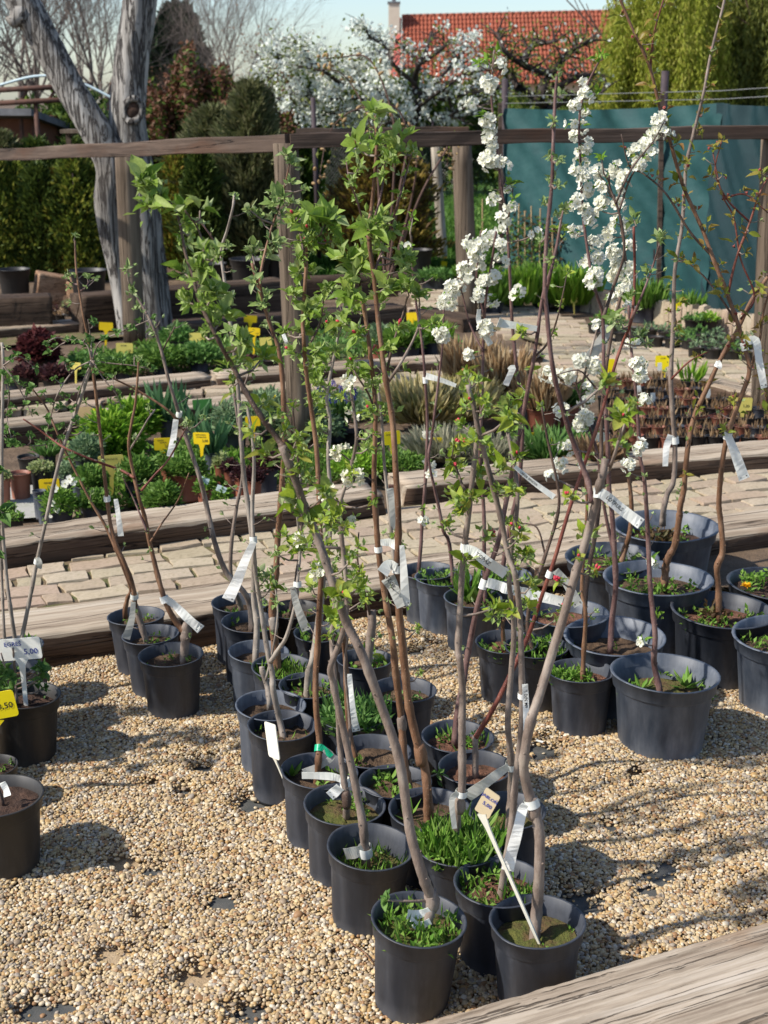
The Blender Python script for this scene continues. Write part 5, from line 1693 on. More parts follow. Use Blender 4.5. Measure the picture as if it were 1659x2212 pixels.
# ---- front row
p = make_pot(N, 889, 1985, 205, ZR, 'front potted apple sapling leaning far left, weeds and white label on its soil', soil='moss_soil', lean=(.02, .07), fill=.84)
p.bark = 'bk_grey'
stem(p, [(924, 1990), (932, 1945), (918, 1905), (902, 1855), (885, 1790), (862, 1640), (822, 1520), (782, 1413), (753, 1355), (731, 1296), (709, 1230), (687, 1165), (661, 1102), (636, 1031), (610, 965)], 30, 20, root=True, name='trunk', dY=.02)
stem(p, [(612, 968), (596, 943), (559, 892), (530, 845), (504, 793), (490, 770), (468, 728), (431, 652), (418, 600), (400, 545), (385, 470), (350, 415), (318, 400)], 18, 6, 'bk_dark', name='leader', dY=.02, Y0=p.Y)
stem(p, [(418, 600), (440, 560), (430, 500), (400, 455)], 8, 4, 'bk_dark', name='branch')
graft(p, 930, 1945, 42, 1.2)
for a in [(318, 398, 7, 82), (345, 425, 5, 60), (322, 450, 3, 78), (395, 452, 6, 62), (432, 455, 2, 95), (408, 505, 4, 55), (440, 540, 5, 62), (398, 590, 4, 62), (432, 585, 7, 75), (458, 640, 7, 72), (410, 655, 4, 62), (480, 680, 5, 68), (455, 700, 4, 60), (520, 740, 5, 55), (495, 790, 4, 50)]:
    cluster(p, *a, kind='apple')
for a in [(565, 775, 5, 52), (600, 900, 3, 45), (612, 935, 5, 55), (578, 985, 6, 60), (640, 980, 5, 52)]: cluster(p, *a, kind='bright')
cluster(p, 640, 1085, 8, 74, 'bright', buds=2); cluster(p, 700, 1070, 5, 66, 'bright'); cluster(p, 668, 1130, 4, 58, 'bright'); cluster(p, 620, 1000, 4, 48, 'bright', buds=1)
cluster(p, 735, 1290, 7, 62, 'bright', buds=1); cluster(p, 772, 1270, 5, 42, 'pear'); cluster(p, 690, 1200, 4, 45, 'bright'); cluster(p, 755, 1215, 4, 40, 'pear'); cluster(p, 650, 1030, 4, 50, 'bright')
along(p, None, 8, 42, 'apple', (4, 6), 30, sub=[s for s in p.samples if s[1] < 760])
along(p, None, 8, 48, 'bright', (4, 6), 34, sub=[s for s in p.samples if 760 < s[1] < 1250])
weeds(p, 210, .030, 'weed', 60); rosette(p, 835, 1985, 9, .05); cluster(p, 838, 1945, 7, 32, 'currant')
done(p); PF = p

p = make_pot(N, 1162, 1988, 204, ZR, 'front right potted apple sapling with mossy soil beside the pale sleeper', soil='moss_soil', lean=(.01, -.01), fill=.80)
stem(p, [(1155, 2025), (1160, 1960), (1165, 1880), (1165, 1800), (1152, 1745), (1136, 1690), (1132, 1640), (1146, 1560), (1166, 1500), (1190, 1420), (1215, 1340), (1240, 1250), (1262, 1180), (1281, 1110), (1292, 1060), (1303, 1020), (1307, 992)], 32, 20, 'bk_grey', root=True, name='trunk', dY=.015)
stem(p, [(1279, 1085), (1270, 1040), (1257, 1005), (1228, 925), (1206, 848), (1192, 780), (1181, 674), (1177, 616), (1181, 510), (1192, 400), (1195, 311), (1199, 219), (1203, 165)], 17, 8, 'bk_purple', name='leader', dY=.02)
stem(p, [(1300, 1030), (1315, 1015), (1325, 990), (1340, 940)], 13, 7, 'bk_grey', name='branch')
stem(p, [(1177, 640), (1190, 590), (1205, 520), (1216, 455)], 9, 4, 'bk_purple', name='branch')
graft(p, 1152, 1748, 38, 1.4)
for a in [(1305, 831, 8, 56), (1343, 905, 8, 56), (1343, 960, 5, 52), (1360, 880, 5, 45)]: cluster(p, *a, kind='bright', buds=1)
for a in [(1232, 1078, 6, 42, 2), (1268, 1162, 7, 56, 3), (1282, 1238, 5, 34, 4), (1218, 1322, 4, 34, 1), (1210, 1256, 3, 26, 5), (1250, 1205, 3, 30, 1)]: cluster(p, *a[:4], kind='bright', buds=a[4])
for (x, y) in [(1203, 172), (1210, 205), (1196, 265), (1186, 340), (1206, 345), (1192, 392), (1205, 400), (1180, 440), (1205, 465), (1168, 520), (1218, 452), (1185, 560)]: cluster(p, x, y, 3, 30, 'grey')
weeds(p, 26, .014, 'weed')
done(p); PFR = p

p = make_pot(N, 1075, 1905, 197, ZR, 'potted apple sapling right behind the front right pot, clover on its soil', soil='soil_red', lean=(.0, .02))
stem(p, [(1082, 1935), (1090, 1880), (1100, 1820), (1108, 1750), (1113, 1690), (1124, 1600), (1128, 1528), (1127, 1455), (1122, 1318), (1112, 1240), (1098, 1200), (1080, 1110), (1052, 1002), (1034, 929), (1024, 880), (1010, 832)], 22, 12, 'bk_grey', root=True, name='trunk', dY=.03)
for a in [(1010, 811, 5, 40, 2), (1020, 870, 3, 36, 1), (1098, 904, 7, 66, 0), (1080, 1015, 6, 50, 1), (1104, 1062, 5, 44, 0), (1118, 1148, 5, 42, 1), (1132, 1204, 8, 62, 0), (1146, 1268, 6, 44, 0), (1139, 1315, 5, 38, 0), (1075, 1060, 4, 40, 0)]: cluster(p, *a[:4], kind='bright', buds=a[4])
along(p, None, 9, 46, 'bright', (4, 5), 30, sub=[s for s in p.samples if s[1] < 1350])
weeds(p, 200, .028, 'weed', 30); done(p); PA = p

# ---- left column, front to back
p = make_pot(N, 790, 1828, 189, ZR, 'potted pear sapling with a paper band low on its stem, second row left', soil='moss_soil', lean=(.02, .05), fill=.72)
stem(p, [(790, 1850), (785, 1790), (778, 1748), (760, 1660), (742, 1576), (731, 1528), (718, 1470), (714, 1440), (731, 1395), (745, 1347), (750, 1280), (742, 1200), (735, 1130), (733, 1093), (746, 1049), (761, 998), (770, 947), (764, 881), (757, 840)], 24, 7, 'bk_grey', root=True, name='trunk', dY=.02)
for a in [(757, 832, 3, 40, 5), (737, 980, 2, 40, 8), (752, 1032, 3, 42, 5), (775, 1030, 2, 36, 5), (712, 1065, 2, 36, 5), (760, 1125, 3, 36, 3), (655, 1165, 4, 40, 8), (690, 1240, 3, 34, 4), (765, 1245, 4, 40, 0), (775, 1270, 5, 44, 0), (720, 1120, 5, 44, 0), (760, 900, 2, 34, 2), (735, 1350, 3, 30, 0), (800, 1090, 3, 36, 0)]: cluster(p, *a[:4], kind='pear', flowers=a[4], fk='pear')
along(p, None, 12, 40, 'pear', (4, 6), 34, sub=[s for s in p.samples if 850 < s[1] < 1380])
weeds(p, 60, .026, 'weed', 60); done(p); PP = p

p = make_pot(N, 735, 1737, 176, ZR, 'potted sapling with a knobbly graft and white label loop, third from the front', soil='moss_soil', lean=(.02, .05))
stem(p, [(748, 1775), (748, 1735), (747, 1712), (739, 1660), (733, 1600), (730, 1540), (722, 1450), (716, 1380), (722, 1320), (716, 1250), (705, 1180), (700, 1120)], 19, 8, 'bk_grey', root=True, name='trunk', dY=.03)
stem(p, [(745, 1690), (756, 1600), (752, 1520), (745, 1440), (752, 1370)], 10, 6, 'bk_grey', name='branch')
graft(p, 748, 1725, 28, 1.5, 'bk_dark')
for a in [(705, 1180, 5, 42), (690, 1230, 4, 38), (715, 1140, 5, 40)]: cluster(p, *a, kind='pear')
along(p, None, 7, 38, 'bright', (4, 5), 30, sub=[s for s in p.samples if s[1] < 1350])
weeds(p, 90, .026, 'weed'); done(p); PG = p

p = make_pot(N, 680, 1665, 163, ZR, 'potted apple sapling with green tape around its stem', soil='soil', lean=(.02, .06))
stem(p, [(684, 1700), (688, 1640), (690, 1600), (683, 1528), (682, 1455), (687, 1384), (690, 1310), (694, 1237), (692, 1150), (688, 1050), (683, 962), (672, 881), (661, 801), (656, 728), (654, 693), (661, 583), (662, 539), (680, 510)], 19, 9, 'bk_brown', root=True, name='trunk', dY=.025)
stem(p, [(661, 580), (655, 540), (648, 505), (640, 470)], 8, 4, 'bk_dark', name='branch')
stem(p, [(660, 760), (690, 700), (700, 640)], 7, 4, 'bk_dark', name='branch')
for a in [(700, 485, 8, 92), (668, 500, 4, 66), (665, 530, 5, 56), (638, 470, 5, 42), (690, 535, 5, 56), (648, 590, 6, 50), (636, 640, 6, 50), (662, 672, 7, 56), (648, 720, 7, 56), (634, 760, 5, 46), (704, 625, 5, 40), (690, 680, 5, 44), (660, 800, 5, 42), (615, 720, 4, 44), (680, 760, 4, 44), (675, 860, 4, 40), (720, 520, 3, 60)]: cluster(p, *a, kind='apple', buds=1 if random.random() < .45 else 0)
along(p, None, 9, 40, 'apple', (4, 6), 34, sub=[s for s in p.samples if s[1] < 860])
weeds(p, 30, .03, 'weed'); rosette(p, 630, 1680, 7, .06, flat=1.4); done(p); PT = p

p = make_pot(N, 601, 1567, 150, ZR, 'potted sapling standing beside the cream sign seen edge on', lean=(.01, .05))
stem(p, [(612, 1592), (603, 1550), (590, 1491), (588, 1455), (577, 1402), (563, 1310), (552, 1237), (548, 1180), (545, 1100), (549, 1000), (543, 930), (532, 870)], 18, 8, 'bk_pale', root=True, name='trunk', dY=.03)
stem(p, [(584, 1430), (600, 1405), (620, 1372), (640, 1296), (643, 1252), (648, 1180), (642, 1100), (650, 1020)], 13, 6, 'bk_pale', name='branch')
for a in [(560, 1240, 4, 40), (575, 1250, 4, 36), (600, 1200, 3, 34), (535, 880, 4, 38), (550, 960, 3, 30)]: cluster(p, *a, kind='grey')
for (x, y) in [(620, 1160), (630, 1180), (650, 1190), (585, 1270)]: cluster(p, x, y, 4, 40, 'bright')
weeds(p, 14, .02, 'weed', 8); done(p); PN = p

p = make_pot(N, 577, 1523, 150, ZR, 'pot with a short curved stub on crumbly brown soil, behind the cream sign', 'pot_blue', lean=(.02, .05))
stem(p, [(582, 1512), (577, 1480), (567, 1450), (566, 1440)], 15, 15, 'bk_pale', root=True, name='trunk', dY=.02)
stem(p, [(574, 1470), (590, 1400), (600, 1320), (590, 1240)], 7, 4, 'bk_pale', name='shoot')
cluster(p, 596, 1300, 3, 30, 'grey'); cluster(p, 588, 1240, 4, 34, 'grey'); weeds(p, 10, .014, 'weed'); done(p)

p = make_pot(N, 605, 1440, 135, ZR, 'potted sapling with long grass blades on its soil', lean=(.02, .04))
stem(p, [(598, 1440), (594, 1390), (590, 1347), (588, 1310), (596, 1237), (600, 1165), (608, 1060), (614, 932), (606, 777), (581, 693), (560, 625), (544, 568)], 24, 8, 'bk_brown', root=True, name='trunk', dY=.03)
stem(p, [(580, 690), (562, 605), (585, 498), (605, 440), (622, 370), (629, 325)], 9, 3, 'bk_brown', name='branch')
graft(p, 590, 1350, 27, 1.2, 'bk_pale')
for a in [(545, 550, 7, 44), (552, 535, 5, 40), (540, 455, 6, 38), (562, 470, 4, 34), (590, 480, 6, 36), (610, 430, 6, 40), (632, 440, 5, 38), (625, 395, 4, 32), (632, 345, 4, 28), (606, 465, 5, 36), (600, 530, 4, 34), (575, 640, 4, 36), (600, 780, 4, 36), (655, 410, 3, 30)]: cluster(p, *a, kind='grey')
along(p, None, 12, 40, 'grey', (4, 6), 24, sub=[s for s in p.samples if s[1] < 780])
weeds(p, 20, .03, 'weed', 140); done(p); PK = p

p = make_pot(N, 661, 1480, 130, ZR, 'potted sapling with a pale bowed lower trunk', lean=(.02, .04))
stem(p, [(664, 1500), (668, 1450), (676, 1420), (684, 1362), (692, 1300), (700, 1240), (712, 1170), (716, 1100)], 22, 8, 'bk_pale', root=True, name='trunk', dY=.03)
for a in [(716, 1100, 5, 40), (705, 1170, 4, 38), (725, 1140, 3, 34)]: cluster(p, *a, kind='pear')
along(p, None, 7, 38, 'bright', (4, 5), 34, sub=[s for s in p.samples if s[1] < 1350])
weeds(p, 60, .03, 'weed', 10); done(p)

p = make_pot(N, 552, 1408, 128, ZR, 'potted sapling in a grey dusty pot, tall forked tip beside the walnut trunk', 'pot_blue', lean=(.02, .05))
stem(p, [(552, 1420), (555, 1347), (549, 1296), (548, 1200), (537, 1100), (526, 1020), (519, 910), (512, 812), (500, 717), (487, 620), (478, 545), (490, 500), (503, 449), (506, 418)], 18, 6, 'bk_pale', root=True, name='trunk', dY=.03)
stem(p, [(480, 555), (462, 520), (445, 495), (425, 470)], 7, 3, 'bk_purple', name='branch')
for (x, y, n, L) in [(506, 425, 3, 26), (492, 535, 3, 28), (495, 640, 3, 30), (500, 720, 4, 40), (488, 660, 3, 34), (512, 790, 4, 38)]: cluster(p, x, y, n, L, 'grey')
done(p)

p = make_pot(N, 533, 1343, 122, ZR, 'potted sapling arching far left over the path, grafted low in its pot', lean=(.02, .05))
stem(p, [(545, 1350), (541, 1311), (526, 1278), (490, 1238), (464, 1172), (446, 1091), (431, 1031), (398, 932), (384, 885), (365, 823), (345, 745), (325, 693), (295, 640), (280, 612), (274, 580)], 19, 5, 'bk_grey', root=True, name='trunk', dY=.03)
stem(p, [(398, 930), (365, 888), (300, 845), (250, 820), (205, 797)], 8, 4, 'bk_brown', name='branch')
stem(p, [(350, 760), (365, 730), (378, 705)], 5, 3, 'bk_dark', name='branch')
for (x, y, n, L) in [(275, 583, 4, 28), (285, 632, 5, 32), (300, 665, 4, 30), (332, 712, 4, 30), (372, 712, 3, 28), (440, 905, 3, 26), (405, 920, 4, 26), (290, 842, 3, 22)]: cluster(p, x, y, n, L, 'grey')
weeds(p, 40, .03, 'weed'); rosette(p, 505, 1330, 8, .05, flat=1.2); done(p); PL = p

p = make_pot(N, 512, 1302, 118, ZR, 'rear potted sapling against the sleeper at the left end of the block', lean=(.02, .04))
stem(p, [(520, 1310), (506, 1270), (498, 1234), (501, 1165), (512, 1091), (524, 1020), (516, 930), (505, 850)], 14, 6, 'bk_grey', root=True, name='trunk', dY=.03)
for (x, y, n, L) in [(505, 850, 4, 34), (515, 930, 3, 30), (540, 800, 3, 34)]: cluster(p, x, y, n, L, 'bright')
weeds(p, 40, .03, 'weed'); done(p); PQ = p

p = make_pot(N, 635, 1315, 112, ZR, 'black potted sapling with sparse soil weeds against the sleeper', 'pot_black')
stem(p, [(628, 1318), (640, 1250), (652, 1150), (650, 1050), (640, 960), (632, 880)], 12, 5, 'bk_dark', root=True, name='trunk', dY=.03)
for (x, y, n, L) in [(632, 880, 4, 36), (645, 960, 3, 34), (690, 950, 3, 40)]: cluster(p, x, y, n, L, 'bright')
weeds(p, 24, .03, 'weed'); done(p)

p = make_pot(N, 696, 1365, 118, ZR, 'potted sapling behind the pale bowed trunk, stems crowded by leaves')
stem(p, [(690, 1370), (696, 1280), (706, 1180), (715, 1090), (709, 991), (713, 910), (706, 856), (723, 764), (738, 690), (746, 640)], 15, 6, 'bk_pale', root=True, name='trunk', dY=.03)
for (x, y, n, L) in [(722, 760, 5, 42), (700, 800, 4, 38), (740, 690, 4, 40), (690, 830, 5, 40), (700, 900, 4, 36), (745, 640, 4, 38), (720, 700, 5, 44), (685, 870, 4, 40)]: cluster(p, x, y, n, L, 'apple', buds=1 if random.random() < .3 else 0)
along(p, None, 9, 38, 'apple', (4, 6), 34, sub=[s for s in p.samples if s[1] < 1000])
weeds(p, 40, .03, 'weed', 10); done(p)

p = make_pot(N, 786, 1425, 120, ZR, 'potted sapling cut back to a knobbly grey stub')
stem(p, [(795, 1430), (800, 1380), (804, 1345), (802, 1318)], 21, 24, 'bk_grey', root=True, name='trunk', dY=.01)
stem(p, [(800, 1330), (790, 1290), (778, 1248), (772, 1200), (775, 1150)], 9, 4, 'bk_dark', name='shoot')
for (x, y, n, L) in [(778, 1248, 4, 40), (790, 1290, 4, 42), (772, 1180, 3, 36)]: cluster(p, x, y, n, L, 'pear')
weeds(p, 60, .03, 'weed'); cluster(p, 800, 1415, 3, 42, 'bright'); done(p)

p = make_pot(N, 868, 1490, 139, ZR, 'potted sapling in the middle of the block beside the open gravel')
stem(p, [(878, 1500), (876, 1420), (864, 1310), (850, 1200), (842, 1115), (830, 1000), (824, 900), (815, 820)], 13, 7, 'bk_pale', root=True, name='trunk', dY=.03)
for (x, y, n, L) in [(900, 1360, 2, 24), (880, 1310, 2, 22), (815, 830, 4, 40), (806, 900, 3, 50), (800, 960, 3, 50)]: cluster(p, x, y, n, L, 'apple')
weeds(p, 40, .03, 'weed_soft'); done(p); PU = p

p = make_pot(N, 770, 1548, 142, ZR, 'pot overgrown with feathery bright green weeds')
stem(p, [(762, 1550), (752, 1480), (745, 1400), (738, 1330)], 13, 8, 'bk_brown', root=True, name='trunk', dY=.03)
weeds(p, 900, .055, 'weed_soft', 120, .98, up=1.0); cluster(p, 738, 1335, 4, 36, 'pear'); done(p)

p = make_pot(N, 804, 1622, 160, ZR, 'potted sapling with bare brown soil behind the leaning front stem', lean=(.02, .02))
stem(p, [(768, 1636), (755, 1585), (748, 1500), (745, 1420), (738, 1360), (730, 1300)], 16, 8, 'bk_brown', root=True, name='trunk', dY=.02)
for (x, y, n, L) in [(735, 1330, 3, 34), (725, 1290, 4, 38), (780, 1300, 3, 34)]: cluster(p, x, y, n, L, 'pear')
weeds(p, 26, .03, 'weed'); done(p); PV = p

p = make_pot(N, 855, 1688, 156, ZR, 'potted apple sapling with nettle shoots on its soil', soil='soil')
stem(p, [(882, 1690), (873, 1640), (866, 1543), (855, 1455), (848, 1384), (833, 1296), (819, 1201), (813, 1130), (808, 1038), (811, 910), (808, 837), (800, 764), (790, 690), (778, 620), (772, 580)], 22, 9, 'bk_brown', root=True, name='trunk', dY=.02)
graft(p, 868, 1560, 26, 1.6, 'bk_grey')
stem(p, [(812, 920), (800, 860), (770, 810), (760, 790)], 7, 4, 'bk_dark', name='branch')
for (x, y, n, L) in [(772, 580, 8, 84), (790, 545, 6, 66), (760, 640, 5, 66), (745, 700, 5, 58), (800, 760, 4, 50), (778, 722, 4, 52), (835, 890, 3, 50), (805, 890, 3, 40), (760, 790, 4, 46), (745, 560, 4, 60)]: cluster(p, x, y, n, L, 'apple', buds=1 if random.random() < .4 else 0)
along(p, None, 7, 42, 'apple', (4, 6), 34, sub=[s for s in p.samples if s[1] < 900])
weeds(p, 80, .03, 'weed'); rosette(p, 840, 1690, 8, .055, flat=1.2); cluster(p, 945, 1672, 6, 36, 'currant'); done(p); PB2 = p

p = make_pot(N, 926, 1745, 178, ZR, 'potted apple sapling with straight reddish brown stem reaching highest in the middle', lean=(.02, .01))
stem(p, [(926, 1765), (924, 1720), (917, 1653), (905, 1618), (884, 1528), (876, 1460), (868, 1384), (861, 1310), (857, 1248), (861, 1130), (855, 1020), (848, 910), (833, 819), (826, 766), (815, 674), (808, 601), (797, 510), (804, 437), (811, 364), (814, 300), (810, 250)], 27, 8, 'bk_brown', root=True, name='trunk', dY=.015)
stem(p, [(797, 520), (785, 480), (770, 430), (755, 390), (748, 350)], 8, 3, 'bk_purple', name='branch')
stem(p, [(800, 500), (818, 440), (828, 390), (832, 340)], 7, 4, 'bk_purple', name='branch')
stem(p, [(808, 590), (840, 500), (862, 430), (880, 365), (890, 330)], 8, 3, 'bk_purple', name='branch')
stem(p, [(836, 830), (862, 790), (890, 740), (905, 700), (905, 655)], 9, 5, 'bk_grey', name='branch')
stem(p, [(836, 800), (850, 740), (870, 680), (880, 640)], 8, 4, 'bk_dark', name='branch')
graft(p, 905, 1625, 36, 1.5, 'bk_brown')
for (x, y, n, L) in [(810, 245, 7, 66), (775, 322, 4, 82), (862, 318, 4, 84), (812, 305, 4, 50), (840, 345, 3, 52), (775, 365, 3, 42), (748, 355, 4, 30), (757, 395, 4, 34), (770, 430, 3, 32), (830, 350, 3, 36), (885, 370, 3, 26), (868, 420, 3, 26), (797, 478, 3, 34), (830, 478, 6, 70), (800, 500, 7, 70), (815, 520, 5, 66), (835, 620, 4, 76), (868, 585, 6, 52), (905, 640, 6, 46), (880, 620, 5, 46), (862, 560, 4, 54), (850, 500, 5, 54), (858, 710, 3, 40), (880, 560, 4, 44), (780, 490, 4, 50), (870, 800, 2, 50)]: cluster(p, x, y, n, L, 'apple', buds=1 if random.random() < .2 else 0)
for (x, y) in [(900, 1360), (868, 1180), (852, 1160), (906, 1455)]: cluster(p, x, y, 3, 24, 'bright')
along(p, None, 10, 40, 'apple', (4, 6), 32, sub=[s for s in p.samples if s[1] < 760])
weeds(p, 30, .03, 'weed'); rosette(p, 880, 1770, 5, .06, flat=1.5); done(p); PH = p

p = make_pot(N, 990, 1820, 184, ZR, 'potted apple sapling in a pot full of bright green grass and dandelion leaves', lean=(.02, .0), fill=.88)
stem(p, [(983, 1830), (988, 1760), (998, 1700), (998, 1620), (998, 1565), (999, 1492), (994, 1430), (990, 1402), (994, 1310), (1001, 1201), (1012, 1113), (1020, 1038), (1030, 947), (1026, 892), (1012, 848)], 24, 12, 'bk_grey', root=True, name='trunk', dY=.02)
stem(p, [(1016, 1075), (1000, 1050), (985, 1010), (975, 985)], 9, 5, 'bk_dark', name='branch')
graft(p, 996, 1735, 31, 1.4)
for a in [(1012, 830, 3, 36, 1), (992, 963, 5, 40, 5), (978, 1006, 4, 56, 2), (1030, 1030, 5, 52, 1), (998, 1103, 6, 44, 1), (966, 1138, 4, 40, 1), (1051, 1158, 5, 44, 4), (1066, 1315, 6, 50, 1), (1050, 985, 4, 44, 0), (1010, 1080, 4, 46, 0), (1000, 920, 3, 38, 2), (980, 960, 4, 36, 3)]: cluster(p, *a[:4], kind='bright', buds=a[4])
along(p, None, 9, 44, 'bright', (4, 5), 30, sub=[s for s in p.samples if s[1] < 1250])
weeds(p, 420, .045, 'weed', 320, .9); rosette(p, 1000, 1840, 12, .09, flat=.9); rosette(p, 1040, 1800, 10, .08, flat=.9); done(p); PM = p

p = make_pot(N, 984, 1590, 156, ZR, 'potted sapling with purple stem and reddish bark mulch', soil='soil_red')
stem(p, [(984, 1590), (990, 1530), (1000, 1480), (1006, 1440), (1016, 1384), (1031, 1310), (1049, 1248), (1077, 1167), (1096, 1070), (1115, 977), (1130, 895), (1145, 816), (1156, 758), (1172, 643), (1191, 580), (1208, 505)], 20, 8, 'bk_purple', root=True, name='trunk', dY=.02)
stem(p, [(1155, 770), (1180, 745), (1200, 700), (1215, 640), (1225, 590)], 7, 3, 'bk_dark', name='branch')
for (x, y, n, L) in [(1208, 500, 4, 36), (1190, 570, 3, 30), (1215, 455, 3, 32), (1125, 860, 5, 46), (1100, 880, 4, 50), (1128, 720, 4, 36), (1226, 590, 3, 24), (1210, 660, 3, 22), (1195, 720, 4, 26), (1150, 800, 3, 26), (1170, 650, 2, 24)]: cluster(p, x, y, n, L, 'bright')
weeds(p, 60, .028, 'weed', 6, cx=-.1); rosette(p, 975, 1600, 9, .05, flat=1.0); done(p); PU2 = p

p = make_pot(N, 1025, 1655, 157, ZR, 'potted sapling cut to a stub with one red shoot leaning right', soil='soil_red')
stem(p, [(1027, 1665), (1027, 1620), (1027, 1590)], 17, 16, 'bk_grey', root=True, name='trunk', dY=.005)
stem(p, [(1028, 1592), (1040, 1573), (1067, 1528), (1098, 1466), (1140, 1376), (1173, 1280), (1197, 1211), (1229, 1103), (1256, 1021), (1294, 910), (1329, 787), (1345, 740), (1364, 690), (1371, 595), (1369, 490)], 15, 7, 'bk_red', name='shoot', dY=.03)
stem(p, [(1364, 690), (1390, 630), (1411, 572), (1424, 530)], 8, 4, 'bk_purple', name='branch')
for (x, y, n, L) in [(1425, 520, 6, 44), (1400, 590, 4, 38), (1369, 475, 3, 44), (1330, 692, 5, 46), (1380, 725, 5, 42), (1345, 700, 5, 40), (1365, 640, 4, 34), (1395, 745, 4, 36)]: cluster(p, x, y, n, L, 'grey')
done(p); PR = p

p = make_pot(N, 1098, 1752, 168, ZR, 'potted sapling with a split rim pot and grey label, right side of the block', soil='moss_soil', fill=.76)
stem(p, [(1100, 1775), (1104, 1700), (1104, 1640), (1097, 1560), (1104, 1455), (1110, 1380), (1108, 1320), (1100, 1260), (1106, 1180), (1118, 1080), (1110, 1000), (1096, 930)], 20, 10, 'bk_grey', root=True, name='trunk', dY=.03)
for (x, y, n, L) in [(1096, 925, 6, 54), (1115, 990, 3, 44), (1118, 1070, 4, 40)]: cluster(p, x, y, n, L, 'bright', buds=1)
weeds(p, 12, .02, 'weed'); done(p); PX = p

# ---- left trio by the sleeper
p = make_pot(N, 297, 1331, 120, ZR, 'rear pot of the left trio standing against the sleeper')
stem(p, [(270, 1318), (276, 1290), (282, 1270), (256, 1201), (227, 1135), (194, 1079), (146, 984), (121, 929), (100, 880), (70, 840)], 12, 4, 'bk_brown', root=True, name='trunk', dY=.03)
for (x, y, n, L) in [(121, 929, 3, 24), (70, 842, 4, 26), (150, 990, 2, 18), (175, 1035, 2, 18)]: cluster(p, x, y, n, L, 'currant')
weeds(p, 26, .024, 'weed'); done(p)
p = make_pot(N, 329, 1372, 122, ZR, 'middle pot of the left trio with a cut grey stub and two brown shoots')
stem(p, [(320, 1398), (308, 1360), (296, 1320), (290, 1305)], 15, 18, 'bk_grey', root=True, name='trunk', dY=.005)
stem(p, [(291, 1310), (288, 1270), (268, 1215), (252, 1179), (238, 1128), (227, 1038), (216, 932), (207, 850), (198, 780), (188, 720), (178, 670), (165, 585), (162, 520)], 14, 5, 'bk_brown', name='shoot', dY=.02)
stem(p, [(170, 615), (155, 612), (145, 600)], 5, 3, 'bk_purple', name='branch'); stem(p, [(172, 630), (185, 620), (194, 605)], 5, 3, 'bk_purple', name='branch')
for (x, y, n, L) in [(162, 512, 5, 22), (147, 595, 4, 24), (193, 600, 5, 22), (150, 620, 3, 20), (185, 870, 3, 20), (200, 940, 2, 16)]: cluster(p, x, y, n, L, 'grey')
weeds(p, 30, .026, 'weed', cx=-.1); done(p); PD = p
p = make_pot(N, 370, 1413, 137, ZR, 'front pot of the left trio, nearest and largest, with a kinked graft')
stem(p, [(397, 1422), (400, 1385), (403, 1362)], 21, 26, 'bk_grey', root=True, name='trunk', dY=.005)
stem(p, [(402, 1368), (382, 1346), (362, 1311), (347, 1267), (333, 1212), (322, 1165), (312, 1115), (300, 1075), (289, 1027), (278, 965), (284, 915), (292, 874), (297, 820), (300, 770)], 18, 5, 'bk_brown', name='shoot', dY=.02)
stem(p, [(290, 1032), (260, 1015), (212, 998), (143, 969), (110, 947), (80, 925), (50, 905)], 8, 4, 'bk_red', name='branch')
stem(p, [(318, 1150), (300, 1105), (285, 1070), (265, 1030)], 6, 3, 'bk_purple', name='branch')
stem(p, [(305, 1060), (335, 1025), (365, 991), (402, 925)], 7, 4, 'bk_red', name='branch')
stem(p, [(278, 975), (300, 940), (320, 905), (335, 885)], 6, 4, 'bk_grey', name='branch')
graft(p, 402, 1360, 27, 1.3, 'bk_grey')
stem(p, [(325, 1170), (350, 1130), (385, 1080), (408, 1022)], 6, 3, 'bk_brown', name='branch')
for (x, y, n, L) in [(300, 775, 4, 22), (292, 950, 4, 22), (255, 1010, 3, 18), (262, 1028, 3, 16), (405, 918, 4, 30), (300, 800, 3, 20)]: cluster(p, x, y, n, L, 'grey')
weeds(p, 50, .024, 'weed', cx=-.25, cy=-.15); done(p); PE = p

# ---- gooseberry standards and black pots at the left edge
p = make_pot(N, 38, 1395, 118, ZR, 'rear pot at the left edge with slender gooseberry standards')
stem(p, [(33, 1385), (22, 1310), (15, 1256), (7, 1165), (4, 1091), (4, 947), (7, 790), (4, 740)], 11, 8, 'bk_pale', root=True, name='trunk', dY=.02)
stem(p, [(47, 1380), (66, 1285), (80, 1212), (95, 1144), (124, 1013), (146, 940), (175, 859), (199, 779)], 11, 9, 'bk_pale', root=True, name='trunk', dY=.02)
stem(p, [(10, 1390), (6, 1300), (2, 1200), (-4, 1100), (-6, 1000)], 8, 6, 'bk_pale', root=True, name='trunk', dY=.02)
arms = [[(199, 779), (215, 740), (250, 722), (290, 705), (325, 690)], [(199, 779), (185, 742), (150, 735), (110, 760)], [(199, 779), (160, 800), (125, 850), (110, 900), (100, 940)], [(199, 779), (240, 785), (290, 790), (330, 800)], [(199, 779), (170, 850), (160, 900), (130, 945), (90, 962), (40, 960), (0, 945)], [(199, 779), (195, 725), (190, 690)], [(199, 779), (225, 820), (250, 850), (262, 880)], [(7, 790), (30, 820), (50, 855), (70, 900)], [(7, 790), (40, 770), (70, 790)], [(150, 735), (120, 730), (95, 745)], [(7, 800), (20, 850), (15, 900), (25, 950)]]
for l in arms: stem(p, l, 5, 2.5, 'bk_grey', name='branch', dY=.05, sides=6, knots=.02)
for l in arms:
    for (x, y, d) in cat([(a, b, 0) for a, b in l], 2)[1:]:
        cluster(p, x + U(-10, 10), y + U(-8, 8), random.randint(4, 5), 17, 'currant')
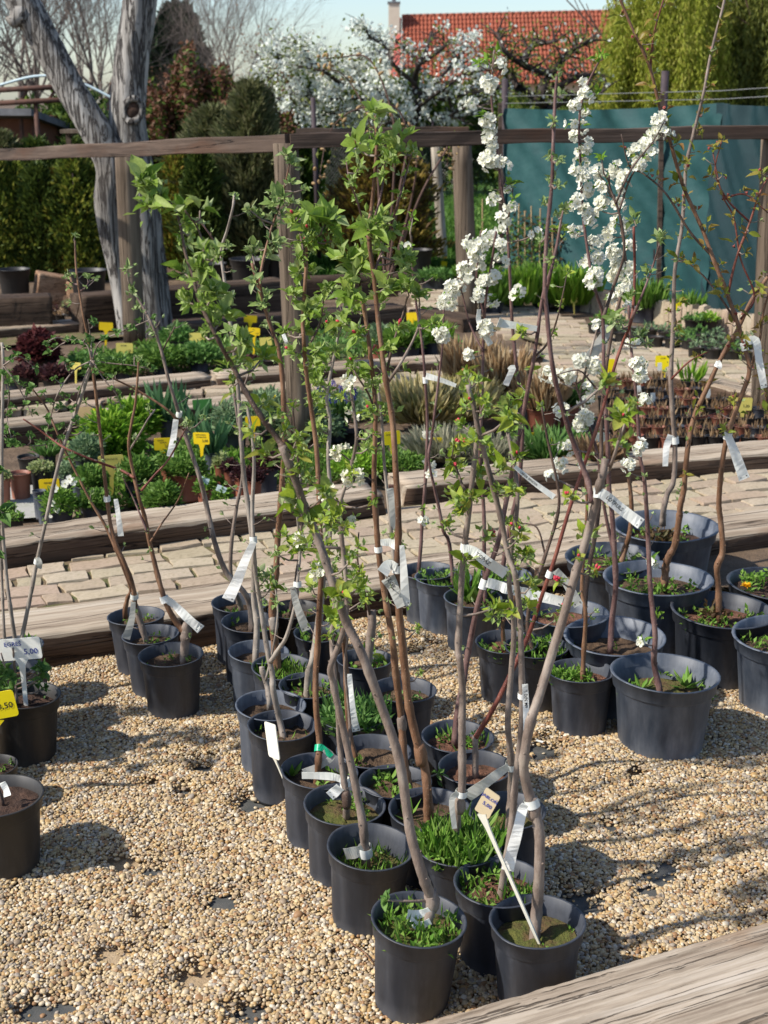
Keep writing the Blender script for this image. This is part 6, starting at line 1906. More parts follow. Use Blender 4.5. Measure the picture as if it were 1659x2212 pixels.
for (x, y) in [(110, 870), (95, 850), (130, 880), (150, 860), (65, 940), (20, 960), (45, 965), (240, 870), (250, 780), (290, 770), (120, 820), (140, 780), (15, 930), (30, 940), (105, 905), (165, 910), (180, 930)]: cluster(p, x, y, 4, 19, 'currant')
weeds(p, 70, .04, 'weed', up=1.2); done(p); PGO = p
p = make_pot(N, 40, 1451, 130, ZR, 'second pot from the back at the left edge, behind the white gooseberry sign')
weeds(p, 30, .03, 'weed_soft'); done(p)
p = make_pot('potted_shrub', 50, 1503, 150, ZR, 'black pot with lobed grey green leaves under the white gooseberry sign', 'pot_black', 'soil_dark', cat_='potted shrub', fill=.84)
stem(p, [(35, 1500), (32, 1450), (28, 1400)], 8, 5, 'bk_grey', root=True, name='stem', dY=.03); stem(p, [(20, 1500), (10, 1440), (2, 1410)], 7, 4, 'bk_grey', root=True, name='stem')
for (x, y) in [(85, 1440), (5, 1455), (22, 1462), (75, 1475), (88, 1465), (95, 1490), (10, 1480), (25, 1492), (80, 1450), (0, 1440), (12, 1450), (90, 1452), (30, 1470)]: cluster(p, x, y, 6, 28, 'currant')
done(p)
p = make_pot('potted_shrub', -12, 1652, 100, .15, 'small dark pot at the left edge behind the brown black pot', 'pot_black', 'soil_dark', cat_='potted shrub')
weeds(p, 20, .02, 'weed'); done(p)
p = make_pot('potted_shrub', -5, 1718, 196, .215, 'large brown black pot with dark bark soil at the left edge', 'pot_black', 'soil_dark', cat_='potted shrub', fill=.86)
stem(p, [(5, 1730), (-5, 1700), (-25, 1650)], 10, 6, 'bk_dark', root=True, name='stem', dY=.01)
done(p); PLB = p

# leafy bushes standing just outside the left edge; their dappled shade falls on the gravel
for (x, y, lb) in [(-150, 1560, 'leafy potted currant just outside the left edge, nearer the camera'), (-190, 1470, 'leafy potted currant just outside the left edge, farther back')]:
    p = make_pot('potted_shrub', x, y, 160, ZR, lb, 'pot_black', 'soil_dark', cat_='potted shrub')
    for k in range(5): stem(p, [(x + k * 8 - 16, y), (x + (k - 2) * 30, y - 200), (x + (k - 2) * 55 + U(-20, 20), y - 420), (x + (k - 2) * 70, y - 560 + abs(k - 2) * 60)], 9, 4, 'bk_grey', name='stem', root=True, dY=.08)
    along(p, None, 46, 40, 'currant', (5, 6), 45, .2, 1.0)
    done(p)

# ---- right hand group, small pots at the back
p = make_pot(N, 926, 1232, 116, ZR, 'pot left of the back row by the open gravel, thin sapling with pale buds', 'pot_blue')
stem(p, [(904, 1240), (909, 1180), (912, 1130), (920, 1020), (923, 910), (917, 801), (910, 728), (899, 656), (892, 590), (888, 510)], 11, 5, 'bk_purple', root=True, name='trunk', dY=.02)
for (x, y, n, L, f) in [(888, 490, 4, 24, 0), (892, 470, 3, 26, 0), (884, 530, 3, 22, 2), (925, 1005, 2, 24, 3), (930, 1025, 2, 22, 3), (925, 935, 2, 20, 3), (915, 1125, 4, 24, 3), (936, 600, 3, 24, 0), (905, 665, 2, 20, 0), (915, 1100, 3, 22, 0)]: cluster(p, x, y, n, L, 'plum', flowers=f)
weeds(p, 60, .03, 'weed_soft'); done(p); PS1 = p
p = make_pot(N, 957, 1246, 121, ZR, 'pot of the back row with a ball of white blossom on a thin stem', 'pot_blue')
stem(p, [(978, 1258), (974, 1200), (968, 1165), (958, 1146), (947, 1091), (939, 1057), (926, 991), (932, 947), (939, 892), (950, 801), (956, 745), (959, 656)], 11, 5, 'bk_purple', root=True, name='trunk', dY=.02)
for (x, y, n, L, f) in [(955, 722, 5, 28, 22), (958, 655, 4, 26, 14), (975, 640, 3, 24, 10), (965, 1140, 4, 30, 0), (940, 1050, 2, 20, 0), (965, 1128, 2, 24, 0)]: cluster(p, x, y, n, L, 'plum', flowers=f)
weeds(p, 60, .04, 'weed', 10, cx=-.3); done(p); PS2 = p
p = make_pot(N, 1018, 1290, 124, ZR, 'blue grey pot with a leafy green rosette under white blossom stems', 'pot_blue')
stem(p, [(1048, 1295), (1046, 1200), (1045, 1100), (1037, 1000), (1040, 875), (1043, 785), (1046, 690), (1052, 627), (1065, 548), (1072, 500)], 12, 6, 'bk_purple', root=True, name='trunk', dY=.02)
stem(p, [(1047, 690), (1030, 600), (1036, 540), (1038, 498)], 7, 3, 'bk_purple', name='branch'); stem(p, [(1044, 760), (1015, 700), (1000, 640), (995, 620)], 6, 3, 'bk_purple', name='branch')
PBX = lambda X, Y: (970.2 + .3153 * X, 91 + .3153 * Y)
for (X, Y, f) in [(280, 1350, 14), (350, 1390, 9), (150, 1380, 8), (190, 1450, 13), (200, 1530, 15), (360, 1500, 8), (240, 1640, 14), (60, 1690, 13), (300, 1620, 9), (20, 1780, 7), (200, 1730, 6), (290, 1770, 6), (260, 1960, 13), (130, 1620, 9), (20, 1690, 10), (155, 2150, 8), (120, 1560, 9), (230, 1380, 8)]:
    x, y = PBX(X, Y); cluster(p, x, y, 2, 28, 'plum', flowers=f)
rosette(p, 1010, 1300, 14, .16, flat=1.9); rosette(p, 1030, 1300, 10, .13, flat=1.9); weeds(p, 40, .03, 'weed'); done(p); PW1 = p
p = make_pot(N, 1095, 1385, 132, ZR, 'potted sapling with a cut stub and tan wood chips behind the rosette pot', 'pot', 'soil_red')
stem(p, [(1088, 1390), (1086, 1347), (1096, 1318), (1112, 1290), (1108, 1210), (1100, 1130)], 12, 6, 'bk_brown', root=True, name='trunk', dY=.02)
for (x, y, n, L, b) in [(1066, 1330, 5, 46, 0), (1100, 1130, 4, 40, 1), (1105, 1330, 3, 40, 0)]: cluster(p, x, y, n, L, 'bright', buds=b)
weeds(p, 90, .03, 'weed'); done(p)
p = make_pot(N, 1092, 1240, 108, ZR, 'small rear pot carrying a tall slim column of white blossom', 'pot_blue')
stem(p, [(1084, 1246), (1096, 1160), (1118, 1060), (1128, 960), (1126, 870), (1115, 785), (1106, 690), (1100, 564), (1093, 469), (1082, 395), (1074, 327), (1062, 217), (1063, 160), (1068, 108)], 13, 5, 'bk_purple', root=True, name='trunk', dY=.02)
stem(p, [(1095, 480), (1105, 440), (1108, 405)], 5, 3, 'bk_dark', name='branch')
for (X, Y, f) in [(340, 160, 5), (270, 280, 13), (300, 300, 8), (160, 420, 5), (270, 540, 11), (280, 600, 8), (280, 660, 7), (300, 750, 11), (280, 830, 11), (260, 800, 7), (370, 840, 5), (320, 1090, 5), (400, 1000, 2), (430, 1130, 6), (370, 1220, 7), (380, 1270, 4), (590, 1320, 4), (480, 1700, 5), (450, 1740, 4)]:
    x, y = PBX(X, Y); cluster(p, x, y, 2, 26, 'plum', flowers=f)
for (x, y, n, L) in [(1072, 115, 6, 32), (1035, 140, 6, 32), (1055, 135, 5, 30), (1105, 400, 7, 32), (1110, 430, 4, 26), (1045, 250, 4, 26), (1120, 640, 3, 22)]: cluster(p, x, y, n, L, 'plum')
weeds(p, 130, .035, 'weed'); done(p)
p = make_pot(N, 1161, 1398, 140, ZR, 'potted sapling with dense leafy weeds left of the clover pot', 'pot')
stem(p, [(1152, 1410), (1140, 1350), (1150, 1280), (1178, 1200), (1205, 1110), (1205, 1050), (1185, 960), (1170, 880)], 13, 6, 'bk_dark', root=True, name='trunk', dY=.03)
stem(p, [(1178, 1200), (1160, 1140), (1120, 1130)], 6, 3, 'bk_dark', name='branch')
for (x, y, n, L) in [(1120, 1128, 3, 24), (1170, 880, 3, 26), (1190, 960, 2, 24), (1200, 1340, 4, 34)]: cluster(p, x, y, n, L, 'bright')
weeds(p, 240, .04, 'weed'); done(p); PW0 = p
p = make_pot(N, 1257, 1450, 142, ZR, 'pot with clover spilling over its left rim in front of the big tubs', 'pot', 'soil_red')
stem(p, [(1259, 1458), (1261, 1409), (1265, 1325), (1257, 1274), (1262, 1180), (1268, 1090), (1262, 1000)], 14, 7, 'bk_brown', root=True, name='trunk', dY=.02)
for (x, y, n, L, f) in [(1262, 1000, 3, 26, 3), (1266, 1090, 2, 24, 0)]: cluster(p, x, y, n, L, 'plum', flowers=f)
weeds(p, 330, .032, 'weed', 0, .7, cx=-.45, cy=.05); done(p)

# ---- big tubs
ZB = .255
p = make_pot(N, 1435, 1455, 228, ZB, 'large blue grey tub nearest the front, plum sapling with rosette on its soil', 'pot_blue', 'moss_soil', fill=.72)
stem(p, [(1425, 1490), (1414, 1440), (1413, 1410), (1415, 1366), (1405, 1274), (1400, 1165), (1396, 1091), (1391, 1030), (1382, 983), (1378, 910), (1371, 819), (1363, 746), (1358, 660)], 18, 7, 'bk_purple', root=True, name='trunk', dY=.02)
for (x, y, n, L, f) in [(1378, 784, 4, 28, 14), (1382, 812, 3, 28, 14), (1390, 866, 3, 26, 8), (1380, 966, 2, 24, 8), (1360, 1004, 2, 24, 8), (1420, 1330, 5, 32, 0), (1390, 1385, 4, 30, 2), (1365, 740, 3, 26, 4)]: cluster(p, x, y, n, L, 'plum', flowers=f)
weeds(p, 60, .035, 'weed'); rosette(p, 1480, 1485, 14, .07, flat=.7); rosette(p, 1385, 1490, 6, .06, flat=1.2); done(p); PZ1 = p
p = make_pot(N, 1328, 1372, 217, ZB, 'wide blue grey tub with bare soil behind the clover pot, tallest white plum', 'pot_blue', 'soil', fill=.74)
stem(p, [(1319, 1395), (1322, 1340), (1330, 1267), (1327, 1183), (1322, 1110), (1316, 1057), (1312, 947), (1308, 880), (1304, 800), (1304, 753), (1301, 674), (1288, 633), (1273, 564), (1260, 469), (1255, 375), (1251, 268), (1262, 200), (1295, 130)], 17, 5, 'bk_purple', root=True, name='trunk', dY=.02)
stem(p, [(1302, 690), (1325, 620), (1348, 548), (1340, 469), (1318, 406), (1316, 380)], 10, 5, 'bk_dark', name='branch', dY=.03)
stem(p, [(1330, 440), (1364, 365), (1411, 305), (1437, 258)], 7, 3, 'bk_dark', name='branch', dY=.03)
stem(p, [(1306, 860), (1280, 830), (1250, 800), (1200, 810)], 6, 3, 'bk_dark', name='branch', dY=.03)
BL = [(920, 280, 3), (935, 360, 6), (860, 440, 6), (935, 510, 4), (845, 560, 3), (910, 580, 3), (860, 650, 6), (940, 700, 6), (920, 750, 5), (910, 820, 4), (880, 900, 7), (930, 940, 9), (940, 1010, 9), (870, 1090, 9), (930, 1150, 8), (970, 1220, 9), (860, 1310, 6), (1000, 1380, 11), (930, 1500, 5), (1010, 1490, 6), (1010, 1600, 15), (990, 1660, 12)]
for (X, Y, f) in BL:
    x, y = PBX(X, Y); cluster(p, x, y, 2, 26, 'plum', flowers=f)
for (x, y) in [(1290, 128), (1300, 118), (1285, 205), (1300, 345), (1260, 340)]: cluster(p, x, y, 5, 30, 'plum')
weeds(p, 14, .03, 'weed'); done(p); PZ2 = p
# its twin in the tub behind carries the right half of the white blossom
p = make_pot(N, 1225, 1325, 184, ZB, 'brown mulch tub behind the leaning grey stem, dense white plum blossom above', 'pot_blue', 'soil_red')
stem(p, [(1262, 1330), (1270, 1240), (1290, 1130), (1298, 1020), (1300, 900), (1310, 790), (1330, 680), (1352, 600), (1349, 540), (1339, 469), (1326, 420)], 14, 6, 'bk_dark', root=True, name='trunk', dY=.02)
stem(p, [(1336, 460), (1364, 380), (1411, 310), (1437, 262)], 7, 3, 'bk_dark', name='branch', dY=.02)
BL2 = [(1450, 530, 8), (1420, 620, 10), (1480, 640, 6), (1360, 700, 10), (1280, 750, 7), (1380, 770, 8), (1300, 840, 8), (1200, 930, 11), (1150, 840, 3), (1130, 900, 8), (1050, 930, 9), (1020, 880, 5), (1060, 1000, 7), (1200, 1000, 7), (1060, 1100, 9), (1160, 1110, 8), (1050, 1160, 7), (1150, 1240, 7), (1090, 1320, 12), (1220, 1290, 7), (1240, 1400, 7), (1130, 1450, 12), (1170, 1530, 13), (1150, 1600, 13), (1230, 1550, 8), (1230, 1640, 4), (1130, 1760, 7), (1190, 1700, 6), (1220, 1830, 7)]
for (X, Y, f) in BL2:
    x, y = PBX(X, Y); cluster(p, x, y, 2, 24, 'plum', flowers=f)
weeds(p, 20, .03, 'weed'); done(p); PZ3 = p
p = make_pot(N, 1322, 1203, 200, ZB, 'blue grey tub full of weeds in front of the sleeper, third row', 'pot_blue', fill=.8)
stem(p, [(1341, 1215), (1350, 1185), (1358, 1160), (1364, 1120), (1362, 1060), (1352, 990), (1345, 900), (1330, 850)], 18, 7, 'bk_brown', root=True, name='trunk', dY=.02)
stem(p, [(1330, 1210), (1306, 1100), (1290, 980), (1260, 880), (1240, 820)], 11, 5, 'bk_purple', root=True, name='shoot', dY=.02)
for (x, y, n, L, f) in [(1250, 781, 2, 24, 13), (1285, 790, 2, 24, 13), (1182, 808, 2, 22, 8), (1226, 811, 2, 22, 14), (1256, 913, 3, 26, 15), (1266, 900, 2, 24, 10), (1212, 890, 2, 22, 8), (1267, 869, 2, 24, 9), (1226, 966, 2, 22, 7), (1212, 1001, 2, 22, 7), (1190, 1030, 2, 20, 6), (1297, 945, 2, 20, 6), (1205, 815, 2, 20, 8), (1291, 706, 2, 22, 5), (1270, 840, 3, 24, 6), (1345, 880, 3, 26, 0)]: cluster(p, x, y, n, L, 'plum', flowers=f)
weeds(p, 260, .035, 'weed'); done(p); PZ4 = p
p = make_pot(N, 1420, 1247, 230, ZB + .03, 'large tub with leafy weeds and a grafted cherry, middle of the big tubs', 'pot_blue', 'soil', fill=.8)
stem(p, [(1436, 1258), (1438, 1225), (1444, 1203), (1458, 1176), (1467, 1120), (1470, 1090), (1477, 1057), (1486, 965), (1499, 903), (1528, 837), (1557, 775), (1594, 711), (1623, 649), (1659, 598), (1700, 540)], 21, 9, 'bk_brown', root=True, name='trunk', dY=.02)
stem(p, [(1500, 905), (1540, 895), (1580, 875)], 6, 3, 'bk_red', name='branch'); stem(p, [(1450, 819), (1490, 780), (1530, 760)], 6, 3, 'bk_red', name='branch')
along(p, None, 16, 26, 'cherry', (2, 3), 12, .45, 1, .3)
weeds(p, 260, .034, 'weed'); cluster(p, 1410, 1215, 5, 30, 'plum', flowers=3); done(p); PZ5 = p
p = make_pot(N, 1439, 1136, 222, ZB + .02, 'grey tub at the back by the sleeper, pale stemmed cherry, brown weed clump', 'pot_blue', 'soil_dark', fill=.72)
stem(p, [(1432, 1120), (1434, 1098), (1442, 1066), (1455, 1038), (1458, 965), (1453, 892), (1449, 819), (1453, 728), (1455, 690), (1458, 583), (1473, 492), (1479, 402), (1484, 347), (1499, 285), (1520, 201), (1531, 139), (1546, 73), (1561, 18), (1570, -30)], 17, 6, 'bk_grey', root=True, name='trunk', dY=.02)
along(p, None, 34, 30, 'cherry', (2, 4), 13, .35, 1, .25)
weeds(p, 160, .035, 'weed'); weeds(p, 120, .05, 'browning', 0, .3, 'brown_weed'); done(p); PZ6 = p
p = make_pot(N, 1558, 1317, 222, ZB, 'charcoal tub with folded rim and reddish weed, cherry reaching the top edge', 'pot', 'soil_red', fill=.8)
stem(p, [(1553, 1325), (1552, 1270), (1549, 1225), (1561, 1190), (1557, 1128), (1553, 1091), (1556, 1040), (1564, 976), (1579, 918), (1601, 856), (1619, 801), (1608, 748), (1594, 700), (1572, 638), (1539, 554), (1517, 495), (1480, 413), (1462, 358), (1447, 303), (1430, 250), (1420, 210), (1404, 146), (1382, 95), (1363, 55), (1336, -10)], 17, 7, 'bk_brown', root=True, name='trunk', dY=.015)
stem(p, [(1405, 150), (1408, 110), (1414, 66), (1433, 0)], 7, 4, 'bk_red', name='branch', dY=.02)
stem(p, [(1617, 806), (1640, 740), (1650, 670), (1672, 600)], 9, 5, 'bk_brown', name='branch', dY=.02)
stem(p, [(1539, 554), (1490, 500), (1440, 420), (1390, 375), (1360, 360), (1342, 290)], 8, 3, 'bk_dark', name='branch', dY=.02)
stem(p, [(1572, 638), (1590, 560), (1620, 480), (1640, 420), (1660, 380)], 8, 4, 'bk_red', name='branch', dY=.02)
stem(p, [(1600, 690), (1630, 640), (1600, 560), (1585, 470), (1560, 420), (1540, 330)], 7, 3, 'bk_red', name='branch', dY=.02)
stem(p, [(1594, 700), (1540, 620), (1490, 570), (1450, 560)], 7, 3, 'bk_dark', name='branch', dY=.02)
stem(p, [(1620, 480), (1570, 430), (1545, 370), (1560, 300)], 6, 3, 'bk_red', name='branch', dY=.02)
stem(p, [(1560, 430), (1610, 420), (1659, 460)], 6, 3, 'bk_red', name='branch', dY=.02)
along(p, None, 74, 34, 'cherry', (2, 4), 14, .3, 1, .4)
weeds(p, 160, .034, 'weed'); weeds(p, 50, .05, 'browning', 0, .25, 'reddish_weed'); done(p); PZ7 = p
p = make_pot(N, 1700, 1372, 226, ZB, 'blue grey tub cut off by the right edge, nearest the camera there', 'pot_blue')
stem(p, [(1690, 1380), (1685, 1250), (1690, 1100)], 15, 9, 'bk_brown', root=True, name='trunk'); weeds(p, 120, .034, 'weed'); done(p)
p = make_pot(N, 1680, 1262, 216, ZB - .03, 'dark tub at the right edge with a yellow dandelion', 'pot', 'soil_dark', fill=.86)
stem(p, [(1700, 1260), (1690, 1100), (1670, 950), (1655, 850), (1640, 760)], 14, 8, 'bk_brown', root=True, name='trunk', dY=.02)
along(p, None, 8, 28, 'cherry', (2, 3), 10, .5, 1, .2)
weeds(p, 240, .04, 'weed')
dq = at_z(1612, 1268, p.cc.z + .05)
n = 60; a = RNG.uniform(0, 2 * pi, n)
o = leafcloud('dandelion', np.tile(np.array(dq), (n, 1)), np.stack([np.cos(a), np.sin(a), RNG.uniform(.1, 1.2, n)], 1), np.tile([0, 0, 1.], (n, 1)), .022, .006, M['dandelion'], p.th); done(p); PZ8 = p

# loose overlap report while building
pl = list(POTS.values())
for i in range(len(pl)):
    for j in range(i):
        a, b = pl[i], pl[j]
        d_ = (Vector((a.C.x, a.C.y)) - Vector((b.C.x, b.C.y))).length
        if d_ < (a.R + b.R) * .93: print('overlap', a.th.name, b.th.name, round(d_, 3), round(a.R + b.R, 3))

# ------------------------------------------------------------------ tags tied to the saplings
HT = hang_tag
HT(PFR, [(1136, 1738), (1128, 1752), (1118, 1795), (1106, 1840), (1096, 1880)], (19, 27), 'long bright white label hanging from the front right stem', band=(1150, 1738), bandw=33)
HT(PFR, [(1282, 1064), (1303, 1068), (1345, 1102), (1385, 1132)], (22, 25), 'white label with upside down writing beside the big tubs', text='LOTRULS', tsize=.5, textat=.52)
HT(PA, [(1112, 1008), (1150, 1040), (1197, 1074)], (9, 13), 'thin white label slanting down beside the red apple buds', text='LABOR DINOVA', tsize=.62, textat=.4, holes=False)
HT(PM, [(1001, 1186), (1022, 1190), (1050, 1212), (1093, 1240)], (20, 24), 'white label reading TOPAZ slanting across the middle stems', band=(1002, 1190), bandw=18, text='TOPAZ', tsize=.55, textat=.62, holes=False)
HT(PU2, [(1052, 1258), (1080, 1266), (1095, 1272), (1150, 1284), (1215, 1300)], (22, 24), 'longest white label running right from the purple stem', band=(1048, 1257), bandw=18)
HT(PR, [(1200, 1232), (1225, 1262), (1250, 1308)], (16, 22), 'grey label hanging below the cluster of red buds', 'grey_tag', band=(1190, 1240), bandw=16)
HT(PM, [(990, 1712), (976, 1730), (982, 1790)], (14, 11), 'narrow grey label hanging from the stem in the grassy pot', 'grey_tag', band=(997, 1712), bandw=27, holes=False)
HT(PX, [(1100, 1655), (1075, 1672), (1045, 1695), (1008, 1722)], (17, 28), 'worn grey label pointing left from the split pot', 'grey_tag', band=(1104, 1650), bandw=26, holes=False)
HT(PG, [(738, 1683), (712, 1677), (652, 1675)], (18, 17), 'white label sticking out left, third pot from the front', band=(742, 1690), bandw=24, holes=False)
HT(PG, [(735, 1700), (722, 1712), (712, 1720)], (22, 24), 'short cream label end below a white band', holes=True)
HT(PT, [(700, 1618), (716, 1635), (690, 1655), (655, 1668)], (14, 15), 'crumpled white label below green tape', 'grey_tag', holes=False)
HT(PT, [(690, 1612), (704, 1622), (716, 1634)], (15, 12), 'bright green tape wound around a thin stem', 'green_tape', band=(689, 1616), bandw=22, holes=False, cat_='tape')
HT(PV, [(755, 1456), (757, 1490), (762, 1540), (770, 1580)], (10, 18), 'bright white label hanging in front of the feathery weeds')
HT(PP, [(785, 1835), (765, 1842), (745, 1845)], (24, 30), 'crumpled paper label lying in the pear pot', 'grey_tag', band=(789, 1838), bandw=32, holes=False)
HT(PF, [(928, 1965), (905, 1975), (880, 1975)], (14, 26), 'crumpled white label in the weedy front pot', holes=True, cat_='plant tag')
HT(PF, [(930, 1990), (905, 2000), (885, 1988)], (16, 22), 'second folded white label under the crumpled one in the front pot', holes=False)
HT(PH, [(868, 1178), (872, 1230), (876, 1308)], (10, 21), 'pale blue white label hanging beside the straight reddish stem')
HT(PH, [(838, 1248), (850, 1270), (866, 1312)], (32, 18), 'grey label reading GLOST behind the straight reddish stem', 'grey_tag', text='GLOST', tsize=.5, textat=.3, holes=False)
HT(PH, [(857, 1226), (840, 1220), (826, 1238)], (18, 28), 'crumpled white fold of a label on the reddish stem', band=(858, 1234), bandw=22, holes=False)
HT(PB2, [(822, 1172), (842, 1172), (862, 1180)], (13, 24), 'white folded label between two brown stems', band=(819, 1180), bandw=18, holes=False)
HT(PN, [(632, 1268), (642, 1310), (662, 1362)], (12, 21), 'grey label hanging over the black pot by the sleeper', 'grey_tag', band=(642, 1258), bandw=18)
HT(PN, [(548, 1170), (530, 1210), (512, 1255), (492, 1296)], (14, 27), 'broad white label hanging in front of the brick path', band=(548, 1168), bandw=17)
HT(PE, [(358, 1293), (378, 1308), (405, 1335), (434, 1360)], (15, 22), 'printed white label slanting down from the front pot of the left trio', band=(356, 1293), bandw=20)
HT(PD, [(288, 1300), (284, 1340), (272, 1380)], (10, 18), 'grey label hanging inside the left trio', 'grey_tag', band=(288, 1284), bandw=18, holes=False)
HT(PD, [(250, 1078), (255, 1110), (261, 1158)], (9, 13), 'slim white label over the sleeper on the left', band=(231, 1072), bandw=15, holes=False)
HT(PL, [(380, 906), (374, 950), (367, 986)], (12, 15), 'white label hanging among the yellow price signs', band=(384, 897), bandw=14, holes=False)
HT(PA, [(1134, 1478), (1136, 1520), (1138, 1605)], (13, 14), 'grey white label reading DIN on the double stem', band=(1128, 1496), bandw=20, text='K DIN M9', tsize=.75, textat=.42, holes=False)
HT(PS1, [(920, 812), (950, 820), (985, 833)], (14, 8), 'narrow white label on the thin budding stem', band=(917, 812), bandw=11, holes=False)
HT(PW1, [(1035, 668), (1034, 690), (1042, 712), (1060, 745)], (11, 13), 'twisted white label among the left blossoms', holes=False, twist=.6)
HT(PU2, [(1160, 710), (1092, 700), (1076, 696)], (12, 22), 'short curled white label between two blossom stems', holes=False)
HT(PZ4, [(1318, 705), (1300, 735), (1270, 780)], (18, 27), 'broad grey white label over the brick path', 'grey_tag', holes=False)
HT(PZ6, [(1450, 940), (1440, 965), (1437, 1007)], (16, 12), 'white label on the pale cherry stem', band=(1457, 945), bandw=18, holes=False)
HT(PZ7, [(1572, 940), (1590, 985), (1608, 1035)], (16, 25), 'white label hanging before the cracked sleeper on the right', band=(1573, 940), bandw=18)
HT(PZ7, [(1608, 742), (1632, 735), (1640, 780), (1651, 838)], (18, 15), 'white label at the fork of the tall cherry', band=(1607, 745), bandw=16)
HT(PZ5, [(1550, 780), (1555, 790), (1552, 796)], (10, 10), 'small white tie on the leaning cherry branch', band=(1553, 785), bandw=14, holes=False)
HT(PGO, [(80, 1205), (86, 1215), (84, 1228)], (10, 12), 'small silvery tie on the left gooseberry stem', 'grey_tag', band=(80, 1212), bandw=13, holes=False)
HT(PLB, [(5, 1690), (14, 1708), (16, 1720)], (14, 16), 'small white tag in the brown black pot', holes=False)
HT(PW1, [(1100, 800), (1108, 795), (1092, 832)], (12, 14), 'folded white label near the rusty grass', holes=False)
HT(PU, [(842, 1055), (846, 1085), (850, 1145)], (16, 12), 'grey white strip hanging over the sleeper joint', 'grey_tag', holes=False)
HT(PT, [(612, 722), (618, 738), (624, 750)], (8, 9), 'tiny white label amid apple leaves', holes=False)

# ------------------------------------------------------------------ signs in the yard
sg = sign(43, 1402, 92, 50, 1528, 'white sign reading EGRES 5,00 in the left edge pots', 'white_sign', z0=.185, tilt=.085, stakew=.115, xb=57, lines=[('EGREŠ', -.30, .5, .27, 'ink_blue'), ('5,00', .50, -.28, .36, 'ink_blue')], Y=at_z(55, 1530, .185).y + .012)
sign(-18, 1527, 105, 62, 1640, 'bright yellow price sign cut off by the left edge', 'yellow_bright', z0=.12, tilt=.16, yaw=.1, stakew=.14, xb=-25, lines=[('3,50', .55, -.1, .32, 'ink_black')], Y=at_z(-12, 1648, .15).y)
sign(1053, 1735, 37, 66, 1985, 'beige sign on a long thin stake leaning between the front pots', 'beige_sign', z0=.175, tilt=-.42, yaw=-.5, stakew=.24, xb=1180, stake_mat='cream_plastic', lines=[('JABLOŇ', 0, .45, .17, 'ink_blue'), ('5,00', .1, -.1, .2, 'ink_blue')], Y=PFR.Y - .02)
sign(588, 1600, 58, 78, 1668, 'cream sign turned edge on beside the left column of pots', 'cream_plastic', z0=.185, tilt=.25, yaw=-1.05, stakew=.14, xb=624, Y=PT.Y + .005)

# ------------------------------------------------------------------ price signs in the beds
Y1 = lambda a, b='': [(a, -.1, .5, .17, 'ink_black')] + ([(b, .5, -.5, .26, 'ink_black')] if b else [])
SG = [(229, 705, 30, 17, 752, 'yellow', 'small yellow sign left of the round post', ()), (269, 752, 36, 22, 800, 'yellow_pale', 'pale yellow sign below the round post', Y1('SEDUM', '1,50')),
      (163, 790, 26, 14, 826, 'yellow_pale', 'pale yellow sign before the dark red plant', Y1('HEUCHERA')), (541, 689, 28, 15, 740, 'yellow', 'upper yellow sign of the group left of the rail post', ()), (549, 716, 26, 16, 775, 'yellow', 'middle yellow sign of the group left of the rail post', Y1('IRIS', '1,50')),
      (425, 727, 33, 17, 768, 'yellow_pale', 'yellow sign right of the walnut trunk', Y1('', '1,50')), (574, 738, 26, 18, 772, 'yellow_pale', 'lower pale sign of the group left of the rail post', ()),
      (204, 896, 46, 27, 950, 'yellow_bright', 'yellow sign beside a tan one above the lime plants', ()), (240, 1000, 54, 34, 1062, 'yellow_pale', 'faded yellow sign with a price before the lime plants', Y1('ANDROSACE', '2,50')),
      (353, 959, 40, 27, 1046, 'yellow', 'yellow sign priced 2,00 above the terracotta pots', [('ARABIS', -.3, .6, .16, 'ink_black'), ('ALPINA', 0, .22, .16, 'ink_black'), ('2,00', .45, -.35, .3, 'ink_black')]),
      (435, 947, 37, 26, 1042, 'yellow', 'yellow sign with two written lines above the small terracotta pot', [('SAPONARIA', -.05, .6, .17, 'ink_black'), ('OCYMOIDES', 0, .2, .16, 'ink_black'), ('2,00', .45, -.4, .3, 'ink_black')]),
      (107, 1051, 44, 34, 1100, 'yellow', 'tilted yellow sign beside the white pansies', Y1('ARABIS')), (580, 865, 38, 26, 905, 'yellow_bright', 'yellow sign left of the rail post among sage leaves', ()), (546, 910, 32, 22, 980, 'yellow', 'yellow sign behind the purple leaved pots', ()),
      (838, 857, 38, 28, 902, 'yellow_bright', 'tilted yellow sign by the straw coloured grass', ()), (847, 946, 36, 30, 1022, 'yellow_bright', 'yellow sign standing in the low green ground cover', Y1('ARENARIA')),
      (931, 962, 50, 34, 1005, 'yellow_bright', 'yellow sign priced 1,50 before the blue grey grass', [('FESTUCA', -.1, .5, .17, 'ink_black'), ('1,50', .3, -.15, .34, 'ink_black')]), (987, 826, 38, 24, 880, 'yellow', 'yellow sign before the rusty upright grass', ()),
      (890, 684, 24, 18, 722, 'yellow', 'yellow sign in the bed by the path bend', ()), (959, 574, 13, 19, 592, 'yellow_bright', 'small narrow yellow sign at the foot of the pale stake', ()), (1465, 662, 16, 18, 700, 'yellow_bright', 'small yellow tag over the black pot trays', ()),
      (1434, 780, 36, 24, 826, 'yellow_bright', 'yellow sign at the back of the dormant pots', Y1('ASTER')), (1318, 790, 20, 30, 830, 'yellow_bright', 'yellow sign partly hidden by white blossom', ()), (1605, 873, 40, 28, 934, 'yellow_pale', 'yellow green sign in front of the right post', [('1,30', .35, -.3, .3, 'ink_black')]),
      (1150, 945, 40, 22, 985, 'yellow', 'tilted yellow sign in the green grass behind the middle stems', ()), (1240, 643, 14, 22, 672, 'yellow_pale', 'small faded label in the iris leaves', ())]
random.seed(3)
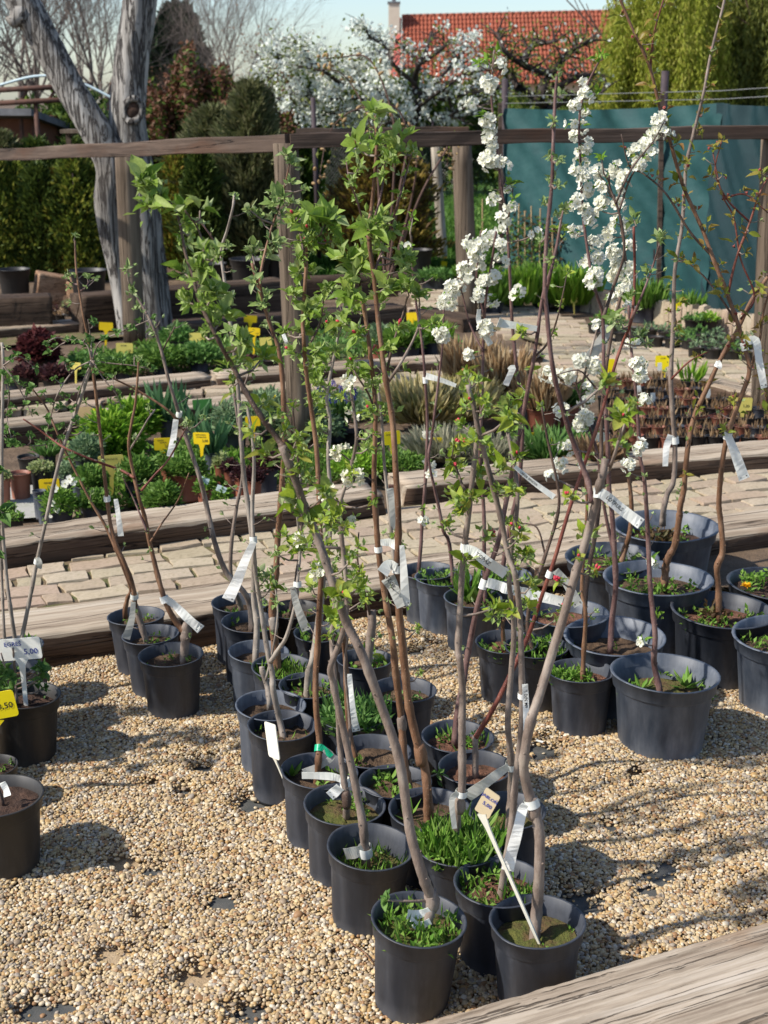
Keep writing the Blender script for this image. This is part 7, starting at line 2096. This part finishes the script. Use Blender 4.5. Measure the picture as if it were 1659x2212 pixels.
for (x, y, w, h, yb, m, lb, ln) in SG:
    sign(x, y, w, h, yb, lb, m, tilt=U(-.09, .09) if w > 0 else 0, yaw=U(-.3, .3), lines=[l for l in ln if l[0]], stakew=.16)
sign(180, 890, 40, 22, 975, 'tan sign on a thin stake left of a yellow one', 'tan', tilt=.05, stakew=.09)
sign(437, 873, 42, 22, 915, 'green plastic sign above the iris pots', 'green_sign', tilt=.08, stakew=.12)
sign(144, 1112, 34, 22, 1124, 'beige sign lying low behind the sleeper', 'beige_sign', tilt=.5, stakew=.12)

# ------------------------------------------------------------------ pots and plants in the beds
def foliage(th, P, R, H, kind, n, mat, L, Wd, seed, name='foliage'):
    rg = np.random.default_rng(seed)
    a = rg.uniform(0, 2 * pi, n); q = R * np.sqrt(rg.random(n))
    base = np.stack([P.x + q * np.cos(a), P.y + q * np.sin(a), np.full(n, P.z)], 1)
    if kind == 'mound':
        v = rg.random(n)
        base[:, 2] += H * v * np.sqrt(np.clip(1 - (q / R) ** 2 * .8, 0, 1))
        D = np.stack([np.cos(a) * q / R, np.sin(a) * q / R, np.full(n, .55)], 1) + rg.normal(0, .4, (n, 3))
        N = rg.normal(0, .5, (n, 3)) + [0, 0, 1]
        Ls = L * rg.uniform(.6, 1.2, n)
    elif kind == 'blade':
        D = np.stack([np.cos(a) * .35, np.sin(a) * .35, np.ones(n)], 1) + rg.normal(0, .13, (n, 3))
        N = rg.normal(0, 1, (n, 3)); Ls = H * rg.uniform(.55, 1.1, n)
    elif kind == 'grass':
        D = np.stack([np.cos(a) * .8, np.sin(a) * .8, np.ones(n)], 1) + rg.normal(0, .3, (n, 3))
        N = rg.normal(0, 1, (n, 3)); Ls = H * rg.uniform(.5, 1.15, n)
    else:
        D = rg.normal(0, .25, (n, 3)) + [0, 0, 1]; N = rg.normal(0, 1, (n, 3)); Ls = H * rg.uniform(.5, 1.1, n)
    return leafcloud(name, base, D, N, Ls, Wd, M[mat], th, .12)

def bed_pot(x, y, w, hpx, mat, label, cat_='potted plant', zr=.10, group=None, soil='soil_dark'):
    C = at_z(x, y, ZP + zr); R = w / 2 * mpp(C); zr_ = zr
    th = empty('potted_plant' if cat_ == 'potted plant' else 'flower_pot', (C.x, C.y, ZP - .04)); tag(th, label, cat_, group)
    mb = MB(); mb.lathe(pot_profile(R, zr_ + .035), 20, (C.x, C.y, ZP - .035), rot=Matrix.Rotation(U(-.05, .05), 3, 'X')); mb.build('pot', M[mat], th, True)
    V = [C + Vector((0, 0, -zr_ * .12))] + [C + Vector((R * .9 * cos(t), R * .9 * sin(t), -zr_ * .14)) for t in np.linspace(0, 2 * pi, 14, endpoint=False)]
    mesh_obj('soil', V, [[0, 1 + j, 1 + (j + 1) % 14] for j in range(14)], M[soil], th)
    return th, C + Vector((0, 0, -zr_ * .14)), R, C
BP = [ # x, y, w, pot, foliage kind, mat, n, heightpx, leaf len px, leaf width px, label
 (42, 1021, 48, 'terracotta', None, None, 0, 0, 0, 0, 'terracotta pot with bare soil on the concrete slab'), (2, 1032, 40, 'terracotta', 'mound', 'sedum', 200, 26, 10, 6, 'terracotta pot of pale stonecrop at the left edge'),
 (88, 1012, 48, 'pot_black', 'mound', 'sedum', 320, 22, 9, 6, 'black pot topped with yellow green stonecrop'), (62, 985, 48, 'pot_black', None, None, 0, 0, 0, 0, 'empty black pot behind the stonecrops'), (106, 978, 28, 'pot', 'grass', 'weed_soft', 160, 36, 0, 3, 'small black pot with a green tuft'),
 (144, 1022, 34, 'pot', 'mound', 'sage', 220, 30, 12, 7, 'black pot with pale grey green leaves'), (166, 1028, 24, 'pot_blue', 'mound', 'weed', 60, 10, 8, 5, 'little blue grey pot beside the tilted sign'), (84, 1060, 30, 'pot_blue', None, None, 0, 0, 0, 0, 'grey pot left of the tilted yellow sign'), (93, 1076, 30, 'pot_blue', 'mound', 'weed', 40, 8, 8, 5, 'grey pot just below the tilted yellow sign'),
 (10, 1093, 46, 'pot_black', 'mound', 'weed', 200, 14, 8, 4, 'low black pot of moss at the left edge'), (27, 1116, 46, 'pot_black', 'mound', 'weed', 260, 18, 8, 4, 'low black pot of reddish green moss by the sleeper'),
 (128, 1100, 60, 'pot', 'mound', 'weed', 420, 52, 18, 6, 'pot of white pansies behind the sleeper'), (195, 1045, 66, 'pot', 'mound', 'mound', 620, 46, 14, 8, 'dense dark green cushion plant behind the slim label'), (205, 1090, 60, 'pot', 'mound', 'mound', 560, 40, 14, 8, 'dark green cushion plant against the sleeper'),
 (240, 985, 120, 'pot', 'mound', 'lime', 1500, 96, 30, 9, 'broad lime green leafy clump in the herb bed'), (290, 935, 90, 'pot', 'mound', 'lime', 900, 70, 30, 9, 'lime green clump under the sleeper edge'), (190, 985, 60, 'pot', 'mound', 'sage', 400, 50, 18, 9, 'pale grey green bush beside the lime clump'),
 (362, 906, 40, 'pot_blue', 'blade', 'iris', 46, 92, 0, 9, 'iris fan in a grey pot left of the green sign'), (458, 976, 36, 'pot_blue', 'blade', 'iris', 46, 96, 0, 8, 'blue green iris fan right of the green sign'), (420, 920, 40, 'pot', 'blade', 'iris', 36, 70, 0, 7, 'iris fan just below the green sign'),
 (375, 1003, 62, 'terracotta', 'mound', 'mound', 460, 40, 16, 8, 'terracotta pot of green herb behind a larger one'), (402, 1020, 74, 'terracotta', 'mound', 'mound', 620, 44, 16, 8, 'largest terracotta pot with dark green herb'), (443, 1056, 36, 'terracotta', 'mound', 'weed', 130, 30, 14, 9, 'small terracotta pot with a blue label by the sleeper'),
 (478, 1000, 32, 'terracotta', 'mound', 'sedum', 200, 30, 10, 7, 'terracotta pot with yellowish succulent'), (497, 1015, 30, 'terracotta', 'mound', 'purple_leaf', 200, 30, 12, 7, 'terracotta pot with purplish succulent'), (521, 1031, 30, 'terracotta', 'mound', 'purple_leaf', 220, 30, 12, 7, 'terracotta pot of dark purple leaves near the grey stem'), (549, 1036, 34, 'terracotta', 'mound', 'purple_leaf', 260, 34, 12, 7, 'terracotta pot of purple leaves against the sleeper'), (572, 1010, 60, 'pot', 'mound', 'purple_leaf', 500, 50, 12, 7, 'dark purple leafy mass left of the rail post'),
 (349, 1086, 72, 'pot_blue', 'mound', 'mound', 640, 50, 18, 9, 'grey pot of fresh green leaves against the sleeper'), (480, 1075, 34, 'pot', 'mound', 'weed', 140, 28, 14, 9, 'pot of small rosettes with printed labels by the sleeper'), (320, 1060, 26, 'terracotta', 'mound', 'mound', 100, 20, 12, 6, 'narrow terracotta pot behind the grey herb pot'),
 (300, 1030, 70, 'pot', 'mound', 'mound', 520, 46, 20, 9, 'mid green leafy plant between the two yellow signs'), (580, 930, 100, 'pot', 'mound', 'sage', 1000, 90, 20, 7, 'large grey green sage bush left of the rail post'), (500, 930, 70, 'pot', 'mound', 'sage', 620, 70, 18, 7, 'grey green sage beside the iris pots'), (690, 940, 90, 'pot', 'mound', 'sage', 700, 60, 16, 8, 'sage green leaves right of the rail post'),
 (728, 900, 60, 'pot', 'blade', 'mound', 120, 50, 0, 4, 'grape hyacinths with blue flower spikes'), (766, 930, 88, 'pot_black', 'mound', 'weed', 8, 14, 16, 6, 'wide black bowl of bare soil behind the pear stem'), (780, 1010, 120, 'pot', 'mound', 'lime', 900, 24, 16, 7, 'low bright green carpet plant behind the sleeper'), (870, 1005, 110, 'pot', 'mound', 'mound', 900, 24, 14, 7, 'low green carpet plant around the yellow sign'),
 (920, 905, 110, 'pot', 'grass', 'straw', 1500, 96, 0, 2.2, 'large clump of straw coloured grass'), (1000, 900, 90, 'pot', 'grass', 'straw', 1000, 90, 0, 2.2, 'straw grass clump left of the blossom stems'), (960, 985, 110, 'pot', 'grass', 'bluegrass', 1500, 66, 0, 2, 'blue grey fescue clump behind the sleeper'), (1060, 990, 90, 'pot', 'grass', 'bluegrass', 1000, 56, 0, 2, 'second fescue clump behind the middle stems'),
 (1010, 830, 60, 'terracotta', 'blade', 'rust', 420, 110, 0, 2.4, 'rusty upright grass left of the blossom stems'), (1090, 850, 70, 'terracotta', 'blade', 'rust', 420, 110, 0, 2.4, 'rusty upright grass behind the blossom stems'), (1170, 880, 70, 'terracotta', 'blade', 'rust', 420, 90, 0, 2.4, 'rusty upright grass in a terracotta pot'), (1225, 870, 60, 'terracotta', 'grass', 'weed_soft', 400, 60, 0, 3, 'green grass in a terracotta pot behind the white plum'),
 (1190, 985, 110, 'pot', 'grass', 'weed_soft', 1000, 66, 0, 2.4, 'fine green grass clump behind the sleeper on the right'), (1290, 985, 80, 'pot', 'grass', 'dry', 700, 50, 0, 2.4, 'dry brown grass clump before the dormant pots'),
 # bed beyond the cross path
 (85, 775, 78, 'pot_black', 'mound', 'heuchera', 620, 66, 20, 16, 'dark red coral bells in a black pot'), (120, 815, 60, 'pot_black', 'mound', 'purple_leaf', 300, 30, 16, 12, 'low brown leaved plant before the dark red one'), (60, 812, 50, 'pot_black', 'mound', 'purple_leaf', 240, 26, 16, 12, 'low brown leaved plant at the bed front'), (30, 820, 90, 'pot', 'mound', 'mound', 600, 20, 9, 4, 'mossy green cushion at the far left of the rear bed'),
 (190, 790, 90, 'pot', 'mound', 'weed_soft', 700, 30, 12, 7, 'fresh green cushion left of the round post foot'), (260, 800, 100, 'pot', 'mound', 'mound', 900, 34, 14, 8, 'green carpet plant at the round post foot'), (350, 785, 110, 'pot', 'mound', 'mound', 1000, 40, 14, 8, 'wide green carpet plant right of the round post'), (430, 780, 90, 'pot', 'mound', 'weed_soft', 800, 40, 14, 8, 'green carpet plant below the pale yellow sign'), (380, 735, 60, 'pot', 'mound', 'weed_soft', 300, 34, 16, 8, 'taller green plant at the walnut foot'),
 (540, 778, 36, 'pot_black', 'mound', 'purple_leaf', 100, 12, 12, 8, 'black pot under the group of yellow signs'), (585, 776, 36, 'pot_black', None, None, 0, 0, 0, 0, 'black pot left of the rail post, bare soil'), (640, 790, 50, 'pot', 'mound', 'weed_soft', 400, 34, 14, 8, 'green plant hidden behind apple leaves'), (870, 745, 80, 'pot', 'mound', 'weed', 620, 44, 20, 9, 'bright leafy plant in the rear bed by the path bend'), (820, 740, 60, 'terracotta', 'mound', 'sage', 360, 40, 16, 8, 'terracotta pot of pale leaves in the rear bed'), (930, 735, 70, 'pot', 'blade', 'lime', 240, 46, 0, 6, 'bright green strappy plant by the path bend'),
 (940, 600, 70, 'pot', 'mound', 'weed_soft', 360, 22, 12, 7, 'low green plants at the foot of the pale stake'), (1000, 595, 50, 'pot', 'mound', 'weed', 260, 22, 12, 7, 'small green plants beside the grey post'),
 (1110, 655, 90, 'pot', 'blade', 'lime', 420, 80, 0, 7, 'lush iris leaves left of the white plum'), (1170, 650, 90, 'pot', 'blade', 'weed', 420, 86, 0, 7, 'lush iris leaves in front of the teal net'), (1235, 655, 90, 'pot', 'blade', 'lime', 420, 84, 0, 7, 'lush iris leaves behind the white plum stem'), (1060, 650, 60, 'pot', 'blade', 'weed', 240, 66, 0, 7, 'iris leaves beside the grey post'), (1390, 662, 70, 'pot', 'blade', 'weed', 260, 62, 0, 6, 'iris leaves right of the white plum by the net'), (1490, 672, 50, 'pot', 'blade', 'weed', 120, 48, 0, 6, 'iris leaves near the upright brick edging'),
 (1315, 690, 40, 'pot_black', 'mound', 'lime', 200, 22, 10, 7, 'black pot with lime tuft at the path edge'), (1500, 690, 44, 'pot_black', 'mound', 'weed_soft', 100, 18, 10, 7, 'wide black pot in front of the brick edging'), (1530, 690, 40, 'pot_black', 'mound', 'lime', 140, 18, 10, 7, 'black pot with fresh lime leaves near the edging')]
random.seed(9)
for i, (x, y, w, pm, kd, m, n, hp, Lp, Wp, lb) in enumerate(BP):
    small = w <= 80
    th, S, R, C = bed_pot(x, y, w if small else w * .5, hp, pm, lb, zr=.10 if small else .04)
    if kd:
        k = mpp(C)
        foliage(th, S, R * 1.02 if small else w / 2 * k, hp * k, kd, n, m, (Lp or 1) * k, Wp * k, i)
    if 'pansies' in lb:
        for (fx, fy) in [(118, 1055), (140, 1045), (158, 1040), (122, 1100), (112, 1085), (150, 1035), (108, 1110)]:
            q = at_Y(fx, fy, C.y - .05)
            for e in range(1):
                inst('flower', FLOWER['plum'][0], q, Vector((U(-.3, .3), -1, .3)).to_track_quat('Z', 'Y'), 9 * mpp(q), th)
    if 'hyacinths' in lb:
        mbm = 34
        for e in range(mbm):
            q = C + Vector((U(-1.1, 1.1) * R * 1.3, U(-.6, .6) * R, U(.05, .17)))
            n_ = 26
            leafcloud('flower_spike', np.tile(np.array(q), (n_, 1)) + np.stack([np.zeros(n_), np.zeros(n_), np.linspace(0, .035, n_)], 1), rdir(n_), rdir(n_), .011, .008, M['muscari'], th, kind=None)
    if 'printed labels' in lb or 'blue label' in lb:
        mb = MB(); mb.box(C + Vector((.0, -.02, .045)), (.022, .001, .014), Matrix.Rotation(.4, 3, 'Y')); mb.build('label', M['pipe'], th)

# ground cover filling the beds between the pots
def carpet(name, poly, n, mat, L, h, label):
    P = [at_z(x, y, ZP) for x, y in poly]
    xy = [(p.x, p.y) for p in P]
    xs, ys = [q[0] for q in xy], [q[1] for q in xy]
    C = np.stack([RNG.uniform(min(xs), max(xs), n), RNG.uniform(min(ys), max(ys), n), np.full(n, ZP - .04)], 1)
    lump = .5 + .5 * np.sin(C[:, 0] * 9 + 1) * np.sin(C[:, 1] * 8)
    ok = np.array([inpoly(p[0], p[1], xy) for p in C]) & (RNG.random(n) < .25 + .75 * lump)
    C = C[ok]; lump = lump[ok]; n = len(C)
    C[:, 2] += RNG.random(n) * h * (.4 + .8 * lump)
    o = leafcloud(name, C, rdir(n, .9), rdir(n, 1.2), L * RNG.uniform(.6, 1.3, n), L * .42, M[mat])
    tag(o, label, None, None, 'stuff')
carpet('groundcover', [(140, 812), (455, 792), (640, 775), (640, 740), (380, 738), (300, 750), (140, 770)], 9000, 'mound', .045, .09, 'mixed green ground cover in the bed beyond the cross path')
carpet('groundcover', [(480, 790), (1000, 748), (960, 712), (700, 722), (480, 750)], 8000, 'weed_soft', .05, .09, 'green ground cover behind the long crossing sleeper')
carpet('groundcover', [(610, 1040), (900, 1010), (1000, 1000), (960, 955), (620, 985)], 7000, 'mound', .035, .06, 'low green ground cover behind the front sleeper')
carpet('groundcover', [(140, 1105), (600, 1045), (600, 960), (140, 985)], 8000, 'weed', .045, .10, 'green foliage filling gaps between the herb pots')
carpet('groundcover', [(560, 900), (860, 900), (860, 860), (560, 870)], 3500, 'sage', .05, .10, 'grey green foliage around the grape hyacinths')

# trays of dormant pots right, and of small pots beyond the path
dl_ = 'small pot with clipped dry stems in the tray bed by the right post'
cnt = 0
for r in range(7):
    y = 818 + r * 20.5
    for c in range(11):
        x = 1318 + c * 35 + (r % 2) * 17 - r * 3
        lim_y = 800 + (x - 1440) * .24 if x > 1440 else 800
        if x > 1690 or y < lim_y + 18 or y > 985 - (x - 1320) * .085: continue
        pm = random.choice(['pot_black', 'pot_black', 'pot', 'terracotta'])
        row = ('back row', 'back row', 'second rows', 'middle rows', 'middle rows', 'front rows', 'front rows')[r]
        side = 'near the right post' if x > 1545 else ('behind the leaning cherry stems' if x > 1430 else 'behind the white plum stems')
        dl_ = 'small %s pot of dry stems, %s, %s' % ({'pot_black': 'black', 'pot': 'charcoal', 'terracotta': 'terracotta'}[pm], row, side)
        th, S, R, C = bed_pot(x + U(-3, 3), y + U(-2, 2), 37, 0, pm, dl_, 'flower pot', .09, 'tray of dormant pots')
        k = mpp(C)
        foliage(th, S, R * .7, 26 * k, 'stick', 14, 'dry', 0, 3.2 * k, cnt, 'dry_stems')
        cnt += 1
for (x, y, lb) in [(1380, 842, 'white plant label in the dormant pots near the back'), (1410, 858, 'blue and white plant label among dormant pots'), (1530, 850, 'pale blue plant label in the dormant pots'), (1425, 792, 'round white label behind the dormant pots')]:
    C = at_z(x, y + 22, ZP + .06); q = at_Y(x, y, C.y)
    mb = MB(); mb.box(q, (.014, .001, .026), Matrix.Rotation(U(-.2, .2), 3, 'Y')); tag(mb.build('plant_label', M['white']), lb, 'label')
th, S, R, C = bed_pot(1490, 822, 40, 0, 'pot_black', 'pot of fresh green blades behind the dormant pots', 'potted plant', .09); foliage(th, S, R, 56 * mpp(C), 'blade', 30, 'lime', 0, 3.5 * mpp(C), 5)
sl_ = 'small black square pot with green sprigs in the tray by the brick edging'
cnt = 0
for r in range(5):
    for c in range(12):
        x = 1290 + c * 37 + r * 16; y = 700 + r * 15 + c * 3.6
        if x > 1700 or y > 715 + (x - 1235) * .125 : continue
        sl_ = 'small black pot of green sprigs, %s, %s' % (('row nearest the bricks', 'second row', 'third row', 'fourth row', 'row nearest the path')[r], 'behind the pale cherry stem' if x < 1470 else ('left of the cherry fork' if x < 1590 else 'by the right edge'))
        th, S, R, C = bed_pot(x + U(-3, 3), y + U(-1, 1), 38, 0, 'pot_black', sl_, 'flower pot', .08, 'tray of small black pots')
        k = mpp(C)
        if random.random() < .8: foliage(th, S, R * .7, 20 * k, 'mound', 40, 'sage' if random.random() < .6 else 'weed_soft', 11 * k, 5 * k, cnt)
        cnt += 1
# far left bed: small pots and plug trays
for i in range(26):
    x = -10 + i * 17.5; y = 664 + (i % 3) * 9 - i * .35
    th, S, R, C = bed_pot(x, y, 22, 0, 'pot_black', 'tiny potted seedling by the low dark wall, ' + ('left of the sawn blocks' if x < 80 else 'under the sawn blocks' if x < 190 else 'left of the walnut foot' if x < 290 else 'right of the walnut foot'), 'flower pot', .06, 'seedling pots by the low wall')
    k = mpp(C); foliage(th, S, R * 1.3, 14 * k, 'mound', 46, random.choice(['weed', 'sedum', 'purple_leaf', 'dry']), 8 * k, 5 * k, 300 + i)
# black tubs under the conifers
for i, (x, y, w, lb) in enumerate([(30, 588, 70, 'black tub under the thujas at the left edge'), (190, 590, 80, 'black tub under the thujas left of the walnut'), (540, 565, 90, 'square black tub under the tall juniper'), (455, 575, 70, 'black tub behind the leafy apple top'), (590, 560, 60, 'black tub left of the rail post'), (905, 545, 60, 'black tub beside the golden conifer')]):
    C = at_z(x, y, ZP + .3); R = w / 2 * mpp(C)
    th = empty('tub', (C.x, C.y, ZP)); mb = MB(); mb.lathe(pot_profile(R, .33), 20, (C.x, C.y, ZP)); mb.build('pot', M['pot_black'], th, True)
    mb = MB(); mb.lathe([(0, .28), (R * .9, .28)], 16, (C.x, C.y, ZP)); mb.build('soil', M['soil_dark'], th); tag(th, lb, 'tub')
# row of bamboo canes with climbers before the net
for i, (x, yt, yb) in enumerate([(1100, 450, 600), (1118, 440, 602), (1135, 455, 604), (1150, 445, 604), (1165, 450, 606), (1195, 470, 608), (1042, 430, 596)]):
    B = at_z(x, yb, ZP); T = at_Y(x + U(-4, 4), yt, B.y)
    th = empty('climber_cane', B); mb = MB(); mb.tube([B, T], .008, 5); mb.build('cane', M['cane'], th)
    n = 130; u = RNG.random(n)
    C = np.array(B)[None] + (np.array(T) - np.array(B))[None] * u[:, None] * .85 + RNG.normal(0, .05, (n, 3))
    leafcloud('foliage', C, rdir(n), rdir(n), .05, .03, M['browning' if i % 2 else 'mound'], th)
    tag(th, 'leafy climber on a bamboo cane between the grey post and the white plum' if x > 1060 else 'single bamboo cane right of the grey post', 'cane', 'canes before the net' if x > 1060 else None)

# catkin twigs hanging in front of the blossom tree: dry pods on thin arching shoots
random.seed(17)
def pods():
    B = at_z(930, 620, ZP)
    Y = 9.5
    th = empty('pod_shrub', Vector((at_Y(830, 500, Y).x, Y, ZP)))
    arcs = [[(832, 610), (820, 450), (812, 330), (790, 240), (740, 160), (680, 150)], [(834, 610), (850, 400), (850, 260), (800, 130), (730, 125), (700, 128)], [(836, 610), (862, 420), (880, 300), (850, 230), (760, 240), (710, 290), (690, 380)], [(838, 610), (880, 470), (900, 350), (880, 280), (860, 250)], [(840, 610), (905, 430), (960, 330), (975, 300), (965, 360)]]
    mb = MB(); P_ = []
    for l in arcs:
        P = [at_Y(x, y, Y + d) for x, y, d in cat([(x, y, U(-.1, .1)) for x, y in l], 7)]
        mb.tube(P, [.010 * (1 - .75 * i / len(P)) for i in range(len(P))], 5, cap=False); P_ += P[len(P) // 2:]
    mb.build('shoots', M['tw_brown'], th, True)
    pm = ell_mesh('seed_pod', 'pod', [(.05, -1), (.42, -.5), (.55, 0), (.4, .6), (.05, 1.1)], 6)
    for i in range(90):
        q = random.choice(P_) + Vector((U(-.05, .05), U(-.05, .05), U(-.06, .04)))
        inst('seed_pod', pm, q, rvec().to_track_quat('Z', 'Y'), U(.014, .024), th)
    n = 60; C = np.array([tuple(random.choice(P_)) for i in range(n)]) + RNG.normal(0, .03, (n, 3)); leafcloud('young_leaves', C, rdir(n), rdir(n), .04, .022, M['youngleaf'], th)
    tag(th, 'arching shrub with dry tan seed pods in front of the white blossom tree', 'shrub')
pods()
# loose things on the gravel: twigs, a white scrap
for (a, b, c, lb, w) in [((750, 2030), (790, 2060), (810, 2085), 'dry bent twig on the gravel beside the front pot', 4), ((1240, 1602), (1262, 1588), (1282, 1572), 'small brown twig on the gravel before the large tub', 5), ((1190, 1890), (1205, 1870), (1217, 1855), 'short grey twig sticking out beside the front right stem', 4)]:
    mb = MB(); zz = .03 if w != 4.5 else .2
    mb.tube([at_z(*a, zz), at_z(*b, zz + .006), at_z(*c, zz)], [w / 2 * .001, w / 2 * .001, .001], 6)
    tag(mb.build('twig', M['bk_brown'], None, True), lb, 'twig')
q = at_z(1166, 1601, .03); mb = MB(); mb.box(q, (.012, .004, .0012), Matrix.Rotation(-.6, 3, 'Z')); tag(mb.build('plastic_scrap', M['white']), 'white plastic scrap lying on the gravel', 'scrap')
for ob in bpy.data.objects:
    if ob.type == 'MESH' and ob.parent is None and 'label' not in ob.keys() and ob.name not in ('camera',): print('NOLABEL', ob.name)
print('objects', len(bpy.data.objects), 'tris', sum(len(m.polygons) for m in bpy.data.meshes))
